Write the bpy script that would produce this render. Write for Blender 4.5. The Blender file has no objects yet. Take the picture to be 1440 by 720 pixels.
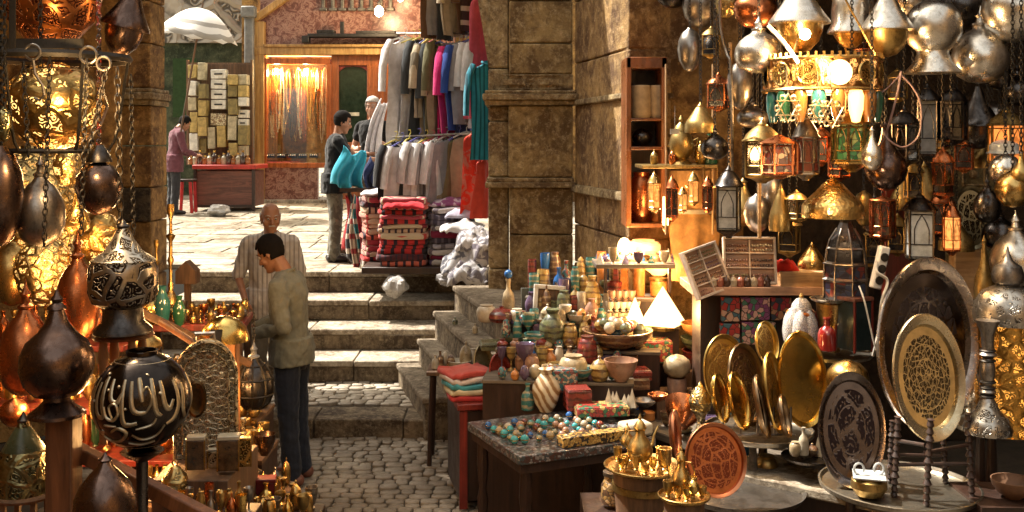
import bpy, math, random
from mathutils import Vector, Matrix, Euler, noise
R = math.radians; PI = math.pi; TAU = 2*PI
random.seed(7)
scene = bpy.context.scene
COL = scene.collection
# ------------------------------------------------------------------ camera
F, H, YH = 1450.0, 2.35, 200.0      # focal length in photo pixels, eye height, horizon row
cd = bpy.data.cameras.new('camera'); cam = bpy.data.objects.new('camera', cd); COL.objects.link(cam)
cam.location = (0, 0, H); cam.rotation_euler = (R(90), 0, 0)
cd.sensor_width = 36; cd.lens = 36*F/1440; cd.shift_y = -(360-YH)/1440
cd.clip_start = .05; cd.clip_end = 500
scene.camera = cam
# ------------------------------------------------------------------ sky, sun, exposure
SUN_EL, SUN_AZ = R(56), R(-62)       # azimuth from +Y, negative = from the -X side
wd = bpy.data.worlds.new('World'); scene.world = wd; wd.use_nodes = True
nt = wd.node_tree; bg = nt.nodes['Background']
sky = nt.nodes.new('ShaderNodeTexSky'); sky.sky_type = 'NISHITA'; sky.sun_disc = False
sky.sun_elevation = SUN_EL; sky.sun_rotation = SUN_AZ; sky.dust_density = 4; sky.air_density = 1.0
hs = nt.nodes.new('ShaderNodeHueSaturation'); hs.inputs['Saturation'].default_value = .35
tint = nt.nodes.new('ShaderNodeMix'); tint.data_type = 'RGBA'; tint.blend_type = 'MULTIPLY'
tint.inputs[0].default_value = 1; tint.inputs[7].default_value = (1.0, .92, .76, 1)
nt.links.new(sky.outputs[0], hs.inputs['Color']); nt.links.new(hs.outputs[0], tint.inputs[6])
nt.links.new(tint.outputs[2], bg.inputs[0]); bg.inputs[1].default_value = .13
sl = bpy.data.lights.new('sun', 'SUN'); sl.energy = 3.7; sl.angle = R(.53); sl.color = (1, .93, .82)
sun = bpy.data.objects.new('sun', sl); COL.objects.link(sun)
sd = Vector((math.sin(SUN_AZ)*math.cos(SUN_EL), math.cos(SUN_AZ)*math.cos(SUN_EL), math.sin(SUN_EL)))
sun.rotation_euler = sd.to_track_quat('Z', 'Y').to_euler(); sun.location = (0, 0, 20)
vs = scene.view_settings; vs.view_transform = 'Standard'; vs.look = 'None'; vs.gamma = 1; vs.exposure = 1.68
cy = scene.cycles
cy.use_denoising = True; cy.max_bounces = 7; cy.diffuse_bounces = 4; cy.glossy_bounces = 4
cy.transmission_bounces = 4; cy.transparent_max_bounces = 10; cy.sample_clamp_indirect = 6
cy.caustics_reflective = False; cy.caustics_refractive = False
try: cy.denoising_input_passes = 'RGB_ALBEDO_NORMAL'
except Exception: pass
# ------------------------------------------------------------------ helpers
def W(px, py, d):                    # photo pixel + distance -> a point of the place
    return Vector(((px-720)/F*d, d, H-(py-YH)/F*d))
def Z(py, d): return H-(py-YH)/F*d
def X(px, d): return (px-720)/F*d
def S(p, d): return p/F*d
I4 = Matrix.Identity(4)
def TR(x=0, y=0, z=0, rx=0, ry=0, rz=0, s=(1, 1, 1)):
    return Matrix.Translation((x, y, z)) @ Euler((rx, ry, rz)).to_matrix().to_4x4() @ Matrix.Diagonal((s[0], s[1], s[2], 1))
class G:
    def __init__(s): s.v = []; s.f = []; s.m = []
    def add(s, vs, fs, M=I4, mi=0):
        n = len(s.v); s.v += [tuple(M @ Vector(v)) for v in vs]
        s.f += [tuple(i+n for i in f) for f in fs]; s.m += [mi]*len(fs); return s
    def box(s, cx, cy, cz, sx, sy, sz, M=I4, mi=0, rz=0, ry=0, rx=0, top=1.0):
        T = M @ TR(cx, cy, cz, rx, ry, rz); a, b, c = sx/2, sy/2, sz/2; t = top
        v = [(-a,-b,-c),(a,-b,-c),(a,b,-c),(-a,b,-c),(-a*t,-b*t,c),(a*t,-b*t,c),(a*t,b*t,c),(-a*t,b*t,c)]
        return s.add(v, [(0,3,2,1),(4,5,6,7),(0,1,5,4),(1,2,6,5),(2,3,7,6),(3,0,4,7)], T, mi)
    def lathe(s, prof, n=28, M=I4, mi=0, a0=0, sx=1, sy=1):
        v = []; f = []; k = len(prof)
        for r, z in prof:
            for i in range(n):
                a = a0+TAU*i/n; v.append((max(r, 1e-5)*math.cos(a)*sx, max(r, 1e-5)*math.sin(a)*sy, z))
        for j in range(k-1):
            for i in range(n):
                i2 = (i+1) % n; f.append((j*n+i, j*n+i2, (j+1)*n+i2, (j+1)*n+i))
        f.append(tuple(range(n-1, -1, -1))); f.append(tuple(range((k-1)*n, k*n)))
        return s.add(v, f, M, mi)
    def tube(s, pts, r, n=6, M=I4, mi=0, closed=False, flat=1.0):
        pts = [Vector(p) for p in pts]; m = len(pts); v = []; f = []
        up = Vector((0, 0, 1)); prev = None
        for i, p in enumerate(pts):
            if closed: t = pts[(i+1) % m]-pts[i-1]
            else: t = pts[min(i+1, m-1)]-pts[max(i-1, 0)]
            if t.length < 1e-9: t = Vector((0, 0, 1))
            t.normalize()
            if prev is None:
                prev = t.orthogonal().normalized() if abs(t.dot(up)) > .95 else t.cross(up).normalized()
            a = (prev-t*prev.dot(t)); a = a.normalized() if a.length > 1e-6 else t.orthogonal().normalized()
            prev = a; b = t.cross(a); rr = r[i] if isinstance(r, (list, tuple)) else r
            for k in range(n):
                q = TAU*k/n; v.append(p+a*math.cos(q)*rr+b*math.sin(q)*rr*flat)
        for i in range(m if closed else m-1):
            i2 = (i+1) % m
            for k in range(n):
                k2 = (k+1) % n; f.append((i*n+k, i*n+k2, i2*n+k2, i2*n+k))
        if not closed: f.append(tuple(range(n-1, -1, -1))); f.append(tuple(range((m-1)*n, m*n)))
        return s.add(v, f, M, mi)
    def prism(s, poly, y0, y1, M=I4, mi=0):          # outline in xz, extruded along y
        n = len(poly); v = [(p[0], y0, p[1]) for p in poly]+[(p[0], y1, p[1]) for p in poly]
        f = [tuple(range(n)), tuple(range(2*n-1, n-1, -1))]+[(i, i+n, (i+1) % n+n, (i+1) % n) for i in range(n)]
        return s.add(v, f, M, mi)
    def grid(s, fn, nu, nv, M=I4, mi=0):
        v = [fn(i/nu, j/nv) for j in range(nv+1) for i in range(nu+1)]; w = nu+1
        return s.add(v, [(j*w+i, j*w+i+1, (j+1)*w+i+1, (j+1)*w+i) for j in range(nv) for i in range(nu)], M, mi)
    def ball(s, c, r, M=I4, mi=0, n=12, sz=1.0):
        pr = [(r*math.cos(a), r*sz*math.sin(a)) for a in [R(-90+180*i/(n//2+2)) for i in range(n//2+3)]]
        return s.lathe(pr, n, M @ TR(*c), mi)
    def mesh(s, name, mats, smooth=35):
        me = bpy.data.meshes.new(name); me.from_pydata(s.v, [], s.f)
        for m in (mats if isinstance(mats, (list, tuple)) else [mats]): me.materials.append(m)
        me.polygons.foreach_set('material_index', s.m)
        if smooth:
            me.polygons.foreach_set('use_smooth', [True]*len(s.f)); me.update(); me.set_sharp_from_angle(angle=R(smooth))
        me.update(); return me
    def build(s, name, mats, parent=None, loc=(0, 0, 0), rot=(0, 0, 0), smooth=35, bevel=0, solid=0):
        o = bpy.data.objects.new(name, s.mesh(name, mats, smooth)); COL.objects.link(o)
        o.location = loc; o.rotation_euler = rot
        if parent: o.parent = parent
        if solid:
            b = o.modifiers.new('s', 'SOLIDIFY'); b.thickness = solid; b.offset = 0
        if bevel:
            b = o.modifiers.new('b', 'BEVEL'); b.width = bevel; b.segments = 2; b.limit_method = 'ANGLE'; b.angle_limit = R(40)
        return o
def tag(o, label=None, cat=None, group=None, kind=None):
    if label: o['label'] = label
    if cat: o['category'] = cat
    if group: o['group'] = group
    if kind: o['kind'] = kind
    return o
def root(name, label, cat, loc, rz=0, group=None, rot=None):
    o = bpy.data.objects.new(name, None); COL.objects.link(o); o.empty_display_size = .05
    o.location = loc; o.rotation_euler = rot or (0, 0, rz)
    return tag(o, label, cat, group)
def copy_thing(o, loc=None, rz=None, label=None, group=None, scale=None, rot=None):
    kids = {}
    for c in bpy.data.objects:
        if c.parent: kids.setdefault(c.parent.name, []).append(c)
    def rec(a, par):
        c = a.copy(); COL.objects.link(c); c.parent = par
        for k in kids.get(a.name, []): rec(k, c)
        return c
    n = rec(o, None)
    if loc is not None: n.location = loc
    if rz is not None: n.rotation_euler = (0, 0, rz)
    if rot is not None: n.rotation_euler = rot
    if scale is not None: n.scale = (scale,)*3 if not isinstance(scale, tuple) else scale
    if label: n['label'] = label
    if group: n['group'] = group
    return n
def bulb(name, loc, power, col=(1, .62, .28), r=.03):
    l = bpy.data.lights.new(name, 'POINT'); l.energy = power; l.color = col; l.shadow_soft_size = r
    o = bpy.data.objects.new(name, l); COL.objects.link(o); o.location = loc; return o
def ordinal(n):
    t = ['', 'first', 'second', 'third', 'fourth', 'fifth', 'sixth', 'seventh', 'eighth', 'ninth', 'tenth', 'eleventh', 'twelfth', 'thirteenth', 'fourteenth', 'fifteenth', 'sixteenth', 'seventeenth', 'eighteenth', 'nineteenth']
    if n < 20: return t[n]
    a, b = {2: 'twenty', 3: 'thirty', 4: 'forty', 5: 'fifty'}[n//10], n % 10
    return a+'-'+t[b] if b else a[:-1]+'ieth'
# ------------------------------------------------------------------ materials
class N:
    def __init__(s, name):
        s.mat = bpy.data.materials.new(name); s.mat.use_nodes = True; s.t = s.mat.node_tree
        s.b = s.t.nodes['Principled BSDF']; s.out = s.t.nodes['Material Output']
        s.tc = s.t.nodes.new('ShaderNodeTexCoord')
    def n(s, ty, ins=None, **kw):
        n = s.t.nodes.new('ShaderNode'+ty)
        for k, v in kw.items(): setattr(n, k, v)
        for k, v in (ins or {}).items(): s.set(n.inputs[k], v)
        return n
    def set(s, i, v):
        if hasattr(v, 'links') or hasattr(v, 'is_output'): s.t.links.new(v, i)
        else: i.default_value = v
    def P(s, **kw):
        for k, v in kw.items(): s.set(s.b.inputs[k.replace('_', ' ')], v)
        return s
    def vec(s, sc=(1, 1, 1), rot=(0, 0, 0), src='Object'):
        return s.n('Mapping', {0: s.tc.outputs[src], 'Scale': sc, 'Rotation': rot}).outputs[0]
    def noise(s, sc, det=4, rough=.6, vec=None, dist=0):
        return s.n('TexNoise', {'Vector': vec or s.tc.outputs['Object'], 'Scale': sc, 'Detail': det, 'Roughness': rough, 'Distortion': dist}).outputs[0]
    def ramp(s, fac, stops):
        r = s.n('ValToRGB', {0: fac}); e = r.color_ramp.elements
        while len(e) < len(stops): e.new(.5)
        for i, (p, c) in enumerate(stops):
            e[i].position = p; e[i].color = c if len(c) == 4 else (*c, 1)
        return r.outputs[0]
    def mix(s, f, a, b, bt='MIX'):
        m = s.t.nodes.new('ShaderNodeMix'); m.data_type = 'RGBA'; m.blend_type = bt
        for i, v in ((0, f), (6, a), (7, b)):
            if isinstance(v, tuple) and len(v) == 3: v = (*v, 1)
            s.set(m.inputs[i], v)
        return m.outputs[2]
    def math(s, op, a, b=0.0, c=None, clamp=False):
        m = s.n('Math', {0: a, 1: b}, operation=op, use_clamp=clamp)
        if c is not None: s.set(m.inputs[2], c)
        return m.outputs[0]
    def rng(s, v, a, b, c=0.0, d=1.0):
        return s.n('MapRange', {0: v, 1: a, 2: b, 3: c, 4: d}).outputs[0]
    def bump(s, h, strength=.5, dist=.01):
        s.set(s.b.inputs['Normal'], s.n('Bump', {'Height': h, 'Strength': strength, 'Distance': dist}).outputs[0]); return s
def c3(c, k=1.0): return tuple(min(1, x*k) for x in c[:3])
def plain(name, col, rough=.6, metal=0.0, var=.35, sc=9, bump=.25, bd=.004, spec=.5, coat=0, sheen=0):
    m = N(name); f = m.noise(sc, 6, .65)
    f2 = m.noise(sc*5.3, 3)
    a = m.mix(m.rng(f, .35, .68), c3(col, 1-var), c3(col, 1+var*.8))
    m.P(Base_Color=m.mix(m.rng(f2, .3, .7, 0, var*.6), a, c3(col, .5)), Metallic=metal, Roughness=m.rng(f, .3, .7, max(.04, rough-.13), min(1, rough+.13)))
    m.b.inputs['Specular IOR Level'].default_value = spec
    if coat: m.P(Coat_Weight=coat, Coat_Roughness=.12)
    if sheen: m.P(Sheen_Weight=sheen)
    m.bump(m.math('ADD', f, m.math('MULTIPLY', f2, .4)), bump, bd); return m.mat
def metal(name, col, dark=None, rough=.28, sc=8, bump=.25, tarn=.5, hammer=0, bd=.004):
    m = N(name); dark = dark or c3(col, .25)
    f = m.noise(sc, 7, .68, dist=.4); f2 = m.noise(sc*6, 4, .7)
    st = m.noise(3, 5, .7, vec=m.vec((sc, sc, sc*.22)))
    k = m.math('MULTIPLY', m.rng(m.math('ADD', f, m.math('MULTIPLY', st, .5)), .68, .95), tarn)
    k = m.math('ADD', k, m.math('MULTIPLY', m.rng(f2, .5, .72), tarn*.55), clamp=True)
    m.P(Base_Color=m.mix(k, col, dark), Metallic=1.0, Roughness=m.math('ADD', m.math('MULTIPLY', k, .28), rough))
    h = m.math('MULTIPLY', f2, .3)
    if hammer:
        v = m.n('TexVoronoi', {'Vector': m.tc.outputs['Object'], 'Scale': hammer}); h = m.math('ADD', h, v.outputs[0])
    else: h = m.math('ADD', h, f)
    m.bump(h, bump, bd); return m.mat
def scroll(m, scale, k=26, src='Object', sc3=(1, 1, 1)):     # arabesque-like curls
    vec = m.vec(sc3, src=src)
    wob = m.n('TexNoise', {'Vector': vec, 'Scale': scale*1.3, 'Detail': 2}).outputs['Color']
    v2 = m.n('VectorMath', {0: vec, 1: m.n('VectorMath', {0: wob, 'Scale': .35/scale}, operation='SCALE').outputs[0]}, operation='ADD').outputs[0]
    v = m.n('TexVoronoi', {'Vector': v2, 'Scale': scale*1.7}).outputs[0]
    e = m.n('TexVoronoi', {'Vector': v2, 'Scale': scale*.62}, feature='DISTANCE_TO_EDGE').outputs[0]
    line = m.rng(m.math('MULTIPLY', e, k*.55), 0, 1.6, 1.6, -.6)      # leading between the medallions
    ring = m.math('SINE', m.math('MULTIPLY', m.math('ADD', e, .02), k*1.9))
    s = m.math('MAXIMUM', m.math('MULTIPLY', m.math('SINE', m.math('MULTIPLY', v, k)), .8), line)
    return m.math('MAXIMUM', m.math('MINIMUM', s, m.math('ADD', ring, .75)), line)
def engraved(name, hi, lo, scale=14, k=24, thr=.1, rough=.3, metalness=1.0, bump=.8, bd=.006, bands=None, sc3=(1, 1, 1)):
    m = N(name); s = scroll(m, scale, k, sc3=sc3); f = m.noise(scale*.7, 5, .7)
    mk = m.rng(s, thr-.25, thr+.25)
    if bands:                        # [(z0, z1)] kept plain
        z = m.n('SeparateXYZ', {0: m.tc.outputs['Object']}).outputs[2]
        for a, b in bands:
            q = m.math('MULTIPLY', m.math('GREATER_THAN', z, a), m.math('LESS_THAN', z, b))
            mk = m.math('MAXIMUM', mk, q)
    c = m.mix(mk, lo, m.mix(m.rng(f, .4, .7), hi, c3(hi, .45)))
    m.P(Base_Color=c, Metallic=metalness, Roughness=m.rng(mk, 0, 1, .65, rough))
    m.bump(mk, bump, bd); return m.mat
def pierced(name, col, scale=12, k=20, thr=-.2, rough=.3, sc3=(1, 1, 1), dark=None):   # cut-through metal
    m = N(name); s = scroll(m, scale, k, sc3=sc3); f = m.noise(scale, 4)
    m.P(Base_Color=m.mix(m.rng(f, .35, .7), col, dark or c3(col, .3)), Metallic=1.0, Roughness=rough, Alpha=m.math('GREATER_THAN', s, thr))
    m.bump(s, .4, .004); return m.mat
def rosette(name, hi, lo, R0=.3, petals=16, rings=9, sc=40, rough=.3, rim=.86, metalness=1.0, bump=.7):  # chased tray, local xy, radius R0
    m = N(name); xyz = m.n('SeparateXYZ', {0: m.tc.outputs['Object']})
    g_ = m.n('SeparateXYZ', {0: m.tc.outputs['Generated']}); x, y = [m.math('MULTIPLY', m.math('SUBTRACT', g_.outputs[i], .5), 2.0) for i in (0, 1)]
    r = m.math('SQRT', m.math('ADD', m.math('MULTIPLY', x, x), m.math('MULTIPLY', y, y)))
    a = m.math('ARCTAN2', y, x)
    s1 = m.math('SINE', m.math('MULTIPLY', r, rings*TAU))
    s2 = m.math('SINE', m.math('MULTIPLY', a, petals))
    s3 = m.math('SINE', m.math('ADD', m.math('MULTIPLY', a, petals*2), m.math('MULTIPLY', r, rings*9)))
    sc_ = scroll(m, sc*.26, 18, src='Generated')
    s = m.math('ADD', m.math('ADD', m.math('MULTIPLY', s1, .22), m.math('MULTIPLY', m.math('MULTIPLY', s2, s1), .3)), m.math('ADD', m.math('MULTIPLY', s3, .2), m.math('MULTIPLY', sc_, 1.0)))
    s = m.math('MAXIMUM', s, m.rng(m.math('SINE', m.math('MULTIPLY', r, rings*2.2)), .93, 1))
    mk = m.math('MAXIMUM', m.rng(s, .3, .75), m.math('GREATER_THAN', r, rim))
    f = m.noise(7, 6, .7)
    c = m.mix(mk, lo, m.mix(m.rng(f, .35, .7), hi, c3(hi, .5)))
    m.P(Base_Color=c, Metallic=metalness, Roughness=m.rng(mk, 0, 1, .6, rough)); m.bump(mk, bump, .004); return m.mat
def cloth(name, col, col2=None, stripe=0, axis=0, sc=14, wr=.6, rough=.92, check=False):
    m = N(name); f = m.noise(sc, 5, .6); fold = m.noise(4.5, 4, .55, vec=m.vec((1, 1, .35)), dist=.6)
    base = m.mix(m.rng(f, .3, .7), c3(col, .8), c3(col, 1.12))
    if stripe:
        xyz = m.n('SeparateXYZ', {0: m.tc.outputs['Object']}).outputs[axis]
        s = m.math('GREATER_THAN', m.math('SINE', m.math('MULTIPLY', xyz, stripe)), .45)
        base = m.mix(s, base, col2)
    elif col2: base = m.mix(m.rng(m.noise(sc*.8, 3, .5, dist=1.2), .48, .56), base, col2)
    m.P(Base_Color=base, Roughness=rough, Sheen_Weight=.15); m.b.inputs['Specular IOR Level'].default_value = .2
    m.bump(m.math('ADD', fold, m.math('MULTIPLY', m.noise(160, 2), .04)), wr, .03); return m.mat
def stone(name, col, dark, sc=2.2, bump=.7, rough=.85, light=None, src='Object', stain=.6):
    m = N(name); v = m.vec(src=src)
    big = m.noise(sc, 8, .72, v, .5); mid = m.noise(sc*6, 8, .75, v); fine = m.noise(sc*40, 4, .7, v)
    drip = m.noise(sc*2.2, 6, .7, m.n('Mapping', {0: m.tc.outputs[src], 'Scale': (1.6, 1.6, .35)}).outputs[0], .3)
    c = m.mix(m.rng(big, .42, .6), dark, col)
    c = m.mix(m.math('MULTIPLY', m.rng(mid, .5, .66), .75), c, light or c3(col, 1.5)); c = m.mix(m.rng(m.noise(sc*2.7, 6, .8, v, 1.0), .54, .64, 0, .7), c, c3(dark, .8))
    c = m.mix(m.math('MULTIPLY', m.rng(drip, .52, .74), stain), c, c3(dark, .4))
    c = m.mix(m.rng(fine, .58, .75, 0, .5), c, c3(dark, .35))
    pit = m.n('TexVoronoi', {'Vector': v, 'Scale': sc*22}).outputs[0]
    m.P(Base_Color=c, Roughness=rough); m.b.inputs['Specular IOR Level'].default_value = .3
    h = m.math('ADD', m.math('ADD', m.math('MULTIPLY', mid, 1.2), m.math('MULTIPLY', fine, .3)), m.math('MULTIPLY', m.rng(pit, 0, .25), .15))
    m.bump(h, bump, .05); return m.mat
def wood(name, col, dark=None, sc=6, rough=.45, axis=2, bump=.35):
    m = N(name); s = [sc, sc, sc]; s[axis] = sc*.08; v = m.vec(tuple(s))
    g = m.noise(2.2, 6, .7, v, 1.2); g2 = m.noise(9, 3, .6, v); w = m.noise(sc*.9, 5, .7)
    c = m.mix(m.rng(g, .35, .65), dark or c3(col, .35), col)
    c = m.mix(m.rng(g2, .5, .7, 0, .5), c, c3(col, .35)); c = m.mix(m.rng(w, .55, .8, 0, .45), c, c3(col, 1.6))
    m.P(Base_Color=c, Roughness=m.rng(w, .3, .7, rough-.12, rough+.15)); m.bump(g, bump, .006); return m.mat
def glow(name, col, st, pattern=0):
    m = N(name); c = (*col, 1)
    if pattern:
        s = scroll(m, pattern, 16); m.P(Emission_Strength=m.rng(s, -.3, .3, st*.35, st))
    else: m.P(Emission_Strength=st)
    m.P(Base_Color=c, Emission_Color=c, Roughness=.5); return m.mat
def glassy(name, col=(1, 1, 1), rough=.03, mixf=.82):
    m = N(name); tr = m.n('BsdfTransparent', {0: (*col, 1)}); gl = m.n('BsdfGlossy', {0: (1, 1, 1, 1), 1: rough})
    mx = m.n('MixShader', {0: 1-mixf, 1: tr.outputs[0], 2: gl.outputs[0]}); m.t.links.new(mx.outputs[0], m.out.inputs[0]); return m.mat
def spots(name, c1, c2, c3_, sc=22, rough=.35, metalness=0.0, coat=.4):        # painted or inlaid in cells
    m = N(name); v = m.n('TexVoronoi', {'Vector': m.tc.outputs['Object'], 'Scale': sc})
    r = m.n('SeparateColor', {0: v.outputs['Color']}).outputs[0]
    c = m.ramp(r, [(0, c1), (.36, c1), (.37, c2), (.68, c2), (.69, c3_), (1, c3_)])
    e = m.n('TexVoronoi', {'Vector': m.tc.outputs['Object'], 'Scale': sc}, feature='DISTANCE_TO_EDGE').outputs[0]
    m.P(Base_Color=m.mix(m.rng(e, .02, .07), (.03, .02, .015), c), Roughness=rough, Metallic=metalness, Coat_Weight=coat); m.bump(m.rng(e, 0, .1), .4, .003); return m.mat
BRASS = (.60, .39, .14); GOLD = (.76, .51, .16); COPPER = (.55, .19, .075); SILVER = (.74, .69, .61); IRON = (.06, .055, .05)
M = dict(
 brass=metal('brass', BRASS, (.07, .035, .01), .24, tarn=.75), gold=metal('gold brass', GOLD, (.12, .06, .015), .18, tarn=.6),
 brassdull=metal('dull brass', (.42, .29, .11), (.05, .03, .01), .36, tarn=.8),
 copper=metal('copper', COPPER, (.06, .018, .01), .24, tarn=.7), silver=metal('silver', SILVER, (.12, .09, .06), .25, tarn=.6),
 pewter=metal('pewter', (.34, .31, .28), (.05, .04, .035), .3, tarn=.8), bronze=metal('dark bronze', (.16, .105, .085), (.02, .012, .01), .22, tarn=.7),
 gun=metal('blackened metal', (.10, .09, .085), (.012, .01, .01), .26, tarn=.7), iron=metal('iron', IRON, (.015, .012, .01), .5, bump=.5),
 hammered=metal('hammered brass', (.7, .47, .17), (.2, .1, .03), .25, hammer=60, bump=.5),
 eng_copper=engraved('pierced copper engraving', (.62, .22, .07), (.05, .012, .006), 20, 22), eng_brass=engraved('engraved brass', (.8, .55, .2), (.07, .04, .01), 22, 24),
 eng_silver=engraved('engraved silver', (.6, .55, .46), (.05, .035, .02), 30, 20, rough=.35), eng_dark=engraved('engraved dark metal', (.38, .33, .27), (.018, .012, .01), 22, 18, .3),
 filigree=engraved('filigree', (.72, .62, .42), (.06, .04, .02), 44, 16, 0, .35), prc_brass=pierced('pierced brass', (.62, .38, .12), 19, 18, -.45),
 prc_copper=pierced('pierced copper', (.5, .17, .06), 18, 22, -.35), prc_fine=pierced('finely pierced brass', (.7, .5, .2), 30, 16, -.3), prc_dark=pierced('pierced dark brass', (.3, .26, .13), 26, 18, -.15),
 fire=glow('lamp liner glow', (1, .55, .16), .8, 5), bulb=glow('bulb glow', (1, .72, .38), 26), warmglass=glow('warm lit glass', (1, .5, .13), 1.7), hotglass=glow('hot lit paper', (1, .62, .24), 1.25),
 glass=glassy('window glass'), milky=plain('milky glass', (.5, .52, .52), .3, coat=.6), smoke=glassy('smoked glass', (.35, .35, .33), .05, .8),
 redglass=plain('red glass', (.26, .015, .012), .12, coat=1), greenglass=plain('green glass', (.02, .10, .05), .12, coat=1), teal=plain('teal glass', (.025, .13, .13), .15, coat=1),
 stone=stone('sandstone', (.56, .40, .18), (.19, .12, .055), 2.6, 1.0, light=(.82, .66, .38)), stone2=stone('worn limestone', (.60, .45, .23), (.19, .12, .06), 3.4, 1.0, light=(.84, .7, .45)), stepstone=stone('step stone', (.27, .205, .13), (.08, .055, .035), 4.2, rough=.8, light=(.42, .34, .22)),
 tread=stone('worn tread stone', (.45, .39, .30), (.17, .13, .09), 4, .45, stain=.3), plaster=stone('old plaster', (.48, .30, .12), (.14, .075, .035), 2.0, .8, light=(.72, .5, .26)), darkwall=stone('very dark wall', (.06, .04, .025), (.015, .01, .007), 1.5),  # darkwall is the darkest of these wall colours
 pave=stone('street flagstone', (.36, .32, .25), (.16, .125, .085), 1.6, .4, stain=.35), ochre=stone('ochre plaster', (.46, .27, .09), (.14, .07, .025), 2.2, .8),
 wood=wood('reddish wood', (.26, .095, .035)), oldwood=wood('old brown wood', (.17, .09, .045), rough=.65), darkwood=wood('dark wood', (.045, .02, .012)), lightwood=wood('pale wood', (.52, .34, .17), (.3, .17, .08), axis=0),
 goldwood=wood('golden wood trim', (.5, .29, .09), (.25, .12, .03)), greywood=wood('weathered wood', (.17, .135, .10), (.06, .045, .03), axis=0, rough=.7), redwood=wood('red painted wood', (.24, .03, .018), (.08, .01, .008), rough=.4), pinkwood=wood('pink tinted wood', (.55, .33, .22), (.35, .2, .12), axis=0),
)
# ================================================================== THE SETTING
def struct(o): o['kind'] = 'structure'; return o
def sheet(g, x0, x1, y0, y1, z0, z1=None, mi=0):
    z1 = z0 if z1 is None else z1
    return g.add([(x0, y0, z0), (x1, y0, z0), (x1, y1, z1), (x0, y1, z1)], [(0, 1, 2, 3)], I4, mi)
earth = plain('dark joint dirt', (.075, .058, .04), .95, bump=.6)
struct(sheet(G(), -40, 40, -12, 8.2, -.012).build('ground', earth, smooth=0))
cob = N('cobble stone')
oi = cob.noise(1.1, 3, .5); ci = cob.n('TexVoronoi', {'Vector': cob.tc.outputs['Object'], 'Scale': 6}).outputs['Color']; cr = cob.n('SeparateColor', {0: ci}).outputs[0]
cc = cob.mix(cr, (.22, .185, .135), (.44, .38, .30)); cc = cob.mix(cob.rng(oi, .35, .65), c3((.20, .16, .115)), cc)
cf = cob.noise(30, 6, .7)
cob.P(Base_Color=cob.mix(cob.rng(cf, .5, .75, 0, .6), cc, (.09, .07, .05)), Roughness=cob.rng(cf, .3, .7, .38, .7)); cob.bump(cf, .6, .008)
def cobbles(name, x0, x1, y0, y1, z, sx=.17, sy=.105, seed=1):
    rd = random.Random(seed); g = G(); y = y0; row = 0
    while y < y1:
        h = sy*rd.uniform(.85, 1.15); x = x0-rd.random()*sx
        while x < x1:
            w = sx*rd.uniform(.7, 1.3); a = rd.uniform(-.05, .05); gp = rd.uniform(.004, .010)
            yy = y+h/2+.05*math.sin(x*1.3+y*.5)
            dz = rd.uniform(-.006, .008); T = TR(x+w/2, yy, z+dz, rd.uniform(-.05, .05), rd.uniform(-.04, .04), a+.06)
            v = []; hx, hy = w/2-gp/2, h/2-gp/2
            for s_, q in ((1, -.03), (.97, -.001), (.9, .006), (.6, .009)):
                c_ = .022*s_
                px, py = hx-(.5-s_*.5)*.035, hy-(.5-s_*.5)*.035
                for ax, ay in ((-px+c_, -py), (px-c_, -py), (px, -py+c_), (px, py-c_), (px-c_, py), (-px+c_, py), (-px, py-c_), (-px, -py+c_)):
                    v.append((ax, ay, q))
            f = [(k*8+i, k*8+(i+1) % 8, k*8+8+(i+1) % 8, k*8+8+i) for k in range(3) for i in range(8)]+[tuple(range(24, 32))]
            g.add(v, f, T); x += w
        y += h; row += 1
    return struct(g.build(name, cob.mat, smooth=50))
cobbles('cobbled_pavement', -3.0, 1.3, 4.6, 8.12, 0.0, .115, .095)
struct(sheet(G(), -3.6, 3, 8.2, 9.5, .136).build('landing_ground', earth, smooth=0))
# kerb and landing
g = G(); x = -3.6; rd = random.Random(5)
while x < 1.2:
    w = rd.uniform(.7, 1.1); g.box(x+w/2, 8.18+.19, .05, w-.008, .40+rd.uniform(-.01, .01), .2+rd.uniform(-.006, .006)); x += w
struct(g.build('kerb', M['stepstone'], bevel=.012))
cobbles('landing_pavement', -3.3, .2, 8.6, 9.42, .148, .13, .095, 3)
# four wide steps
SY = [9.45, 9.95, 10.45, 11.0, 11.55]; SZ = [.15, .35, .55, .75, .97]
xr = [-.55, -.60, -.95, -1.0]
for i in range(4):
    g = G(); x = -3.5; rd = random.Random(20+i); ww = [1.55, 1.9, 1.1, 1.4, .9] if i % 2 else [2.05, .95, 1.5, 1.2]
    for w in ww:
        w = min(w, .6-x)
        if w < .1: break
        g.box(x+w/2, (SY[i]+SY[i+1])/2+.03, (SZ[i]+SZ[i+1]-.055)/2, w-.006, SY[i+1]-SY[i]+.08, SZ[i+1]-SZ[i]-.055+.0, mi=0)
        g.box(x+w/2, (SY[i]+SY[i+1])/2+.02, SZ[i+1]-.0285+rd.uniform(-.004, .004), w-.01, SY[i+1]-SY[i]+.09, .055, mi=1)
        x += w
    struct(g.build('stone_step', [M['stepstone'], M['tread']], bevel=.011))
# street beyond, rising gently
g = G(); rd = random.Random(9)
def street_z(y): return .97+(y-11.6)*.024
sheet(g, -30, 30, 11.62, 60, street_z(11.62)-.03, street_z(60)-.03)
y = 11.62
while y < 22:
    h = rd.uniform(.4, .6); x = -9
    while x < 4:
        w = rd.uniform(.6, 1.1)
        g.box(x+w/2, y+h/2, street_z(y+h/2)-.03+rd.uniform(-.006, .006), w-.022, h-.022, .06, rx=math.atan(.024)); x += w
    y += h
struct(g.build('street', M['pave'], bevel=.006))
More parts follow.
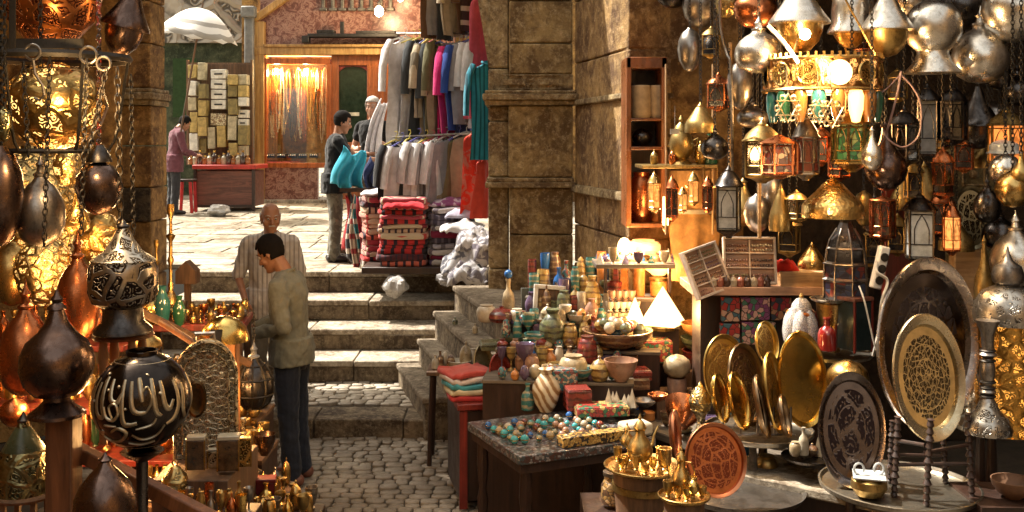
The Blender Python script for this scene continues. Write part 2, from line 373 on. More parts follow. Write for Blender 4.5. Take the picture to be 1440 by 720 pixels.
# side steps that climb along the gateway
side_tread = stone('shade painted side tread', (.26, .21, .15), (.09, .065, .04), 4, .45)  # tread stone darkened in colour so the side steps look shaded
edges = [((-1.05, 9.35), (-.70, 8.05), .35, .15), ((-.86, 9.3), (-.43, 7.72), .58, .34), ((-.72, 9.36), (-.22, 7.45), .82, .57), ((-.55, 9.5), (-.03, 7.5), 1.03, .81)]
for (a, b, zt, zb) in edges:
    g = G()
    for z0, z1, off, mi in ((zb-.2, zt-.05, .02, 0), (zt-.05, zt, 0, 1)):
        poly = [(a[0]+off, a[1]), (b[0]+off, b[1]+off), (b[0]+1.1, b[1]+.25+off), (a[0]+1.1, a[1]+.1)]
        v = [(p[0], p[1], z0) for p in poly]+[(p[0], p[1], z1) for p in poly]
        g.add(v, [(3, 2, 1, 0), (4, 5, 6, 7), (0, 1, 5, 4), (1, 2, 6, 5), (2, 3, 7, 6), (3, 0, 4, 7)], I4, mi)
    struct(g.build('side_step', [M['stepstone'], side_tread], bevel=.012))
# ---- gateway: pier right, pillar left, wall and arch over them
def courses(g, x0, x1, y0, y1, levels, jit=.008, seed=1, split=None, mi=0):
    rd = random.Random(seed)
    for k in range(len(levels)-1):
        a, b = levels[k], levels[k+1]; xs = [x0, x1] if not split or k % 2 else [x0, x0+(x1-x0)*split, x1]
        for p, q in zip(xs, xs[1:]):
            j = rd.uniform(-jit, jit); g.box((p+q)/2, (y0+y1)/2+j, (a+b)/2, q-p-.006, y1-y0, b-a-.008, mi=mi)
PD = 9.2
gate = root('gateway_pier', 'massive carved sandstone gateway pier with moulded bands beside the clothes stall', 'stone pier', (X(747, PD), PD, 0))
ox, oy = X(747, PD), PD
def pz(py): return Z(py, PD)
g = G(); x0, x1 = X(716, PD)-ox, X(806, PD)-ox
courses(g, x0, x1, 0, .9, [0, .35, pz(430), pz(330), pz(264)], .006, 3)
courses(g, x0-.01, x1, .0, .9, [pz(250), pz(148)], .004, 4)
courses(g, x0, x1, .03, .9, [pz(104), pz(60), pz(0), pz(-60), pz(-130)], .004, 6)
g.build('pier_shaft', M['stone'], gate, bevel=.014)
g = G(); xa, xb = X(686, PD)-ox, X(716, PD)-ox
courses(g, xa, xb, .10, .9, [0, .4, .9, pz(380), pz(264), pz(250), pz(170), pz(148), pz(95), pz(-50), pz(-130)], .01, 8)
g.build('pier_edge', M['stone2'], gate, bevel=.018)
for ya, yb, pr in ((148, 141, .05), (141, 132, .09), (132, 127, .05), (264, 256, .045), (256, 250, .02)):
    G().box((xa+x1)/2, .45-pr/2, (pz(ya)+pz(yb))/2, x1-xa+pr, .9+pr, pz(yb)-pz(ya)-.001).build('moulding', M['stone2'], gate, bevel=.01)
g = G(); g.box((x0+x1)/2, .46, (pz(127)+pz(104))/2, x1-x0, .88, pz(104)-pz(127)-.004)
zc = (pz(127)+pz(104))/2; hh = .062
for s_ in (-1, 1):
    cx = s_*.155; g.tube([(cx-.12, .01, zc-hh), (cx+.12, .01, zc-hh), (cx+.12, .01, zc+hh), (cx-.12, .01, zc+hh)], .009, 6, closed=True)
    g.box(cx, .012, zc, .19, .03, .05)
for k in range(3): g.tube([(math.cos(a)*.03, .01, zc+(k-1)*.042+math.sin(a)*.022) for a in [TAU*i/12 for i in range(12)]], .008, 5, closed=True)
g.build('carved_relief', M['stone2'], gate, bevel=.006)
g = G(); g.prism([(X(p, PD)-ox, pz(q_)) for p, q_ in ((687, 96), (687, -130), (640, -130), (655, -70), (668, -20), (677, 30), (683, 70))], .12, .8); g.build('arch_springer', M['stone2'], gate, smooth=0)
# adjoining wall running towards the viewer along the right hand shop
A = Vector((X(808, 9.25), 9.25, 0)); B = Vector((X(884, 7.7), 7.7, 0))
wl = (B-A).length; wa = math.atan2(B.y-A.y, B.x-A.x)
wallr = root('shop_side_wall', 'brown plastered stone wall between the gateway pier and the lamp shop', 'wall', A, wa)
g = G(); lv = [0, .55, .9, 1.28, 1.62, 1.95, 2.68, 3.05, 3.6, 4.2, 5]
rd = random.Random(12)
for k in range(len(lv)-1):
    n = 1 if k % 2 else 2; xs = [wl*i/n for i in range(n+1)]
    for p, q in zip(xs, xs[1:]): g.box((p+q)/2, .25+rd.uniform(-.008, .008), (lv[k]+lv[k+1])/2, q-p-.007, .5, lv[k+1]-lv[k]-.008)
g.build('wall_blocks', M['plaster'], wallr, bevel=.014)
G().box(wl/2, .2, 1.94, wl, .5, .07).build('moulding', M['stone2'], wallr, bevel=.012); G().box(wl/2, .22, 2.70, wl, .5, .05).build('moulding', M['stone2'], wallr, bevel=.012)
# left pillar
LD = 9.6
pil = root('gateway_pillar', 'tall worn sandstone pillar with a dark patch behind the hanging lamps', 'pillar', (X(180, LD), LD, 0))
def lz(py): return Z(py, LD)
g = G(); w = S(66, LD); courses(g, -w/2, w/2, 0, .45, [0, .6, 1.1, lz(312), lz(264), lz(205), lz(148)], .012, 31)
courses(g, -w/2+.03, w/2-.02, .03, .45, [lz(124), lz(60), lz(0), lz(-60), lz(-150)], .01, 32)
g.build('pillar_shaft', M['ochre'], pil, bevel=.016)
g = G()
for ya, yb, pr in ((148, 140, .04), (140, 130, .08), (130, 124, .04)): g.box(0, .225-pr/2, (lz(ya)+lz(yb))/2, w+pr, .45+pr, lz(yb)-lz(ya)-.001)
g.build('moulding', M['stone2'], pil, bevel=.012)
g = G(); g.box(.0, -.012, (lz(312)+lz(264))/2, w*.98, .03, (lz(264)-lz(312))*.98); g.build('dark_patch', stone('dark stone patch', (.11, .08, .045), (.035, .025, .015), 4), pil, bevel=.01)  # darker stone patch laid over one course of the pillar
# gate wall and arch above the opening (out of view, set low and tall to block the sun)
arch = root('gate_arch', 'unseen stone gate arch above the steps, shaped to block the sun', 'arch', (-1.65, 9.65, 0))
g = G(); poly = []
x0a, x1a = -1.7, 1.62; zs = 3.95
poly = [(-5.5, zs), (x0a, zs)]+[(x0a+(x1a-x0a)*(.5-.5*math.cos(PI*i/12)), zs+.22*math.sin(PI*i/12)) for i in range(1, 12)]+[(x1a, zs), (7, zs), (7, 7.6), (-5.5, 7.6)]
g.prism(poly, 0, .7); g.build('arch_sun_block', M['stone'], arch, smooth=0)
# right hand shop room, open to the alley
shop = root('lamp_shop', 'deep dark lamp shop room open towards the alley', 'shop', (3.2, 8.4, 0))
def place_wall(par, name, a, b, z0, z1, mat, th=.2):
    g = G(); d = Vector(b)-Vector(a); g.box(d.length/2, th/2, (z0+z1)/2, d.length, th, z1-z0)
    return g.build(name, mat, par, loc=Vector((a[0], a[1], 0))-par.location, rot=(0, 0, math.atan2(d.y, d.x)))
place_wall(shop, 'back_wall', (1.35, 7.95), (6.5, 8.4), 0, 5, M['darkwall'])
place_wall(shop, 'upper_wall', (B.x, 7.72), (1.75, 7.85), 2.98, 5.2, M['plaster'])
place_wall(shop, 'inner_wall', (B.x, 7.75), (1.75, 7.80), 0, 2.98, M['ochre'])
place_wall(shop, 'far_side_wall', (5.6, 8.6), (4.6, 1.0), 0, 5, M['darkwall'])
g = G(); g.box(3.4-3.2, 7.0-8.4, 4.5, 5.2, 3.2, .12); g.build('ceiling', M['darkwood'], shop)
# left hand shop: back shelf wall behind the lamps
lshop = root('brassware_shop', 'warmly lit brassware shop wall behind the big hanging lamps', 'shop', (-3.4, 6.5, 0))
place_wall(lshop, 'back_wall', (-5.2, 7.2), (-3.25, 8.6), 0, 5, M['ochre'])
place_wall(lshop, 'side_wall', (-5.0, -3), (-5.1, 7.4), 0, 6, M['ochre'])
g = G(); g.box(.0, 0, 4.3, 3.0, 4.0, .12); g.build('ceiling', M['darkwood'], lshop)
# building shells: alley sides behind the viewer, so metal has something true to mirror
for nm, lab, x0_, x1_, y0_, y1_, hgt in (('house', 'ochre house with shuttered openings on the alley side opposite the lamp shop', -6.2, -5.2, -14, 9, 8.5), ('house', 'ochre house rising above the lamp shop', 5.8, 7.0, -14, 9, 7.5), ('house', 'pale house closing the alley behind the viewer', -6, 6, -15, -13.5, 7)):
    h = root(nm, lab, 'house', ((x0_+x1_)/2, (y0_+y1_)/2, 0)); g = G(); g.box(0, 0, hgt/2, x1_-x0_, y1_-y0_, hgt); g.build('wall', M['ochre'], h)
    s_ = 1 if x1_ < 0 else -1; lng = y1_-y0_ > x1_-x0_
    for k in range(5):
        q = G()
        if lng: q.box(s_*((x1_-x0_)/2+.02), -(y1_-y0_)/2+2.5+k*4, 3.9, .06, 1.1, 1.6)
        else: q.box(-4.8+k*2.4, (y1_-y0_)/2+.02, 3.9, 1.1, .06, 1.6)
        q.build('window', M['darkwood'], h, bevel=.01)
# ================================================================== THE FAR STREET
FD = 20.0
zb = street_z(FD)
def PB(g, par, x0, x1, y0, y1, d, th, mi=0):
    p = par.location; g.box((X(x0, d)+X(x1, d))/2-p.x, d+th/2-p.y, (Z(y0, d)+Z(y1, d))/2-p.z, S(x1-x0, d), th, S(y1-y0, d), mi=mi)
marble = N('brown veined marble'); mv = marble.noise(6, 10, .8, dist=1.0)
marble.P(Base_Color=marble.ramp(mv, [(.3, (.05, .018, .012)), (.48, (.15, .05, .035)), (.55, (.38, .22, .16)), (.59, (.11, .03, .022)), (.72, (.24, .11, .07))]), Roughness=.3); marble.bump(mv, .2, .01)
jew = root('jewellery_shop', 'jewellery shop front with golden frame, marble panels and a brightly lit window', 'shop', (X(480, FD), FD, zb))
g = G(); PB(g, jew, 340, 362, -420, 300, FD+.35, .4); PB(g, jew, 356, 900, -420, -60, FD+.3, .5); PB(g, jew, 620, 900, -60, 300, FD+.3, .5); g.build('wall', M['ochre'], jew)
g = G(); PB(g, jew, 358, 371, 30, 287, FD-.05, .3); PB(g, jew, 358, 640, 66, 77, FD-.06, .3); PB(g, jew, 371, 640, 62, 66, FD-.1, .2)
g.box(X(385, FD)-jew.location.x, .1, Z(8, FD)-zb, S(82, FD), .3, S(9, FD), ry=-R(35)); g.build('golden_frame', M['goldwood'], jew, bevel=.01)
g = G(); PB(g, jew, 366, 640, -60, 63, FD+.1, .2); g.build('sign_panel', marble.mat, jew)
g = G()
for i in range(8):
    xx = 452+i*13.5
    PB(g, jew, xx, xx+4.5, -30, 13, FD+.02, .1); PB(g, jew, xx-3, xx+7.5, 11, 15, FD+.01, .1)
    if i in (0, 2, 3, 6): PB(g, jew, xx+4, xx+11, -30, -6, FD+.02, .1)
g.build('sign_lettering', plain('tarnished letter metal', (.16, .14, .11), .5, .6), jew, bevel=.01)
g = G(); PB(g, jew, 432, 560, 47, 52, FD-.25, .25); PB(g, jew, 445, 470, 42, 47, FD-.2, .2); PB(g, jew, 500, 556, 43, 47, FD-.2, .2); PB(g, jew, 478, 483, 30, 47, FD-.2, .1); PB(g, jew, 424, 434, 50, 60, FD-.25, .2); g.build('lamp_rail', M['iron'], jew, bevel=.01)
fr = G()
for a in ((371, 464, 82, 90), (371, 375, 90, 232), (459, 466, 90, 232), (371, 464, 229, 236)): PB(fr, jew, *a, FD, .16)
win = fr.build('window', wood('bright reddish wood', (.5, .13, .03), rough=.3), jew, bevel=.01)  # frame wood, brighter than the shared reddish wood
g = G(); PB(g, jew, 375, 459, 90, 229, FD+.06, .01); g.build('pane', M['glass'], win)
g = G(); PB(g, jew, 372, 466, 80, 236, FD+.75, .05); PB(g, jew, 372, 374, 80, 236, FD+.2, .6); PB(g, jew, 466, 468, 80, 236, FD+.2, .6); PB(g, jew, 372, 466, 230, 236, FD+.2, .6)
g.build('display_case', plain('golden display cloth', (.34, .15, .03), .5, var=.6, sc=14), jew)
g = G(); PB(g, jew, 371, 447, 236, 281, FD+.02, .12); g.build('marble_panel', marble.mat, jew)
g = G(); PB(g, jew, 358, 640, 281, 287, FD-.12, .4); PB(g, jew, 358, 640, 287, 297, FD-.3, .6); g.build('plinth', M['tread'], jew, bevel=.01)
dg = G()
for a in ((466, 476, 77, 284), (516, 532, 77, 284), (476, 516, 77, 92), (476, 516, 200, 284), (532, 620, 77, 284)): PB(dg, jew, *a, FD+.05, .12)
for a in ((536, 541, 85, 280), (552, 557, 85, 280), (568, 573, 85, 280)): PB(dg, jew, *a, FD+.02, .05)
dr = dg.build('door', wood('shop door wood', (.42, .12, .035), rough=.35), jew, bevel=.01)
g = G(); PB(g, jew, 476, 516, 92, 200, FD+.12, .02); g.build('door_pane', plain('dark green glass', (.02, .035, .022), .08), dr)
g = G(); g.prism([(X(p, FD)-jew.location.x, Z(q, FD)-zb) for p, q in ((476, 100), (476, 92), (516, 92), (516, 100), (509, 94.5), (496, 92.8), (483, 94.5))], .08, .13); g.build('door_arch', M['redwood'], dr, smooth=0)
g = G(); PB(g, jew, 487, 505, 158, 163, FD+.09, .02); g.build('notice', plain('paper notice', (.6, .55, .42), .8), dr)
# lamps of the shop window and the sign bulb
for i, (px, py) in enumerate(((388, 100), (431, 100))):
    b = G().ball((0, 0, 0), .055).build('spotlight', M['bulb'], None, W(px, py, FD+.4)); tag(b, ('glaring spot bulb in the corner of the jewellery window', 'glaring spot bulb in the middle of the jewellery window top')[i], 'spot bulb', 'spot bulbs in the jewellery window')
    bulb('window_spot_light', W(px, py+3, FD+.32), 48, (1, .66, .25), .05)
r_ = root('sign_bulb', 'bare lit bulb hanging in front of the marble shop sign', 'bulb', W(533, 16, FD-.6))
G().ball((0, 0, 0), .085, sz=1.2).build('glass_bulb', M['bulb'], r_); G().lathe([(.03, .08), (.035, .13), (.03, .18)], 10).tube([(0, 0, .17), (0, .3, 1.2)], .008).build('cord', M['iron'], r_)
bulb('sign_light', W(533, 16, FD-.75), 40, (1, .75, .45), .08)
r_ = root('sign_bulb', 'dim bulb at the top edge over the carved shop sign', 'bulb', W(563, -2, FD-.4)); G().ball((0, 0, 0), .06).build('glass_bulb', M['bulb'], r_); G().tube([(0, 0, .05), (0, .2, .8)], .008).build('cord', M['iron'], r_)
# necklaces
rd = random.Random(77)
nk = [metal('gold chain', (.9, .6, .2), rough=.3), plain('amber beads', (.5, .15, .02), .2), plain('dark beads', (.05, .02, .015), .25), plain('cream beads', (.7, .6, .4), .3)]
kinds = ['gold', 'amber', 'dark', 'cream']
for i in range(44):
    px = 378+i*1.85+rd.uniform(-.6, .6); k = rd.choice([0, 0, 1, 1, 2, 3]); y0_ = rd.choice([95, 98, 120, 126]); ln = rd.uniform(.7, 1.35) if y0_ < 110 else rd.uniform(.7, 1.1)
    g = G(); w_ = rd.uniform(.02, .04); n = 22
    g.tube([(w_*math.sin(TAU*j/n)+rd.uniform(-.006, .006), rd.uniform(-.01, .01), -ln/2+ln/2*math.cos(TAU*j/n)) for j in range(n)], rd.uniform(.010, .022), 5, closed=True)
    g.lathe([(.004, -ln-.06), (.02, -ln-.035), (.004, -ln)], 6)
    o = g.build('necklace', nk[k], None, W(px, y0_, FD+.3+rd.uniform(0, .25)))
    tag(o, f'{kinds[k]} bead necklace in the lit jewellery window, {ordinal(i+1)} strand from the golden post', 'necklace', 'necklaces in the jewellery window')
for i in range(5):
    o = G().box(0, 0, 0, .19, .3, .10).box(0, -.15, .0, .15, .02, .06, mi=1)
    for q in range(4): o.ball((-.06+q*.04, -.165, .01), .014, mi=2)
    o = o.build('jewel_tray', [M['darkwood'], plain('blue velvet', (.03, .10, .22), .5), M['silver']], None, W(383+i*15, 219, FD+.22), bevel=.005)
    tag(o, ['first', 'second', 'middle', 'fourth', 'last'][i]+' small blue velvet jewel tray counted from the golden post, in the lit window', 'jewel tray', 'blue jewel trays in the window')
# back wall behind umbrella with carved screen
lat = N('carved screen stone'); ls = scroll(lat, 2.2, 20); lf = lat.noise(5, 6)
lat.P(Base_Color=lat.mix(lat.rng(ls, -.3, .4), (.10, .085, .065), (.40, .35, .28)), Roughness=.85); lat.bump(ls, .8, .05)
far = root('carved_facade', 'grey facade with carved screen work above the umbrella', 'facade', (X(270, 22), 22, street_z(22)))
g = G(); PB(g, far, 120, 362, -500, 60, 22, .3); g.build('carved_screen', lat.mat, far)
g = G(); PB(g, far, 60, 362, 60, 300, 22.1, .3); g.build('wall', stone('green grey wall', (.10, .11, .06), (.03, .04, .02), 1.3), far)
g = G(); PB(g, far, 243, 276, 82, 165, 21.8, .12); g.build('shutter', cloth('dark green canvas', (.03, .06, .02)), far)
g = G(); PB(g, far, 343, 356, 20, 225, 19.8, .12); PB(g, far, 338, 358, 8, 24, 19.7, .2); g.build('drain_pipe', plain('grey painted pipe', (.17, .165, .15), .5), far, bevel=.03)
# kiosk
KD = 18.2
kz = street_z(KD)
kt = root('kiosk_counter', 'old brown wooden vendor counter with a red top edge', 'counter', (X(316, KD), KD, kz))
g = G(); PB(g, kt, 276, 356, 240, 291, KD, .8); g.build('chest', wood('worn red brown wood', (.20, .075, .05), rough=.6, axis=0), kt, bevel=.01)
g = G(); PB(g, kt, 270, 359, 232, 238, KD-.06, .95); g.build('top', plain('red edge', (.45, .03, .02), .5), kt, bevel=.01)
g = G()
for q in (272, 354): PB(g, kt, q, q+4, 238, 306, KD-.02, .06)
PB(g, kt, 276, 354, 288, 292, KD-.02, .04); g.build('leg_frame', M['darkwood'], kt)
st = root('stool', 'red plastic stool beside the brown vendor counter', 'stool', (X(262, KD-.3), KD-.3, kz))
g = G(); g.box(0, 0, .56, .3, .3, .04); g.build('seat', M['darkwood'], st, bevel=.01)
for sx_, sy_ in ((-1, -1), (1, -1), (1, 1), (-1, 1)): G().box(sx_*.12, sy_*.12, .27, .05, .05, .54, ry=-sx_*.05).build('leg', plain('red plastic', (.5, .02, .02), .4), st, bevel=.01)
ks = root('box_rack', 'tall rack frame behind the perfume and card boxes', 'rack', (X(308, KD+.7), KD+.7, kz))
g = G()
for q in (262, 352): PB(g, ks, q, q+3, 84, 232, KD+.6, .08)
for q in (88, 226): PB(g, ks, 262, 355, q, q+2, KD+.62, .06)
PB(g, ks, 264, 353, 88, 228, KD+.78, .03); g.build('frame', M['oldwood'], ks)
boxm = [plain('cream card', (.5, .43, .27), .7, var=.45, sc=12), plain('yellow card', (.5, .36, .12), .7, var=.5, sc=12), plain('olive card', (.26, .2, .07), .7, var=.5, sc=12), plain('white card', (.75, .72, .62), .7), spots('patterned card', (.6, .5, .3), (.3, .2, .1), (.7, .6, .35), 30, .6)]
names = ['cream', 'yellow', 'olive', 'white', 'patterned']
slot = plain('black slot', (.01, .01, .01), .5)
def cardbox(px, py, w, h, k, lab, sl=False):
    g = G(); ww, hh_ = S(w, KD+.5), S(h, KD+.5); g.box(0, .1, 0, ww, .2, hh_)
    if sl: g.box(0, -.004, 0, ww*.55, .02, hh_*.16, mi=1)
    o = g.build('box', [boxm[k], slot], None, W(px, py, KD+.45-(0 if sl else .12*((int(px+py)*7) % 5)/5)), (0, R((int(px*3+py) % 5)-2)*.8, R((int(px+py*3) % 9)-4)), bevel=.006); tag(o, lab, 'box', 'boxes on the vendor rack'); return o
for i in range(4): cardbox(307, 104+i*14.3, 21, 12.8, 3, ('topmost', 'second', 'third', 'lowest')[i]+' white slotted box of the stack under the umbrella', True)
for i in range(2): cardbox(341, 160+i*13, 13, 11, 3, ('upper', 'lower')[i]+' white slotted box at the edge of the vendor rack', True)
rows = [(270, 100, 12, 18), (283, 100, 10, 24), (327, 112, 14, 14), (341, 112, 12, 14), (327, 128, 14, 16), (341, 128, 12, 16), (270, 124, 11, 20), (284, 128, 10, 20), (270, 146, 11, 18), (284, 152, 11, 22), (307, 168, 22, 17), (327, 150, 13, 22),
        (341, 143, 12, 12), (284, 178, 12, 26), (297, 194, 10, 30), (311, 192, 12, 30), (326, 180, 12, 34), (341, 190, 13, 28), (272, 172, 10, 28), (272, 200, 11, 24), (285, 205, 10, 20), (341, 212, 12, 14), (327, 210, 11, 18)]
for i, (a, b, c_, d_) in enumerate(rows):
    k = [1, 0, 1, 0, 2, 1, 3, 2, 0, 1, 4, 2, 3][i % 13]
    cardbox(a, b, c_, d_, k, f'{names[k]} {"tall" if d_ > 1.3*c_ else "squarish"} card box on the vendor rack, {["pillar side", "second", "inner", "fourth", "shop side"][[270, 284, 307, 327, 341].index(min([270, 284, 307, 327, 341], key=lambda q: abs(q-a)))]} column, {["topmost", "second", "third", "fourth", "lowest"][min(4, sum(1 for r_ in rows[:] if abs(r_[0]-a) < 5 and r_[1] < b))]} level')
gl = [plain('amber perfume', (.35, .13, .02), .1, coat=1), plain('clear perfume', (.5, .45, .3), .08, coat=1), plain('dark perfume', (.06, .03, .02), .1, coat=1)]
for i in range(13):
    px = 268+i*6.7; h_ = .16+.09*((i*7) % 3)/2; g = G(); g.lathe([(.0, 0), (.045, 0), (.05, .02), (.05, h_*.6), (.02, h_*.75), (.018, h_*.85)], 10); g.lathe([(.024, h_*.85), (.024, h_), (0, h_)], 8, mi=1)
    o = g.build('perfume_bottle', [gl[i % 3], M['gold']], None, (X(px, KD+.15), KD+.15, Z(231.5, KD-.06))); tag(o, f'{["amber", "clear", "dark"][i%3]} perfume bottle with gilt cap, {["first", "second", "third", "fourth", "fifth", "sixth", "seventh", "eighth", "ninth", "tenth", "eleventh", "twelfth", "last"][i]} along the vendor counter', 'bottle', 'perfume bottles on the counter')
# umbrella
UD = 17.2; ub = root('umbrella', 'open white umbrella with grey striped hem over the perfume vendor', 'umbrella', W(284, 12, UD), rot=(R(7), R(10), R(12)))
g = G(); nr = 8; Ru = S(56, UD); v = []; K = 8
for j in range(K+1):
    t = j/K
    for i in range(nr*4):
        a = TAU*i/(nr*4); ph = (i % 4)/4; sag = .05*math.sin(PI*ph)*t
        v.append((Ru*t*math.cos(a)*(1-.10*math.sin(PI*ph)*t), Ru*t*math.sin(a)*(1-.10*math.sin(PI*ph)*t), -.50*t**1.9-sag*.0+.04*math.sin(PI*ph)*t))
n_ = nr*4; g.add(v, [(j*n_+i, (j+1)*n_+i, (j+1)*n_+(i+1) % n_, j*n_+(i+1) % n_) for j in range(K) for i in range(n_)])
um = N('umbrella fabric'); xyz = um.n('SeparateXYZ', {0: um.tc.outputs['Object']})
rr = um.math('SQRT', um.math('ADD', um.math('POWER', xyz.outputs[0], 2.0), um.math('POWER', xyz.outputs[1], 2.0)))
st_ = um.math('MULTIPLY', um.math('GREATER_THAN', um.math('SINE', um.math('MULTIPLY', rr, 46)), .2), um.math('GREATER_THAN', rr, .36))
um.P(Base_Color=um.mix(st_, (.78, .76, .72), (.36, .34, .31)), Roughness=.8); um.b.inputs['Specular IOR Level'].default_value = .2
g.build('canopy', um.mat, ub, solid=.006)
g = G().tube([(0, 0, .1), (0, 0, -2.1)], .018); g.build('pole', M['oldwood'], ub)
for i in range(8):
    a = TAU*i/8; G().tube([(Ru*t*math.cos(a), Ru*t*math.sin(a), -.50*t**1.9-.015) for t in (0, .25, .5, .75, 1)], .006, 4).build('rib', M['iron'], ub)
# plastic bag on street
def crumple(name, mat, loc, r, sz, lab, cat, seed=0, group=None):
    g = G(); n = 20; v = []
    for j in range(13):
        for i in range(n):
            a = TAU*i/n; b = PI*j/12; p = Vector((math.sin(b)*math.cos(a), math.sin(b)*math.sin(a), -math.cos(b)))
            k = .9+.3*noise.noise(p*1.8+Vector((seed, 0, 0)))+.12*abs(noise.noise(p*4+Vector((seed, 3, 0))))
            v.append((p.x*r*k, p.y*r*k, max(-1, p.z)*r*sz*k))
    g.add(v, [(j*n+i, j*n+(i+1) % n, (j+1)*n+(i+1) % n, (j+1)*n+i) for j in range(12) for i in range(n)])
    o = g.build(name, mat, None, loc, smooth=25); return tag(o, lab, cat, group)
bagm = plain('white plastic bag', (.45, .43, .41), .3, var=.15, bump=.8, bd=.02, sc=20)
crumple('plastic_bag', bagm, (X(308, 17.3), 17.3, street_z(17.3)+.1), .2, .55, 'crumpled white plastic bag lying in front of the brown vendor counter', 'plastic bag', 2)
# ================================================================== PEOPLE
SK = plain('skin', (.33, .155, .085), .5, var=.12, bump=.1, sc=20); SKP = plain('paler skin', (.42, .22, .14), .5, var=.12, bump=.1)
HEADS = [(-.118, .018, -.078, -.045), (-.100, .040, -.090, -.015), (-.07, .055, -.092, .035), (-.03, .066, -.090, .07), (.01, .072, -.088, .088), (.05, .075, -.090, .096), (.085, .068, -.078, .088), (.112, .048, -.05, .064), (.126, .02, -.015, .03)]
def loft(g, rings, n=20, M=I4):     # rings: (cx, cy, cz, rx, ry) stacked cross sections
    v = []; k = len(rings)
    for cx, cy, cz, rx, ry in rings:
        for i in range(n):
            a = TAU*i/n; v.append((cx+rx*math.cos(a), cy+ry*math.sin(a), cz))
    f = [(j*n+i, j*n+(i+1) % n, (j+1)*n+(i+1) % n, (j+1)*n+i) for j in range(k-1) for i in range(n)]
    f += [tuple(range(n-1, -1, -1)), tuple(range((k-1)*n, k*n))]
    return g.add(v, f, M)
def limb(g, pts, rads):
    g.tube(pts, rads, 12)
    for p, r in zip(pts, rads): g.ball(p, r*.995, n=10)
def hand(g, w, d, up, side):        # wrist, pointing dir, back-of-hand dir; side = thumb side
    w, d, up = Vector(w), Vector(d).normalized(), Vector(up).normalized(); s = d.cross(up).normalized()*side; up = s.cross(d).normalized()*side
    pc = w+d*.05
    for k in (-1, -.33, .33, 1):
        limb(g, [w+s*k*.014, pc+s*k*.026+d*.035], [.015, .0125])
    for k, L in ((-1, .062), (-.33, .074), (.33, .078), (1, .068)):
        b = pc+s*k*.028+d*.035; m = b+d*L*.5-up*L*.18; e = m+d*L*.28-up*L*.42
        limb(g, [b, m, e], [.0105, .0098, .008])
    b = w+d*.022+s*.024; limb(g, [b, b+s*.028+d*.025-up*.01, b+s*.03+d*.058-up*.022], [.014, .0115, .009])
def remesh(o, vox, it=3):
    r = o.modifiers.new('r', 'REMESH'); r.mode = 'VOXEL'; r.voxel_size = vox; r.use_smooth_shade = True
    s = o.modifiers.new('s', 'SMOOTH'); s.factor = .5; s.iterations = it
def wrinkle(o, size, st):
    t = bpy.data.textures.new('folds', 'CLOUDS'); t.noise_scale = size; t.noise_depth = 2
    d = o.modifiers.new('d', 'DISPLACE'); d.texture = t; d.strength = st; d.mid_level = .5
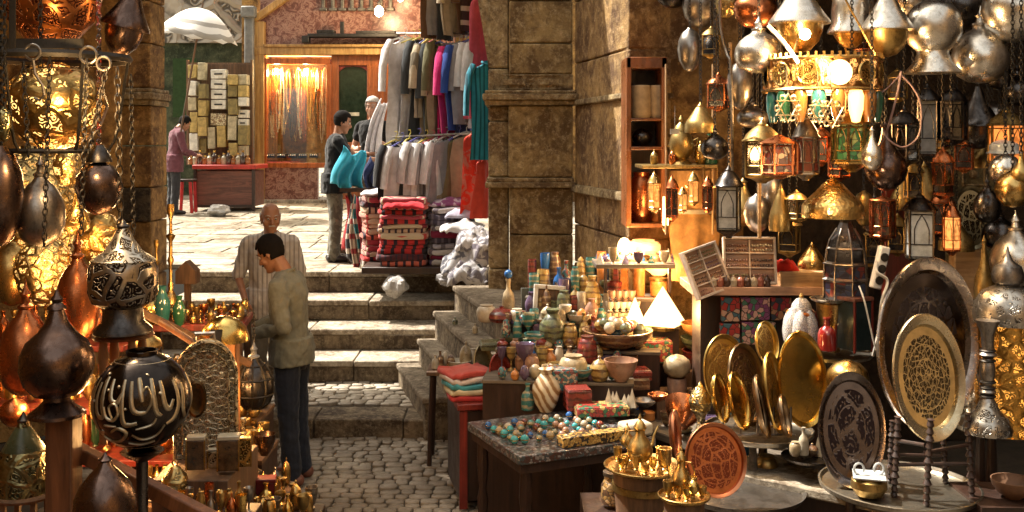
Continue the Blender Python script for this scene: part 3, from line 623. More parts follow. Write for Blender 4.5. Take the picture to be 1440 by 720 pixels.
def person(label, loc, th, skin, hairm, shirt, trous, head, neckp, arms, chestf=.02, hipf=0, vox=.008, sleeve=1.0, bald=False, beard=None, legs=None, shoe=None, sc=1.0, belly=1.0, tail=.0, collar=False):
    """local frame faces -Y; arms: [(shoulder, elbow, wrist, handdir)] for +X (left) and -X (right)"""
    r_ = root('person', label, 'person', loc, th); r_.scale = (sc,)*3
    hp, hr = head; HM = Matrix.Translation(hp) @ Euler(hr).to_matrix().to_4x4()
    g = G(); cf, hf = -chestf, -hipf
    torso = lambda e: [(0, hf, .80, .13+e, .085+e), (0, hf, .90, .165+e, .105+e), (0, hf*.9, .98, .155+e, .10*belly+e), (0, (cf+hf)/2, 1.08, .145+e, .10*belly+e), (0, cf, 1.20, .155+e, .108+e), (0, cf, 1.32, .17+e, .11+e), (0, cf*1.1, 1.41, .165+e, .09+e), (0, cf*1.3, 1.455, .10+e, .065+e*.6), (0, cf*1.5, 1.48, .055+e*.5, .055+e*.3)]
    loft(g, torso(-.012)); limb(g, [(0, cf*1.3, 1.44), neckp, tuple(HM @ Vector((0, .02, -.06)))], [.062, .056, .05])
    lg = legs or [((.09, hf, .88), (.095, -.02, .48), (.10, .01, .09)), ((-.09, hf, .88), (-.095, -.02, .48), (-.10, .01, .09))]
    for a, b, c in lg:
        limb(g, [a, b, c], [.078, .05, .036]); limb(g, [(c[0], c[1]+.03, .045), (c[0]*1.1, c[1]-.13, .035)], [.036, .03])
    for sh, el, wr, hd in arms:
        limb(g, [sh, el, wr], [.045, .036, .026])
        side = 1 if sh[0] > 0 else -1; hand(g, wr, hd, (side*.5, -.2, .85), side)
    v = []; n = 20
    for z, hw, yf, yb in HEADS:
        for i in range(n):
            a = TAU*i/n; v.append((hw*math.cos(a), (yf+yb)/2+(yb-yf)/2*math.sin(a), z))
    k = len(HEADS); hf_ = [(j*n+i, j*n+(i+1) % n, (j+1)*n+(i+1) % n, (j+1)*n+i) for j in range(k-1) for i in range(n)]
    g.add(v, hf_+[tuple(range(n-1, -1, -1)), tuple(range((k-1)*n, k*n))], HM)
    def H_(pts, rad):
        g2 = [tuple(HM @ Vector(p)) for p in pts]; limb(g, g2, rad)
    H_([(0, -.088, .025), (0, -.104, -.005), (0, -.114, -.024)], [.009, .011, .013]); H_([(-.014, -.100, -.028), (.014, -.100, -.028)], [.008, .008])
    H_([(-.04, -.078, .034), (0, -.091, .03), (.04, -.078, .034)], [.009, .009, .009])
    H_([(-.02, -.088, -.057), (0, -.095, -.055), (.02, -.088, -.057)], [.006, .008, .006]); H_([(-.017, -.087, -.07), (.017, -.087, -.07)], [.007, .007]); H_([(-.012, -.08, -.098), (.012, -.08, -.098)], [.016, .016])
    for s in (-1, 1):
        H_([(s*.05, -.062, -.02), (s*.052, -.05, -.04)], [.02, .018]); g.ball((0, 0, 0), 1, HM @ TR(s*.076, .01, .0, s=(.010, .021, .033), rz=s*.35), n=12)
    body = g.build('body', skin, r_); remesh(body, vox, 2)
    # eyes, brows, hair
    for s in (-1, 1):
        e = G().ball(tuple(HM @ Vector((s*.031, -.0835, .012))), .0105).ball(tuple(HM @ Vector((s*.031, -.0895, .011))), .0062, mi=1, n=8).build('eye', [plain('eye white', (.5, .45, .4), .3), plain('iris', (.02, .01, .008), .2)], r_)
        if hairm: G().tube([tuple(HM @ Vector(p)) for p in ((s*.015, -.097, .036), (s*.034, -.092, .043), (s*.054, -.076, .036))], .0045, 5, flat=.6).build('eyebrow', hairm, r_)
    if hairm:
        g = G(); hv = []; m = 26; rows_ = 14
        for j in range(rows_+1):
            t = j/rows_; z = -.06+t*.192
            q = 0
            while q < k-2 and HEADS[q+1][0] < z: q += 1
            a_, b_ = HEADS[q], HEADS[q+1]; u = max(0, min(1, (z-a_[0])/(b_[0]-a_[0])))
            hw, yf, yb = [a_[w_]+(b_[w_]-a_[w_])*u for w_ in (1, 2, 3)]
            if t > .98: hw, yf, yb = .006, .0, .012
            for i in range(m):
                a = TAU*i/m; e = .009+.004*noise.noise(Vector((i*.9, j*.9, 3))); hv.append(((hw+e)*math.cos(a), (yf+yb)/2+((yb-yf)/2+e)*math.sin(a), z+(.008 if t > .8 else 0)))
        fs = []
        for j in range(rows_):
            for i in range(m):
                ids = (j*m+i, j*m+(i+1) % m, (j+1)*m+(i+1) % m, (j+1)*m+i); c = sum((Vector(hv[q]) for q in ids), Vector())/4
                front = c.y < -.045+ (0 if not bald else .07); low = c.z < .075
                ok = (not (front and low)) and (c.z > -.045+max(0, (.02-c.y))*1.2)
                if bald: ok = c.z < .035 and c.y > .0 and c.z > -.045
                if ok: fs.append(ids)
        g.add(hv, fs, HM); h = g.build('hair', hairm, r_, solid=.012)
    if beard:
        g = G(); g.tube([tuple(HM @ Vector(p)) for p in ((-.024, -.094, -.048), (0, -.104, -.042), (.024, -.094, -.048))], .006, 6); g.build('moustache', beard, r_)
    # trousers
    g = G(); loft(g, [(0, hf, .80, .12, .10), (0, hf, .90, .185, .125), (0, hf*.9, 1.0, .168, .115*belly)])
    for a, b, c in lg:
        m1 = tuple(a[i]*.5+b[i]*.5 for i in range(3)); m2 = tuple(b[i]*.5+c[i]*.5 for i in range(3))
        limb(g, [a, m1, b, m2, (c[0], c[1], c[2]-.02)], [.098, .085, .072, .068, .066])
    t = g.build('trousers', trous, r_); remesh(t, vox, 3); wrinkle(t, .07, .022)
    # shirt
    g = G(); loft(g, torso(.022)[1 if tail else 2:]) 
    if tail: loft(g, [(0, hf, .87-tail, .212, .152), (0, hf, .93, .214, .155*belly), (0, hf, 1.02, .195, .145*belly)])
    for sh, el, wr, hd in arms:
        e2 = tuple(el[i]+(wr[i]-el[i])*.5 for i in range(3))
        if sleeve >= 1: limb(g, [sh, el, e2, tuple(el[i]+(wr[i]-el[i])*.93 for i in range(3))], [.068, .058, .05, .04])
        else: limb(g, [sh, tuple(sh[i]+(el[i]-sh[i])*sleeve for i in range(3))], [.066, .056])
        limb(g, [(sh[0]*.45, cf*1.15, 1.425), sh], [.055, .068])
    if collar: limb(g, [(math.cos(a)*.062, cf*1.4+math.sin(a)*.062, 1.475-.02*math.sin(a)*-1) for a in [TAU*i/10 for i in range(11)]], [.013]*11)
    t = g.build('shirt', shirt, r_); remesh(t, vox, 3); wrinkle(t, .06, .022)
    sm = shoe or plain('dark shoe leather', (.03, .02, .016), .4)
    for a, b, c in lg:
        g = G(); limb(g, [(c[0], c[1]+.045, .045), (c[0]*1.06, c[1]-.06, .048), (c[0]*1.12, c[1]-.17, .035)], [.044, .046, .034]); s_ = g.build('shoe', sm, r_); remesh(s_, .01, 1)
    return r_
black_hair = plain('black hair', (.010, .008, .007), .8, bump=1, sc=60, spec=.1); grey_hair = plain('grey hair', (.5, .48, .45), .8, bump=1, sc=60, spec=.1)
jeans = cloth('dark blue jeans', (.022, .028, .045)); khaki = cloth('olive khaki shirt cloth', (.19, .19, .145), wr=1.0)
person('dark haired man in an olive shirt and dark jeans leaning over the brass stall', (X(416, 7.14), 7.14, 0.0), R(-98), SK, black_hair, khaki, jeans,
       ((.0, -.175, 1.60), (R(30), 0, R(-6))), (0, -.09, 1.49),
       [((.19, -.06, 1.39), (.25, .0, 1.13), (.17, -.27, 1.06), (-.25, -.9, -.2)), ((-.19, -.06, 1.39), (-.24, -.12, 1.14), (-.12, -.34, 1.06), (.25, -.9, -.2))],
       chestf=.055, hipf=.03, vox=.0075, beard=black_hair, collar=True, tail=.03, belly=.98, sc=.985, shoe=plain('pinkish brown shoe', (.22, .09, .06), .5))
stripe = cloth('white shirt with thin grey stripes', (.50, .47, .43), (.30, .27, .25), 170, 0)
person('bald man in a grey striped shirt standing behind the man in the olive shirt', (X(376, 8.4), 8.5, .15), R(14), SK, grey_hair, stripe, cloth('grey trousers', (.12, .11, .09)),
       ((.0, -.05, 1.60), (R(8), 0, R(8))), (0, -.02, 1.49),
       [((.18, -.01, 1.39), (.25, .0, 1.12), (.22, -.14, .92), (0, -.3, -1)), ((-.18, -.01, 1.39), (-.26, .03, 1.12), (-.20, -.14, .93), (0, -.3, -1))],
       vox=.009, bald=True, sleeve=.95, tail=.10, belly=1.2, beard=grey_hair, collar=True, sc=.985)
camo = cloth('grey green patterned trouser cloth', (.16, .145, .11), (.09, .08, .06)); blackc = cloth('black cotton', (.007, .007, .008))
person('man in a black T-shirt and grey green trousers holding up a turquoise cloth', (X(460, 11.45), 11.9, street_z(11.7)+.0), R(103), SK, black_hair, blackc, camo,
       ((.0, -.09, 1.605), (R(16), 0, 0)), (0, -.05, 1.49),
       [((.185, -.03, 1.39), (.22, -.24, 1.24), (.12, -.47, 1.24), (-.1, -1, -.1)), ((-.185, -.03, 1.39), (-.21, -.20, 1.17), (-.10, -.46, 1.18), (.1, -1, 0))],
       chestf=.03, vox=.010, sleeve=.55, tail=.08, sc=1.0)
person('grey haired vendor in a black shirt behind the hanging clothes', (X(526, 12.6), 12.6, 1.15), R(-18), SKP, grey_hair, blackc, cloth('brown trousers', (.08, .05, .03)),
       ((.0, -.04, 1.62), (R(4), 0, R(10))), (0, -.02, 1.49),
       [((.185, -.0, 1.39), (.25, -.02, 1.13), (.20, -.24, 1.2), (-.1, -.8, .4)), ((-.185, 0, 1.39), (-.25, -.05, 1.13), (-.1, -.26, 1.12), (.3, -1, .2))],
       vox=.011, sleeve=.5, tail=.08)
G().box(0, 0, 0, 1.0, .8, .16).build('platform', M['oldwood'], None, (X(526, 12.6), 12.6, 1.07), bevel=.01); tag(bpy.data.objects['platform'], 'low wooden platform the grey haired vendor stands on', 'platform')
person('man in a maroon jacket bending over the perfume counter', (X(243, 17.6), 17.6, street_z(17.6)), R(125), SK, black_hair, cloth('maroon jacket cloth', (.13, .045, .06)), cloth('charcoal trousers', (.03, .03, .035)),
       ((.0, -.19, 1.56), (R(32), 0, 0)), (0, -.10, 1.48),
       [((.20, -.06, 1.38), (.25, -.12, 1.10), (.16, -.34, 1.02), (0, -1, -.1)), ((-.20, -.06, 1.38), (-.25, -.12, 1.10), (-.14, -.34, 1.02), (0, -1, -.1))],
       chestf=.07, hipf=.02, vox=.012, tail=.14, collar=True)
# ================================================================== CLOTHES STALL
def garment(kind, col, loc, rz, w, L, lab, seed, hang=True, group='clothes on the hanging rack', mat=None, rx=0):
    rd = random.Random(seed); m = mat or (cloth('garment cloth', col, c3(col, .35) if max(col) > .1 else (.2, .2, .2), rd.choice([90, 140, 60]), 0, wr=.9) if seed % 7 == 3 else cloth('garment cloth', col, wr=.9))
    nm = {'shirt': 'hanging_shirt', 'trousers': 'hanging_trousers', 'dress': 'hanging_dress'}[kind]
    r_ = root(nm, lab, kind, loc, rz, group); g = G(); ph = rd.uniform(0, 6); th = .035
    def fold(x, z): return (.07*noise.noise(Vector((x*9+ph*3, z*1.6, ph)))+.03*noise.noise(Vector((x*22, z*3+ph, ph))))*min(1, max(0, -z*2.4+.15))
    for s_ in (-1, 1):               # front and back sheets
        def fn(u, v):
            z = -L*v
            if kind == 'shirt': hw = w*.5*(.36+.64*min(1, v*9)**.6)*(.86+.12*v)
            elif kind == 'dress': hw = w*.5*(.3+.5*min(1, v*10)**.6+.45*v)
            else: hw = w*.5*(.8+.1*v)
            x = (u*2-1)*hw; y = s_*th*math.cos((u*2-1)*PI/2)**.5*(1 if 0 < u < 1 else 0)
            dz = .05*abs(u*2-1)*math.exp(-v*14)
            return (x+.01*math.sin(z*7+ph), y+fold(x, z), z-dz*1.2)
        g.grid(fn, 16, 22)
    g.build('cloth_body', m, r_, smooth=60)
    if kind == 'shirt':
        for s_ in (-1, 1):
            q = G(); q.tube([(s_*w*.38, 0, -.05), (s_*w*.50, .0, -.16), (s_*w*.56, .01, -.34), (s_*w*.57, .02, -.34-L*.22)], [.055, .065, .06, .055], 10, flat=.5); q.build('sleeve', m, r_, smooth=60)
    if kind == 'shirt': q = G(); q.tube([(.05*math.cos(a)*w/.4, .036*math.sin(a), -.022-.03*max(0, -math.sin(a))) for a in [TAU*k/14 for k in range(14)]], .012, 6, closed=True).build('collar', m, r_, smooth=60)
    if hang:
        q = G(); q.tube([(-w*.4, 0, -.055), (-.05, 0, -.005), (0, 0, .01), (.05, 0, -.005), (w*.4, 0, -.055)], .009, 6)
        q.tube([(0, 0, .01), (0, 0, .05), (.022, 0, .07), (.012, 0, .10), (-.018, 0, .095)], .005, 5)
        q.build('hanger', plain('hanger plastic', rd.choice([(.6, .5, .1), (.12, .12, .4), (.5, .1, .1), (.6, .6, .58)]), .4), r_)
    return r_
C_ = dict(white=(.66, .65, .67), cream=(.50, .42, .30), beige=(.33, .26, .17), charcoal=(.04, .045, .05), olive=(.13, .12, .06), black=(.015, .015, .018), magenta=(.55, .02, .16), blue=(.03, .07, .30), navy=(.015, .02, .08), grey=(.30, .29, .31), brown=(.14, .08, .05), teal=(.02, .19, .27), red=(.50, .03, .02), pink=(.5, .08, .12), silver=(.55, .53, .54))
# upper rack: px, top row py, colour, kind, length (m), width
up = [(572, 52, 'white', 'shirt', 1.15, .5), (581, 55, 'white', 'dress', 1.45, .45), (590, 54, 'charcoal', 'shirt', 1.2, .42), (598, 58, 'cream', 'shirt', .80, .42), (603, 56, 'beige', 'trousers', 1.35, .3), (609, 58, 'charcoal', 'shirt', 1.25, .4), (615, 56, 'olive', 'shirt', .95, .4),
      (621, 60, 'beige', 'shirt', 1.05, .4), (627, 62, 'black', 'trousers', 1.35, .3), (633, 62, 'magenta', 'shirt', .95, .45), (638, 62, 'magenta', 'dress', 1.6, .4), (645, 60, 'blue', 'shirt', .9, .45), (651, 60, 'navy', 'trousers', 1.3, .32), (657, 58, 'grey', 'shirt', .85, .38), (663, 56, 'white', 'shirt', .72, .36), (669, 56, 'silver', 'shirt', .9, .38)]
place = ['at the outer end', 'near the outer end', 'in the first third', 'in the middle', 'past the middle', 'near the pier', 'beside the pier']
RD = 11.0
for i, (px, py, c, k, L, w) in enumerate(up):
    d = RD+.3-(px-565)*.004
    garment(k, C_[c], W(px+((i*5) % 7-3)*.5, py, d), R(44+((i*37) % 28)), w*1.08, L*1.04, f'{c} {"long " if L > 1.1 else ""}{k} hanging {place[min(6, i*7//len(up))]} of the upper clothes rack', i)
low = [(557, 198, 'black', 'shirt', .62, .4), (566, 200, 'silver', 'shirt', .66, .42), (576, 196, 'charcoal', 'trousers', .62, .3), (590, 194, 'silver', 'shirt', .60, .42), (600, 196, 'white', 'shirt', .6, .40), (609, 196, 'grey', 'shirt', .58, .40), (617, 194, 'white', 'shirt', .62, .4), (629, 192, 'grey', 'dress', .70, .42), (646, 190, 'olive', 'dress', .68, .4), (656, 186, 'beige', 'dress', .72, .42)]
for i, (px, py, c, k, L, w) in enumerate(low):
    garment(k, C_[c], W(px, py, RD-.15), R(38+(i*29) % 20), w, L, f'{c} {k} hanging {place[min(6, i*7//len(low))]} of the lower clothes rail', 40+i, group='clothes on the lower rail')
top = [(606, -62, 'brown', 'trousers', .88, .3), (615, -62, 'grey', 'trousers', .85, .3), (625, -62, 'charcoal', 'trousers', .9, .3), (640, -62, 'cream', 'shirt', .86, .4), (655, -62, 'brown', 'shirt', .84, .36)]
for i, (px, py, c, k, L, w) in enumerate(top):
    garment(k, C_[c], W(px, py, RD), R(30+i*9), w, L, f'{c} {k} hanging above the rack, cut by the picture top', 60+i, hang=False, group='clothes hung above the rack')
stripem = cloth('dark and white banded cloth', (.05, .03, .03), (.5, .45, .4), 42, 2)
garment('dress', None, W(662, -62, RD-.1), R(25), .2, .80, 'dark dress with pale horizontal bands hanging above the rack', 71, False, 'clothes hung above the rack', stripem)
garment('dress', C_['pink'], W(681, -15, RD-.25), R(10), .34, 1.35, 'pink red long dress hanging against the pier edge', 72, False)
garment('shirt', C_['teal'], W(684, 84, RD-.7), R(18), .36, 1.0, 'teal blue shirt hanging at the pier edge over the red skirt', 73, False)
garment('dress', C_['red'], W(668, 182, RD-.55), R(15), .26, .86, 'bright red printed skirt hanging over the piled textiles', 74, False, mat=cloth('red print', (.52, .035, .015), (.42, .12, .08)))
garment('dress', (.45, .05, .03), W(678, 220, RD-.65), R(35), .2, .62, 'darker red skirt half hidden beside the pier', 75, False)
rk = root('clothes_rack', 'metal clothes rail with a wooden post carrying the coloured garments', 'clothes rack', W(600, 47, RD+.3))
p = rk.location
G().tube([W(558, 47, RD+.4)-p, W(690, 47, RD-.3)-p], .014).build('rail', M['pewter'], rk); G().tube([W(552, 193, RD-.1)-p, W(668, 187, RD-.25)-p], .012).build('rail', M['pewter'], rk)
g = G(); g.box(0, .15, -.95, .09, .07, 4.9); g.build('post', plain('pale yellow painted wood', (.62, .48, .28), .6), rk, bevel=.006)
G().tube([W(600, -70, RD)-p, W(700, -70, RD)-p], .014).build('rail', M['pewter'], rk)
# turquoise cloth held by the man, and white shirt by the vendor
def drape(name, mat, loc, w, L, rz, lab, cat, seed, amp=.05, ry=0, taper=.7):
    g = G()
    def fn(u, v):
        x = (u-.5)*w*(taper+(1-taper)*v)+.03*math.sin(v*5+seed); z = -L*v+.06*math.sin(u*PI)*(1-v)*-1
        return (x, amp*math.sin(u*15+seed+2*math.sin(v*2))*(.4+v), z+.02*math.sin(u*9+seed))
    g.grid(fn, 24, 18); o = g.build(name, mat, None, loc, (0, ry, rz), smooth=70, solid=.012); return tag(o, lab, cat)
drape('turquoise_cloth', cloth('turquoise cotton', (.03, .30, .42), wr=.8), W(496, 208, 11.5), .36, .44, R(25), 'turquoise cloth held up by the man in the black T-shirt', 'cloth', 1, .05, ry=R(8))
drape('dark_blue_cloth', cloth('navy cotton', (.02, .03, .09)), W(527, 222, 11.6), .22, .36, R(5), 'dark blue folded cloth draped beside the turquoise cloth', 'cloth', 2, .04)
drape('white_shirt', cloth('white cotton', (.62, .60, .62)), W(541, 140, 12.1), .22, .92, R(-20), 'white long sleeved shirt held up in front of the vendor', 'shirt', 3, .04, ry=R(14), taper=.5)
# low table and its stacked textiles
tb = root('textile_table', 'low dark display table under the piles of folded textiles', 'table', (X(600, 10.9), 10.9, 0))
q = tb.location; g = G(); g.box(0, 0, 1.06, 1.22, 1.1, .07); g.build('table_top', M['darkwood'], tb, bevel=.01)
for sx_, sy_, zt in ((-.5, .45, .1), (.5, .45, .1), (.5, -.45, .1)): G().box(sx_, sy_, .56, .07, .07, .95).build('leg', M['darkwood'], tb)
pal = [(.40, .03, .03), (.28, .02, .025), (.5, .12, .08), (.16, .02, .03), (.45, .30, .2), (.33, .05, .07), (.08, .02, .025), (.42, .05, .04)]
patt = [cloth(f'woven textile {i}', pal[i], (.5, .40, .28) if i % 2 else (.03, .02, .03), 60+i*9, i % 2, wr=.4) for i in range(len(pal))]
pnames = ['scarlet', 'crimson', 'coral', 'wine red', 'sandy', 'rose red', 'black red', 'bright red']
cool = [(.35, .33, .38), (.10, .06, .14), (.45, .43, .42), (.2, .02, .05), (.05, .04, .06), (.5, .46, .44)]
cmats = [cloth(f'folded cotton {i}', cool[i], (.55, .5, .45) if i in (1, 3) else (.12, .1, .12), 48+i*11, i % 2, wr=.5) for i in range(6)]
cnames = ['lilac grey', 'plum', 'pale grey', 'wine', 'black', 'off white']
def folded(cx, cy, z, w, dd, h, mat, rz, seed):
    g = G(); rd = random.Random(seed); n = 10
    def P_(a, t): return (w/2*math.copysign(abs(math.cos(a))**.35, math.cos(a)), dd/2*math.copysign(abs(math.sin(a))**.35, math.sin(a)))
    v = []; m = 28
    lv = [(0, .94), (.15, 1.0), (.5, 1.01), (.85, 1.0), (1, .95), (1.02, .6)]
    for t, s in lv:
        for i in range(m):
            x, y = P_(TAU*i/m, t); wv = .008*math.sin(i*1.7+seed)+.005*math.sin(i*.6+seed*2)
            v.append((x*s, y*s, h*t+wv*(1 if t > .4 else .5)))
    g.add(v, [(j*m+i, j*m+(i+1) % m, (j+1)*m+(i+1) % m, (j+1)*m+i) for j in range(5) for i in range(m)]+[tuple(range(m-1, -1, -1)), tuple(range(5*m, 6*m))])
    return g.build('folded_textile', mat, None, (cx, cy, z), (0, 0, rz), smooth=60)
ordn = ['lowest', 'second', 'third', 'fourth', 'fifth', 'sixth', 'seventh', 'eighth', 'ninth', 'tenth', 'eleventh', 'twelfth', 'thirteenth', 'fourteenth']
def stack(cx, cy, z0, n, w, dd, mats, nms, which, seed, h0=.05, rz=0):
    rd = random.Random(seed); z = z0
    for i in range(n):
        k = rd.randrange(len(mats)); h = h0*rd.uniform(.7, 1.3)
        o = folded(cx+rd.uniform(-.02, .02), cy+rd.uniform(-.02, .02), z, w*rd.uniform(.92, 1.03), dd*rd.uniform(.95, 1), h, mats[k], rz+rd.uniform(-.08, .08), seed*40+i)
        tag(o, f'{nms[k]} folded textile, {ordn[i] if i < n-1 else "topmost"} of the {which}', 'folded textile', 'textiles folded in stacks'); z += h+.001
    return z
s1 = stack(X(566, 10.5), 10.6, 1.097, 13, .50, .4, patt, pnames, 'red stack at the table front', 1, .052)
s2 = stack(X(528, 10.9), 11.05, 1.097, 12, .32, .4, patt, pnames, 'narrow red stack towards the street', 2, .055, .3)
s3 = stack(X(636, 10.5), 10.62, 1.097, 10, .46, .38, cmats, cnames, 'grey and plum stack near the pier', 3, .055)
s4 = stack(X(600, 11.1), 11.2, 1.097, 13, .5, .4, cmats+patt[:3], cnames+pnames[:3], 'stack at the back of the textile table', 4, .055)
tt = root('display_rack', 'narrow rack of hanging patterned scarves at the street end of the clothes stall', 'display rack', (X(508, 11.6), 11.6, street_z(11.6)))
for dx in (-.16, .16): G().box(dx, -.16 if dx > 0 else .16, .42, .035, .035, .86).build('leg', M['darkwood'], tt)
G().box(0, 0, .85, .42, .4, .04).build('rack_top', M['darkwood'], tt)
for i in range(8):
    px = 492+i*4.6; c = [(.45, .04, .04), (.05, .05, .06), (.5, .4, .3), (.03, .18, .2), (.3, .02, .04), (.5, .45, .42), (.12, .03, .05), (.42, .1, .06)][i]
    o = drape('scarf', cloth('scarf print', c, (.55, .5, .42) if i % 2 else (.3, .05, .05), 38, 2, wr=.5), W(px, 274, 11.5-i*.05), .11, .62+.1*(i % 3), R(30), 'x', 'scarf', i, .02, taper=.95)
    tag(o, f'{["scarlet", "black", "sand", "teal", "crimson", "off white", "maroon", "rust"][i]} patterned scarf hanging from the rack end of the clothes stall', 'scarf', 'scarves on the rack end')
def rumple(lab, col, loc, w, dd, seed, name='crumpled_garment', h=.06, rz=0, c2=None):
    g = G()
    def fn(u, v):
        p = Vector((u*4+seed, v*4, seed)); n1 = noise.noise(p*.7); n2 = noise.noise(p*1.3); e = math.sin(u*PI)**.5*math.sin(v*PI)**.5
        return ((u-.5)*w*(1+.12*n2), (v-.5)*dd*(1+.12*n1), e*h*(1+.8*n1)+abs(n2)*h*.6-.25*h*(1-e)*4*max(0, .4-v))
    g.grid(fn, 26, 20); o = g.build(name, cloth('rumpled cloth', col, c2, wr=.8), None, loc, (0, 0, rz), smooth=70, solid=.012); return tag(o, lab, 'garment', 'loose garments on the clothes stall')
rumple('white blouse spread flat over the textile stacks', (.48, .47, .47), W(592, 263, 11.1), .68, .5, 1, h=.05)
rumple('pale grey shirt lying flat at the front of the top layer', (.5, .48, .5), W(545, 272, 11.0), .5, .4, 2, h=.05)
rumple('crimson cloth laid on the red stack', (.45, .02, .03), W(570, 290, 10.5), .42, .36, 3, h=.05)
rumple('white top lying over the grey stack', (.6, .58, .58), W(650, 322, 10.4), .42, .4, 4, h=.07)
rumple('plum striped shirt on the grey stack', (.18, .05, .14), W(640, 287, 10.7), .5, .4, 5, h=.05, c2=(.4, .35, .4))
rumple('white patterned top slumped beside the pier', (.55, .53, .55), W(668, 345, 10.2), .36, .32, 6, h=.12, c2=(.15, .14, .16))
rumple('lilac grey shirt under the red skirt', (.34, .33, .42), W(655, 302, 10.55), .40, .4, 7, h=.06)
rumple('silvery patterned top hanging low at the table corner', (.42, .41, .42), W(648, 378, 10.15), .36, .3, 8, h=.14, c2=(.1, .1, .12))
rumple('beige cloth folded beside the red skirt', (.36, .27, .17), W(628, 276, 10.9), .3, .3, 9, h=.06)
crumple('plastic_bag', bagm, W(556, 402, 10.35), .13, .9, 'tied white plastic bag hanging under the textile table over the steps', 'plastic bag', 5)
rumple('silvery patterned cloth heaped against the pier foot', (.36, .35, .36), W(658, 392, 10.0), .38, .32, 18, h=.14, c2=(.12, .11, .13))
rumple('grey and white cloth heaped beside the pier over the silvery one', (.42, .40, .41), W(668, 366, 10.15), .34, .34, 19, h=.15, c2=(.16, .14, .17))
crumple('plastic_bag', plain('grey plastic bag', (.28, .27, .28), .35, bump=.8, bd=.02), W(630, 392, 10.1), .12, .6, 'small grey bag drooping from the textile table corner', 'plastic bag', 13)
# ================================================================== WARE BUILDERS
PROF = dict(
 onion=[('globe', [(.10, 0), (.45, .02), (.8, .10), (.97, .22), (1, .33), (.94, .45), (.78, .56), (.55, .64), (.34, .69), (.24, .74)]), ('finial', [(.25, .74), (.30, .75), (.30, .77), (.17, .79), (.14, .84), (.20, .87), (.12, .90), (.05, .95), (.012, 1)])],
 onion_skirt=[('skirt', [(.78, 0), (.76, .025), (.5, .075), (.36, .12), (.36, .15)]), ('globe', [(.36, .15), (.62, .17), (.88, .25), (1, .37), (.98, .48), (.82, .58), (.5, .66), (.3, .74), (.2, .83)]), ('finial', [(.2, .83), (.26, .84), (.24, .86), (.12, .89), (.16, .92), (.09, .95), (.02, 1)])],
 globe_skirt=[('skirt', [(.98, 0), (.94, .03), (.68, .14), (.55, .24), (.55, .28)]), ('globe', [(.55, .28), (.82, .37), (.98, .5), (1, .62), (.9, .75), (.68, .85), (.4, .91), (.2, .93)]), ('finial', [(.2, .93), (.12, .96), (.05, 1)])],
 cone=[('bowl', [(.10, 0), (.35, .03), (.62, .14), (.74, .27), (.76, .36)]), ('cone_top', [(.76, .36), (1, .37), (.99, .40), (.80, .5), (.52, .66), (.30, .82), (.18, .94), (.12, 1)])],
 bell=[('bowl', [(.10, 0), (.3, .02), (.55, .10), (.72, .22)]), ('bell_top', [(.72, .22), (1, .24), (.97, .28), (.80, .40), (.82, .6), (.76, .76), (.5, .9), (.2, 1)])],
 globe=[('globe', [(.15, 0), (.5, .06), (.85, .25), (1, .5), (.9, .72), (.6, .9), (.25, .97), (.18, 1)])],
 shade=[('shade', [(.99, 0), (1, .03), (.98, .28), (.86, .40), (.55, .62), (.3, .82), (.16, .86)]), ('finial', [(.17, .86), (.2, .88), (.1, .93), (.03, 1)])],
 gourd=[('globe', [(.1, 0), (.5, .04), (.88, .16), (1, .30), (.9, .44), (.6, .56), (.35, .68), (.22, .82), (.2, .9)]), ('finial', [(.22, .9), (.26, .92), (.1, .96), (.03, 1)])],
 engraved_lamp=[('skirt', [(.86, 0), (.84, .03), (.60, .10), (.56, .22)]), ('drum', [(.56, .22), (.9, .27), (1, .36), (1, .56), (.92, .62)]), ('cone_top', [(.92, .62), (.93, .64), (.55, .72), (.32, .82), (.16, .92)]), ('finial', [(.17, .92), (.2, .94), (.08, .97), (.02, 1)])],
 dome=[('dome', [(1, 0), (1, .12), (.96, .3), (.78, .5), (.5, .66), (.26, .78), (.18, .86)]), ('finial', [(.19, .86), (.22, .89), (.1, .94), (.02, 1)])],
)
def chain_geo(g, a, b, link=.03, r=.0026, mi=0):
    a, b = Vector(a), Vector(b); L = (b-a).length; n = max(2, int(L/(link*.78))); d = (b-a).normalized()
    u = d.orthogonal().normalized(); w = d.cross(u)
    for i in range(n):
        c = a+(b-a)*((i+.5)/n); s = u if i % 2 else w
        g.tube([c+d*math.cos(t)*link*.55+s*math.sin(t)*link*.3 for t in [TAU*k/8 for k in range(8)]], r, 4, closed=True, mi=mi)
CEIL = 4.42
def lamp(kind, px, y0, y1, hw, d, mats, label, cat='lamp', hang=True, name='hanging_lamp', group='hanging metal lamps', n=36, extra=None, rz=0, liner=None):
    zb_, zt_ = Z(y1, d), Z(y0, d); r_ = root(name, label, cat, (X(px, d), d, zb_), rz, group); h = zt_-zb_; Rr = S(hw, d)
    if isinstance(mats, str): mats = [mats]*5
    for i, (pn, pr) in enumerate(PROF[kind]):
        G().lathe([(r*Rr, t*h) for r, t in pr], n).build(pn, M[mats[i]], r_, smooth=40)
    if liner: 
        pr = PROF[kind][liner-1][1]; G().lathe([(r*Rr*.93, t*h*.99+.002) for r, t in pr], n).build('glowing_liner', M['fire'], r_)
    if hang and CEIL > zt_:
        g = G(); chain_geo(g, (0, 0, h-.01), (0, 0, min(CEIL-zb_, h+1.0)), .028); g.build('chain', M['iron'], r_)
    return r_
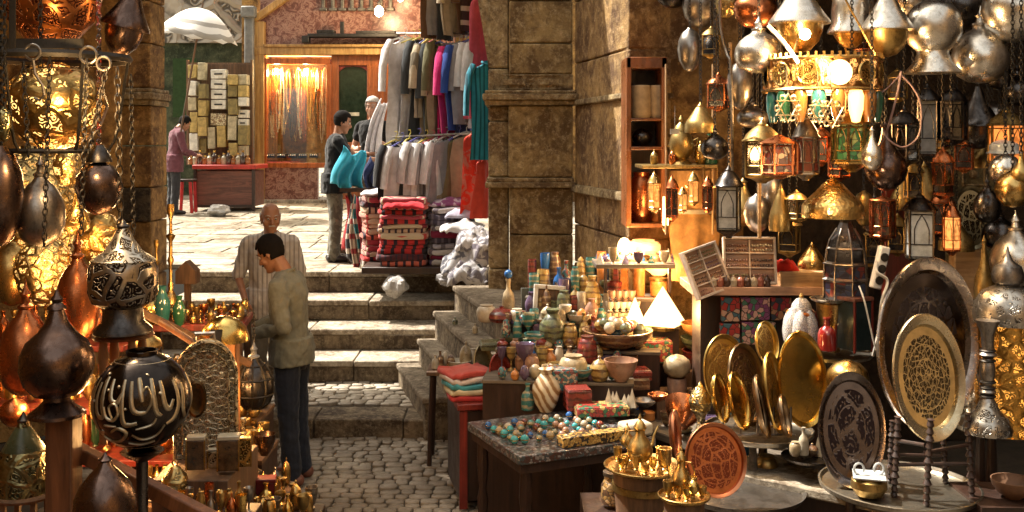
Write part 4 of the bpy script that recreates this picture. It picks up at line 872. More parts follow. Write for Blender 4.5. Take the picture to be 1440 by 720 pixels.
def lantern(px, y0, y1, hw, d, frame, glass, label, n=6, name='lantern', group='hanging lanterns', hang=True, rz=.3, dome=.3, base=.12, cat='lantern', flare=1.0):
    zb_ = Z(y1, d); h = Z(y0, d)-zb_; Rr = S(hw, d); r_ = root(name, label, cat, (X(px, d), d, zb_), rz, group)
    b0, b1 = h*base, h*(1-dome)
    g = G(); g.lathe([(.25*Rr, 0), (.3*Rr, .02*h), (.7*Rr, b0*.6), (1.04*Rr, b0*.8), (1.06*Rr, b0), (.9*Rr, b0+.004)], n).build('base', M[frame], r_, smooth=25)
    g = G()
    for i in range(n):
        a = TAU*i/n; p = (Rr*math.cos(a)); q = Rr*math.sin(a); g.tube([(p*flare, q*flare, b0), (p, q, b1)], Rr*.075, 4)
        a2 = TAU*(i+1)/n
        for zz in (b0+(b1-b0)*.04, b0+(b1-b0)*.3, b0+(b1-b0)*.93): g.tube([(p, q, zz), (Rr*math.cos(a2), Rr*math.sin(a2), zz)], Rr*.035, 4)
        am = (a+a2)/2; k = Rr*math.cos(PI/n)*1.01; s = Rr*math.sin(PI/n)*.62; c = Vector((math.cos(am)*k, math.sin(am)*k, 0)); t_ = Vector((-math.sin(am), math.cos(am), 0))
        hh_ = b1-b0
        g.tube([c+t_*x*s+Vector((0, 0, b0+hh_*z)) for x, z in ((-1, .3), (-1, .62), (-.6, .78), (0, .92), (.6, .78), (1, .62), (1, .3))], Rr*.03, 4)
    g.build('frame', M[frame], r_, smooth=0)
    G().lathe([(Rr*.94, b0), (Rr*.94, b1)], n).build('glass', M[glass] if isinstance(glass, str) else glass, r_, smooth=0)
    G().lathe([(1.08*Rr, b1), (1.12*Rr, b1+.02*h), (.98*Rr, b1+.05*h), (.85*Rr, b1+dome*h*.35), (.5*Rr, b1+dome*h*.62), (.3*Rr, b1+dome*h*.72), (.3*Rr, b1+dome*h*.78), (.16*Rr, b1+dome*h*.86), (.05*Rr, h)], max(n, 12)).build('dome', M[frame], r_, smooth=30)
    if hang: g = G(); chain_geo(g, (0, 0, h), (0, 0, min(CEIL-zb_, h+.7)), .024); g.build('chain', M['iron'], r_)
    return r_
def tray(px, py, rx, ry, d, mat, label, tilt=78, yaw=0, roll=0, rimmat=None, name='tray', group=None, cat='tray', depth=.022, rr=None, rim=.12):
    """round or oval tray standing on edge; rx, ry are half sizes in photo pixels"""
    a, b = S(rx, d), S(ry, d); a /= max(.3, math.cos(yaw)); b /= math.sin(R(tilt)) if tilt > 40 else 1
    r_ = root(name, label, cat, W(px, py, d), 0, group, rot=(Matrix.Rotation(yaw, 3, 'Z') @ Matrix.Rotation(R(tilt), 3, 'X') @ Matrix.Rotation(roll, 3, 'Z')).to_euler())
    k = max(a, b)
    g = G(); g.lathe([(0.001, 0), (1-rim*1.25, 0)], 56, sx=a, sy=b); g.f.pop(); g.m.pop()
    g.build('field', mat, r_, smooth=30)
    e = depth
    pr = [(1-rim*1.25, 0), (1-rim, e*.7), (1-rim*.4, e), (.985, e*1.1), (1, e*.9), (1, e*.55), (.97, e*.5), (1-rim, -.004), (1-rim*1.25, -.006), (.001, -.006)]
    g = G(); g.lathe(pr, 56, sx=a, sy=b); g.f.pop(); g.m.pop(); g.f.pop(); g.m.pop()
    g.build('rim', rimmat or mat, r_, smooth=40)
    return r_
WP = dict(
 vase=[(.45, 0), (.5, .03), (.8, .2), (1, .45), (.95, .62), (.6, .8), (.38, .88), (.5, .98), (.55, 1), (.42, .98)],
 jar=[(.6, 0), (.85, .1), (1, .35), (1, .65), (.85, .85), (.6, .93), (.66, 1), (.5, .99)],
 bowl=[(.35, 0), (.38, .06), (.7, .3), (.92, .65), (1, 1), (.94, 1), (.85, .7), (.3, .2), (.0, .15)],
 cyl=[(.9, 0), (1, .03), (1, .94), (.92, 1), (.8, 1), (.78, .9), (0, .88)],
 bottle=[(.7, 0), (1, .05), (1, .5), (.8, .65), (.35, .75), (.3, .92), (.42, .95), (.4, 1), (.1, 1)],
 pyramid=[(1, 0), (.96, .04), (0.02, 1)], egg=[(.05, 0), (.55, .1), (.92, .32), (1, .5), (.85, .74), (.5, .93), (.05, 1)],
 goblet=[(.7, 0), (.66, .06), (.18, .14), (.15, .4), (.3, .48), (.8, .62), (1, .85), (.98, 1), (.9, .98), (.7, .7), (0, .55)],
 obelisk=[(1, 0), (1, .08), (.75, .12), (.45, .9), (.02, 1)], ball=[(.05, 0), (.5, .08), (.87, .25), (1, .5), (.87, .75), (.5, .92), (.05, 1)],
 lidded=[(.5, 0), (.8, .08), (1, .3), (.95, .5), (.98, .52), (.9, .6), (.6, .76), (.2, .84), (.12, .88), (.2, .94), (.05, 1)],
 candle=[(.9, 0), (1, .04), (.5, .1), (.22, .16), (.3, .25), (.18, .32), (.2, .6), (.32, .66), (.2, .72), (.3, .84), (.5, .9), (.5, 1), (.3, .98)],
 cup=[(.5, 0), (.55, .08), (.3, .16), (.6, .3), (.9, .6), (1, 1), (.92, 1), (.6, .5), (0, .35)],
 hookah=[(.9, 0), (1, .03), (.95, .14), (.5, .24), (.25, .27), (.35, .31), (.2, .34), (.2, .48), (.4, .52), (.22, .56), (.2, .68), (.5, .72), (.55, .735), (.2, .75), (.16, .86), (.3, .9), (.42, .94), (.4, 1), (.2, .97)],
)
def ware(kind, px, z, d, hpx, hw, mat, label, cat=None, name=None, group=None, n=20, base_py=None, rot=None, sx=1, sy=1):
    if base_py is not None: z = Z(base_py, d)
    h, r = S(hpx, d), S(hw, d); nn = 4 if kind in ('pyramid', 'obelisk') else n
    g = G().lathe([(a*r, t*h) for a, t in WP[kind]], nn, sx=sx, sy=sy)
    o = g.build(name or kind, M[mat] if isinstance(mat, str) else mat, None, (X(px, d), d, z), rot or (0, 0, .5 if nn == 4 else 0), smooth=25 if nn == 4 else 45)
    return tag(o, label, cat or name or kind, group)
def teapot(px, py_base, d, hpx, hw, mat, label, group=None, rz=0, name='coffee_pot'):
    h, r = S(hpx, d), S(hw, d); r_ = root(name, label, 'coffee pot', (X(px, d), d, Z(py_base, d)), rz, group)
    G().lathe([(.55*r, 0), (.6*r, .03*h), (.95*r, .14*h), (1*r, .26*h), (.75*r, .42*h), (.4*r, .55*h), (.38*r, .66*h), (.5*r, .7*h)], 18).build('pot_body', M[mat], r_)
    G().lathe([(.52*r, .7*h), (.5*r, .73*h), (.3*r, .82*h), (.1*r, .88*h), (.16*r, .92*h), (.03*r, 1*h)], 14).build('lid', M[mat], r_)
    G().tube([(.7*r, 0, .22*h), (1.3*r, 0, .3*h), (1.5*r, 0, .5*h), (1.9*r, 0, .66*h)], [.2*r, .14*r, .09*r, .06*r], 8).build('spout', M[mat], r_)
    G().tube([(-.4*r, 0, .66*h), (-1.1*r, 0, .68*h), (-1.5*r, 0, .5*h), (-1.2*r, 0, .28*h), (-.8*r, 0, .24*h)], .07*r, 6).build('handle', M[mat], r_)
    return r_
# ================================================================== LAMP SHOP, HANGING LAMPS
beam = root('ceiling_beam', 'dark wooden beam carrying the hanging silver lamps', 'beam', (2.6, 5.5, CEIL)); G().box(0, 0, .05, 4.6, .14, .12).build('beam_body', M['darkwood'], beam, bevel=.01); G().box(0, 1.2, .05, 4.6, .12, .12).build('beam_body', M['darkwood'], beam, bevel=.01)
D = 5.5
lamp('globe', 1062, -12, 40, 31, D+.35, 'copper', 'round copper globe lamp hanging behind the first silver onion lamp')
lamp('onion', 1067, 22, 103, 34, D, 'silver', 'silver onion lamp with a short spike, hanging beside the cone lamp with glowing bowl')
lamp('cone', 1124, -35, 74, 43, D-.1, ['brass', 'silver'], 'wide cone lamp with a silver top and a glowing brass bowl')
bulb('lamp_light', W(1133, 50, D-.52), 12, (1, .62, .25), .05)
ob = G().ball((0, 0, 0), .028).build('bulb', M['bulb'], None, W(1132, 48, D-.42)); tag(ob, 'small bare bulb shining against the brass bowl of the cone lamp', 'bulb')
lamp('bell', 1196, -22, 68, 32, D, ['brass', 'silver'], 'tall silver bell lamp with a brass underside beside the cone lamp')
lamp('cone', 1247, -20, 80, 38, D-.15, ['brassdull', 'silver'], 'steep silver cone lamp hanging between the bell lamp and the skirted globe')
lamp('globe', 1279, -30, 26, 25, D+.3, 'silver', 'small silver globe half hidden above the steep cone lamp')
lamp('globe_skirt', 1312, -8, 103, 39, D-.1, 'silver', 'bright silver globe lamp with a waisted neck and flared skirt', liner=None)
lamp('globe', 1352, -20, 42, 36, D+.4, 'gun', 'dark speckled globe lamp behind the silver ones')
lamp('onion', 1379, 8, 117, 39, D, 'silver', 'large silver onion lamp with tall spike beside the skirted globe')
lamp('globe', 1424, -30, 60, 42, D-.1, 'silver', 'big tarnished silver globe lamp at the top corner of the lamp shop')
lamp('globe', 985, -25, 40, 26, D+1.2, 'pewter', 'dim pewter globe lamp hanging by the stone wall')
lamp('globe', 1022, -14, 26, 17, D+.8, 'prc_fine', 'pierced brass filigree globe lamp next to the copper one')
lamp('globe', 946, -30, 12, 24, D+1.3, 'gun', 'dark globe lamp cut by the picture top above the wooden cabinet')
# chandelier band
cupa = plain('amber cup glass', (.25, .11, .03), .15, coat=1)
pc = root('mosque_chandelier', 'broad brass openwork band chandelier with lit medallions and coloured glass cups', 'chandelier', W(1156, 128, D-.05)); cr_ = S(80, D); hb = S(42, D)
G().lathe([(cr_, 0), (cr_*1.0, hb)], 12, a0=PI/12).build('openwork_band', pierced('openwork red brass', (.52, .26, .09), 22, 18, -.1), pc, smooth=0)
g = G()
for z in (0, hb): g.tube([(cr_*1.01*math.cos(PI/12+TAU*i/12), cr_*1.01*math.sin(PI/12+TAU*i/12), z) for i in range(12)], .009, 5, closed=True)
for i in range(48): 
    a = TAU*i/48; g.box(cr_*.99*math.cos(a), cr_*.99*math.sin(a), hb+.015, .012, .012, .025)
g.build('rim', M['brass'], pc)
for i in range(12):
    a = TAU*(i+.5)/12+PI/12; k = cr_*math.cos(PI/12)+.004; q = Euler((PI/2, 0, a+PI/2)).to_matrix().to_4x4()
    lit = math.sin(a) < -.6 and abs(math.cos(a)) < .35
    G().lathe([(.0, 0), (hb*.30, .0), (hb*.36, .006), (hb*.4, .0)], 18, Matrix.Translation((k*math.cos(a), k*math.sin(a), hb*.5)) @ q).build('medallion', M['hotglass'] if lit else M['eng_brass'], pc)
G().lathe([(cr_*.9, .005), (cr_*.9, hb*.95)], 24).build('inner_glass', glow('amber inner glass', (1, .45, .12), .55, 9), pc)
for i in range(9):
    a = PI+PI*(i+.5)/9; p = (cr_*.9*math.cos(a), cr_*.9*math.sin(a))
    G().lathe([(.0, -.165), (.02, -.16), (.036, -.1), (.04, -.03), (.03, -.0)], 12, TR(p[0], p[1], -.008)).build('glass_cup', [M['teal'], M['greenglass'], cupa, M['teal'], cupa, M['warmglass'], cupa, M['greenglass'], M['teal']][i], pc)
for i in range(4):
    a = PI/4+i*PI/2; G().tube([(cr_*math.cos(a), cr_*math.sin(a), hb), (0, 0, hb+.55)], .006, 5).build('hanging_rod', M['brass'], pc)
bulb('chandelier_light', W(1160, 100, D-.46), 7, (1, .68, .32), .05)
bulb('chandelier_light', W(1156, 170, D+.4), 10, (1, .55, .2), .08)
for (px, py, s, lab) in ((1108, 152, 20, 'pale openwork star ornament hanging under the chandelier, beside the green cup'), (1152, 157, 17, 'smaller openwork star ornament hanging beside the teal cup'), (1170, 160, 20, 'openwork star ornament hanging just above the green glass lantern')):
    r_ = root('star_ornament', lab, 'star ornament', W(px, py, D-.38), 0, 'openwork star ornaments', rot=(0, 0, .2)); g = G(); s = S(s, D-.38)
    for off in (0, PI): 
        g.tube([(s*math.cos(PI/2+off+TAU*i/3), 0, s*math.sin(PI/2+off+TAU*i/3)) for i in range(3)], .0065, 5, closed=True)
    for i in range(6): g.tube([(s*.8*math.cos(TAU*i/6)+s*.2*math.cos(t), 0, s*.8*math.sin(TAU*i/6)+s*.2*math.sin(t)) for t in [TAU*k/8 for k in range(8)]], .005, 4, closed=True)
    g.build('star_frame', metal('pale brass', (.75, .62, .4), rough=.3), r_); G().tube([(0, 0, s), (0, .02, s+.14)], .002, 4).build('cord', M['iron'], r_)
mil = M['milky']
clearred = plain('red stained glass', (.13, .025, .015), .15, coat=1); greeng = spots('green stained glass', (.01, .12, .04), (.05, .2, .08), (.3, .35, .12), 30)
redp = spots('red white stained glass', (.16, .03, .02), (.4, .28, .18), (.08, .03, .02), 40); dkg = plain('dark pane', (.03, .03, .035), .1, coat=1)
amb = glow('amber lit glass', (1, .4, .1), .35, 12)
lantern(1072, 168, 258, 26, D+.35, 'brassdull', M['smoke'], 'brass lantern with a domed hood half behind the red glass lantern', dome=.35)
lantern(1096, 188, 252, 25, D-.1, 'copper', redp, 'squat copper lantern with red and clear glass panes under the star', dome=.22, rz=0)
lantern(1133, 158, 254, 18, D-.05, 'pewter', clearred, 'slim pewter topped lantern with red glass between the red and the green lantern', n=8, dome=.38)
lantern(1198, 150, 242, 27, D-.15, 'brass', greeng, 'wide brass lantern with green arched panes and a domed lid', n=8, dome=.28, base=.16)
lamp('gourd', 1226, 178, 240, 15, D-.35, 'silver', 'small bright silver bell lamp beside the green glass lantern', liner=None)
lamp('gourd', 1246, 170, 268, 29, D+.1, metal('speckled purple bronze', (.22, .12, .11), (.03, .012, .015), .3) and 'bronze', 'dark purplish gourd shaped lamp with a long neck')
r_ = lamp('shade', 1171, 247, 306, 43, D-.1, 'hammered', 'wide hammered brass lampshade glowing above the dark tower lantern', hang=False, name='brass_lampshade')
g = G(); g.tube([(0, 0, S(58, D)), (0, .0, .55)], .004, 5); g.build('cord', M['iron'], r_)
bulb('shade_light', W(1171, 296, D-.1), 5, (1, .5, .2), .03); bulb('shade_light', W(1150, 262, D-.75), 3.5, (1, .7, .4), .04)
lamp('onion', 1058, 138, 180, 22, D+.7, 'pewter', 'dim small pewter onion lamp in the shadow behind the first lantern')
lantern(1272, 150, 235, 20, D+.2, 'gun', M['smoke'], 'dark lantern with smoky panes beside the gourd lamp', n=6)
lantern(1304, 118, 230, 16, D+.3, 'gun', mil, 'tall blackened lantern with a milky pane under the skirted globe', n=4, rz=.5, dome=.22)
lantern(1340, 118, 205, 19, D+.25, 'gun', dkg, 'black fluted lantern hanging below the silver onion lamp', n=8)
lamp('cone', 1375, 122, 210, 32, D+.5, 'gun', 'blackened funnel shaped lamp in the shade below the silver onion lamp')
lantern(1326, 206, 282, 15, D-.05, 'copper', M['smoke'], 'small lantern with copper finial and dark teardrop panes', n=6, flare=.8)
lantern(1293, 270, 375, 22, D+.05, 'gun', mil, 'large black lantern with a single milky pane in front of the red post', n=4, rz=.6, dome=.25)
lantern(1241, 275, 340, 17, D+.25, 'copper', spots('speckled dark glass', (.05, .02, .01), (.3, .05, .02), (.15, .08, .03), 50), 'speckled red copper lantern hanging behind the white cable', n=8, dome=.12)
lantern(1338, 282, 360, 12, D, 'copper', amb, 'slim copper and amber lantern next to the dark oval tray on the wall', n=6)
lantern(1284, 225, 285, 14, D+.3, 'brassdull', dkg, 'small tarnished lantern between the speckled and the black lantern', n=4, rz=.7)
lantern(1025, 232, 335, 19, D+.7, 'gun', mil, 'black lantern with a milky pane hanging beside the brass scale shelf', n=4, rz=.4)
lamp('globe', 1215, 268, 318, 15, D+.6, 'brassdull', 'dull brass globe lamp behind the wide brass shade')
lamp('gourd', 1045, 250, 318, 26, D+1.2, 'brassdull', 'dull brass bowl lamp in the dark behind the black lantern')
lantern(1415, 150, 240, 24, D+.1, 'brassdull', glow('dim orange glass', (1, .3, .06), .3, 9), 'brass lantern with an orange glowing pane at the picture edge', n=6)
lamp('globe', 1414, 216, 262, 22, D-.1, 'silver', 'round silver ball lamp under the glass shade at the picture edge')
lamp('globe', 1424, 240, 292, 24, D-.3, 'brass', 'polished brass ball lamp just below the silver ball')
lamp('gourd', 1436, 215, 258, 14, D-.35, 'brassdull', 'small pale brass ball overlapping the silver ball at the edge')
lamp('bell', 1412, 196, 222, 24, D+.05, ['milky', 'milky'], 'pale glass shade hanging above the silver ball')
# dense dark background fill in the lamp shop: more lamps in shadow
rd = random.Random(4); fill_lab = ['blackened onion lamp', 'tarnished brass lantern', 'dark pewter globe lamp', 'sooty copper lantern', 'shadowed pierced lamp']
spots_ = [(1005, 200, 'beyond the thin brass shelf end'), (1120, 290, 'under the slim pewter lantern'), (1085, 275, 'below the red glass lantern'), (1155, 205, 'between the slim and the green lantern'), (1268, 270, 'above the red post'), (1230, 300, 'past the wide brass shade'), (1320, 190, 'between the two milky lanterns'), (1395, 165, 'beside the funnel lamp'), (1356, 215, 'above the relief carving'), (1300, 260, 'right above the large black lantern'), (1388, 280, 'beside the polished brass ball'), (1110, 330, 'over the pale wooden box'), (1065, 300, 'over the bead boxes'), (1218, 80, 'behind the bell lamp'), (1345, 330, 'under the amber lantern'), (1430, 120, 'close to the shop corner'), (1000, 60, 'above the brass scale shelf'), (970, 70, 'right over the wooden cabinet top'), (1010, 130, 'beside the curtain of cables'), (1098, 290, 'behind the brass shade'), (1140, 225, 'behind the red glass lantern'), (1262, 120, 'under the steep cone lamp'), (1215, 130, 'just past the chandelier'), (1325, 300, 'between the black and the amber lantern'), (1390, 215, 'over the stone relief panel'), (1405, 320, 'above the silver hookah lamp'), (1262, 330, 'behind the white cable'), (1040, 120, 'deep behind the first silver onion lamp'), (1180, 225, 'behind the green glass lantern'), (985, 165, 'inside the scale alcove'), (1405, 100, 'under the corner globe'), (1230, 345, 'beside the tower lantern'), (1355, 60, 'between the two large silver globes'), (1095, 110, 'behind the chandelier rim')]
for i, (px, py, wh) in enumerate(spots_):
    k = i % 5; hh_ = rd.uniform(42, 72); dd = D+rd.uniform(.4, 1.3); lab = f'{fill_lab[k]} hanging in the dark {wh}'
    if k in (1, 3): lantern(px, py-hh_/2, py+hh_/2, rd.uniform(13, 18), dd, ['gun', 'brassdull', 'gun', 'copper'][k], dkg, lab, n=rd.choice([4, 6]), hang=True, group='lamps in the dark of the shop')
    else: lamp(['onion', '', 'globe', '', 'shade'][k], px, py-hh_/2, py+hh_/2, rd.uniform(16, 24), dd, ['gun', '', 'pewter', '', 'brassdull'][k], lab, group='lamps in the dark of the shop')
# wall things at the back of the lamp shop
tray(1366, 306, 25, 45, 6.6, rosette('dark chased tray', (.3, .26, .16), (.02, .015, .01), .2, 10, 6, 30), 'dark chased oval tray with a green glint standing against the stone relief wall', 82, -.15, name='oval_tray')
o = root('relief_panel', 'khaki stone panel with a square carved relief in the dark shop', 'panel', W(1364, 280, 6.9)); g = G(); g.box(0, 0, 0, S(62, 6.9), .1, S(240, 6.9)); g.build('panel_slab', stone('khaki stone', (.26, .22, .12), (.1, .08, .04), 5), o, bevel=.01)
g = G(); a = S(15, 6.9); zc = S(35, 6.9); g.tube([(-a, -.055, zc-a), (a, -.055, zc-a), (a, -.055, zc+a), (-a, -.055, zc+a)], .012, 4, closed=True); g.ball((0, -.05, zc), .03); g.build('carving', M['stone2'], o)
o = G().box(0, 0, 0, S(44, 6.7), .1, S(70, 6.7)).build('leaning_board', M['lightwood'], None, W(1360, 384, 6.7), bevel=.008); tag(o, 'plain yellowish board leaning under the dark oval tray', 'board')
o = G().box(0, 0, 0, S(40, 6.9), .08, S(260, 6.9)).build('red_post', M['redwood'], None, W(1262, 380, 6.9), bevel=.006); tag(o, 'dark red painted post behind the white cable', 'post')
for px, y0, y1, d, lab in ((1068, 245, 335, 6.2, 'thin pale rod standing in the dark behind the bead showcase'), (1027, 60, 250, 6.4, 'thin pale rod beside the brass scale shelf')):
    o = G().tube([(0, 0, 0), (0, 0, S(y1-y0, d))], .011, 6).build('rod', M['lightwood'], None, W(px, y1, d)); tag(o, lab, 'rod')
def cable(pts, r, mat, lab, name='cable'):
    P = [Vector(p) for p in pts]; out = []
    for i in range(len(P)-1):
        p0, p1, p2, p3 = P[max(0, i-1)], P[i], P[i+1], P[min(len(P)-1, i+2)]
        for k in range(6):
            t = k/6; out.append(.5*((2*p1)+(p2-p0)*t+(2*p0-5*p1+4*p2-p3)*t*t+(3*p1-p0-3*p2+p3)*t**3))
    out.append(P[-1]); o0 = out[0]; o = G().tube([q-o0 for q in out], r, 6).build(name, mat, None, o0, smooth=60); return tag(o, lab, 'cable', 'loose lamp cables')
pink = plain('pinkish cable', (.35, .22, .2), .5); whitec = plain('white cable', (.6, .58, .54), .5)
cable([W(1267, 100, D-.2), W(1262, 130, D-.2), W(1250, 175, D-.15), W(1240, 200, D-.1), W(1222, 225, D-.1)], .006, pink, 'pinkish twisted cable falling from the cone lamp to the gourd lamp')
cable([W(1267, 105, D-.2), W(1285, 125, D-.2), W(1295, 150, D-.2), W(1292, 190, D-.2), W(1270, 207, D-.2), W(1248, 195, D-.2), W(1242, 182, D-.15)], .005, pink, 'thin pinkish cable looping in front of the smoky lantern')
cable([W(1267, 104, D-.2), W(1240, 130, D-.2), W(1205, 145, D-.2), W(1190, 150, D-.2)], .004, pink, 'thin cable running down towards the green glass lantern')
cable([W(1080, 36, D-.35), W(1098, 55, D-.35), W(1110, 70, D-.4), W(1122, 88, D-.45)], .011, whitec, 'thick pale rope across the cone lamp')
cable([W(1012, -10, D+.3), W(1014, 40, D+.3), W(1022, 75, D+.3), W(1028, 100, D+.3), W(1030, 240, D+.4)], .008, M['pewter'], 'grey cable hanging down beside the copper globe')
cable([W(1238, 350, 5.3), W(1232, 380, 5.2), W(1248, 395, 5.2), W(1240, 425, 5.2), W(1235, 470, 5.3), W(1228, 500, 5.4)], .008, whitec, 'white cable curling down from the socket block')
cable([W(1208, 402, 5.35), W(1216, 425, 5.3), W(1226, 470, 5.3), W(1232, 492, 5.3)], .005, whitec, 'thin white wire looping beside the dark glass box')
o = root('socket_block', 'white multiple socket block hanging tilted over the tower lantern', 'socket block', W(1237, 376, 5.25), rot=(0, R(14), .2)); G().box(0, 0, 0, .055, .04, .22).build('housing', plain('white plastic', (.62, .60, .57), .4, var=.1), o, bevel=.008)
for i in range(3): G().lathe([(0, -.004), (.019, -.004), (.022, 0), (.022, .006)], 12, TR(0, -.022, -.065+i*.06, rx=PI/2)).build('socket', M['iron'], o)
# ================================================================== CABINET AND SCALE SHELF BY THE WALL
cb = root('open_cabinet', 'tall reddish wooden display cabinet with open shelves against the stone wall', 'cabinet', (X(908, 7.3), 7.3, Z(320, 7.3)))
g = G()
for a in ((881, 888, 80, 320), (930, 938, 80, 320), (881, 938, 80, 96), (884, 934, 166, 170), (884, 934, 206, 211), (884, 934, 314, 320)): PB(g, cb, *a, 7.3, .36)
g.build('frame', wood('polished red wood', (.30, .10, .03), rough=.3), cb, bevel=.006)
g = G(); PB(g, cb, 884, 934, 96, 318, 7.62, .02); g.build('back_panel', M['darkwood'], cb)
def at(px, py, d): return (X(px, d), d, Z(py, d))
for i, px in enumerate((901, 926)):
    r_ = root('drum', ('pale clay drum with skin top on the upper cabinet shelf, near its outer side', 'pale clay drum half hidden behind the cabinet post')[i], 'drum', at(px, 166, 7.42), 0, 'drums in the cabinet')
    h = S(44, 7.4); rr = S(15, 7.4)-i*.01; G().lathe([(rr*.85, 0), (rr, .1*h), (rr*1.02, .5*h), (rr*.98, .9*h), (rr*.9, h)], 20).build('shell', plain('pale clay', (.5, .36, .2), .6), r_); G().lathe([(rr*.9, h), (rr*.88, h+.01), (0, h+.012)], 20).build('skin', plain('skin top', (.55, .44, .3), .5), r_)
lamp('globe', 903, 180, 206, 15, 7.45, 'gun', 'round dark openwork bowl on the second cabinet shelf', hang=False, name='bowl', cat='bowl', group=None)
ware('jar', 902, 0, 7.45, 72, 18, 'copper', 'tall copper jar glowing warmly on the lower cabinet shelf', 'jar', base_py=314)
ware('jar', 925, 0, 7.5, 60, 12, plain('orange onyx', (.6, .22, .07), .3), 'orange onyx jar beside the copper jar in the cabinet', 'jar', base_py=314)
sh = root('scale_shelf', 'thin brass edged shelf holding the brass samovar and scales', 'shelf', at(957, 235, 6.9)); g = G(); PB(g, sh, 903, 1010, 232, 237, 6.75, .4); g.build('board', M['brassdull'], sh, bevel=.004)
g = G(); PB(g, sh, 936, 938, 90, 330, 6.76, .03); PB(g, sh, 1002, 1004, 90, 330, 6.98, .03); g.build('post', M['lightwood'], sh)
sv = root('samovar', 'dark brass samovar with a domed lid on the thin shelf', 'samovar', at(958, 232, 6.9)); q = S(1, 6.9)
G().lathe([(16*q, 0), (14*q, 4*q), (8*q, 8*q), (15*q, 16*q), (18*q, 28*q), (14*q, 42*q), (10*q, 48*q)], 20).build('urn', M['brassdull'], sv); G().lathe([(11*q, 48*q), (9*q, 54*q), (3*q, 60*q), (4*q, 64*q), (1*q, 70*q)], 14).build('lid', M['brassdull'], sv); G().tube([(15*q, 0, 20*q), (24*q, -.01, 20*q), (26*q, -.01, 15*q)], 1.6*q, 6).build('tap', M['brass'], sv)
for s in (-1, 1): G().tube([(s*16*q, 0, 34*q), (s*23*q, 0, 38*q), (s*22*q, 0, 28*q), (s*17*q, 0, 26*q)], 1.2*q, 6).build('handle', M['brass'], sv)
sc_ = root('balance_scale', 'small brass balance scale hanging from the shelf edge', 'scale', at(990, 232, 6.72)); G().tube([(0, 0, 0), (0, 0, -46*q)], .006, 6).build('column', M['brass'], sc_); G().tube([(-18*q, 0, -3*q), (18*q, 0, -3*q)], .005, 6).build('beam', M['brass'], sc_)
for s in (-1, 1): G().tube([(s*18*q, 0, -3*q), (s*18*q, 0, -30*q)], .0025, 4).lathe([(0, -32*q), (7*q, -31*q), (9*q, -28*q)], 12, TR(s*18*q)).build('pan', M['brass'], sc_)
for i, (px, hh_, w_, mt, lb) in enumerate(((985, 34, 9, 'brass', 'brass incense burner standing at the end of the thin shelf'), (999, 44, 10, 'greenglass', 'green glass and brass bottle on the thin shelf'), (946, 24, 6, 'copper', 'small copper cup beside the samovar'), (920, 22, 6, 'brassdull', 'small dull brass pot at the outer shelf end'))): ware('lidded' if i != 1 else 'bottle', px, 0, 6.88, hh_, w_, mt, lb, 'pot', 'pot', base_py=232)
r_ = root('price_tag', 'small white price tag on a string above the samovar', 'price tag', at(949, 185, 6.8)); G().box(0, 0, 0, .06, .006, .035).build('card', plain('white card', (.6, .58, .5), .7), r_); G().tube([(0, 0, .015), (0, 0, .17)], .0015, 4).build('string', whitec, r_)
for i, (px, y0, y1, w_) in enumerate(((920, 240, 300, 9), (945, 245, 312, 9), (975, 240, 290, 8), (995, 246, 300, 8), (960, 262, 300, 7))):
    lantern(px, y0, y1, w_, 6.7-.05*i, ['brass', 'copper', 'brassdull', 'copper', 'brass'][i], [amb, dkg, amb, dkg, amb][i], ['amber lit brass', 'dark copper', 'amber lit dull brass', 'slim dark copper', 'small amber lit brass'][i]+' lantern hanging under the thin shelf', n=6, hang=False, group='small lanterns under the shelf')
# orange hessian bundle below the shelf
o = root('wrapped_bundle', 'large ochre wrapped bundle hanging behind the bead showcase', 'bundle', at(975, 395, 7.35)); g = G(); q = S(1, 7.35)
def fn(u, v):
    a = u*TAU; r = (34+5*math.sin(a*3+v*7)+4*math.sin(a*7))*q*(1-.35*math.exp(-((v-.62)/.06)**2))*(.85+.15*math.sin(v*PI)); return (r*math.cos(a), r*.6*math.sin(a), v*155*q)
g.grid(fn, 32, 26); g.build('wrapping', plain('ochre hessian', (.42, .22, .07), .85, bump=.8, sc=14), o, smooth=60); G().lathe([(30*q, 0), (31*q, 3*q), (30*q, 6*q)], 18, TR(0, 0, 95*q), sy=.62).build('cord', plain('pale cord', (.5, .42, .3), .8), o)
# ================================================================== DISPLAY STEPS WITH POTTERY
TI = dict(A=.70, C=.86, C2=.98, D=1.10, E=1.24)
ds = root('display_steps', 'stepped dark wooden display stand under the pottery and alabaster', 'display stand', (.45, 6.9, 0), -.1)
for i, (z, y0, y1, x0_, x1_) in enumerate(((.86, 6.42, 6.8, -.14, .80), (.98, 6.8, 7.08, -.1, .98), (1.10, 7.08, 7.38, -.08, 1.12), (1.24, 7.38, 7.62, .05, 1.02))):
    g = G(); g.box((x0_+x1_)/2-.45, (y0+y1)/2-6.9, z/2-.012, x1_-x0_, y1-y0, z-.02); g.build('step_box', M['darkwood'], ds); g = G(); g.box((x0_+x1_)/2-.45, (y0+y1)/2-6.9-.01, z-.011, x1_-x0_+.01, y1-y0+.02, .02); g.build('step_board', M['greywood'], ds, bevel=.003)
def pot(kind, px, tier, dy, hpx, hw, mat, label, cat=None, group='pottery on the display steps', n=20, **k):
    z = TI[tier]; d = {'A': 5.6, 'C': 6.46, 'C2': 6.86, 'D': 7.13, 'E': 7.42}[tier]+dy
    return ware(kind, px, z+.001, d, hpx, hw, mat, label, cat or kind, None, group, n, **k)
ol = lambda nm, c, r=.3, **k: plain(nm, c, r, **k)
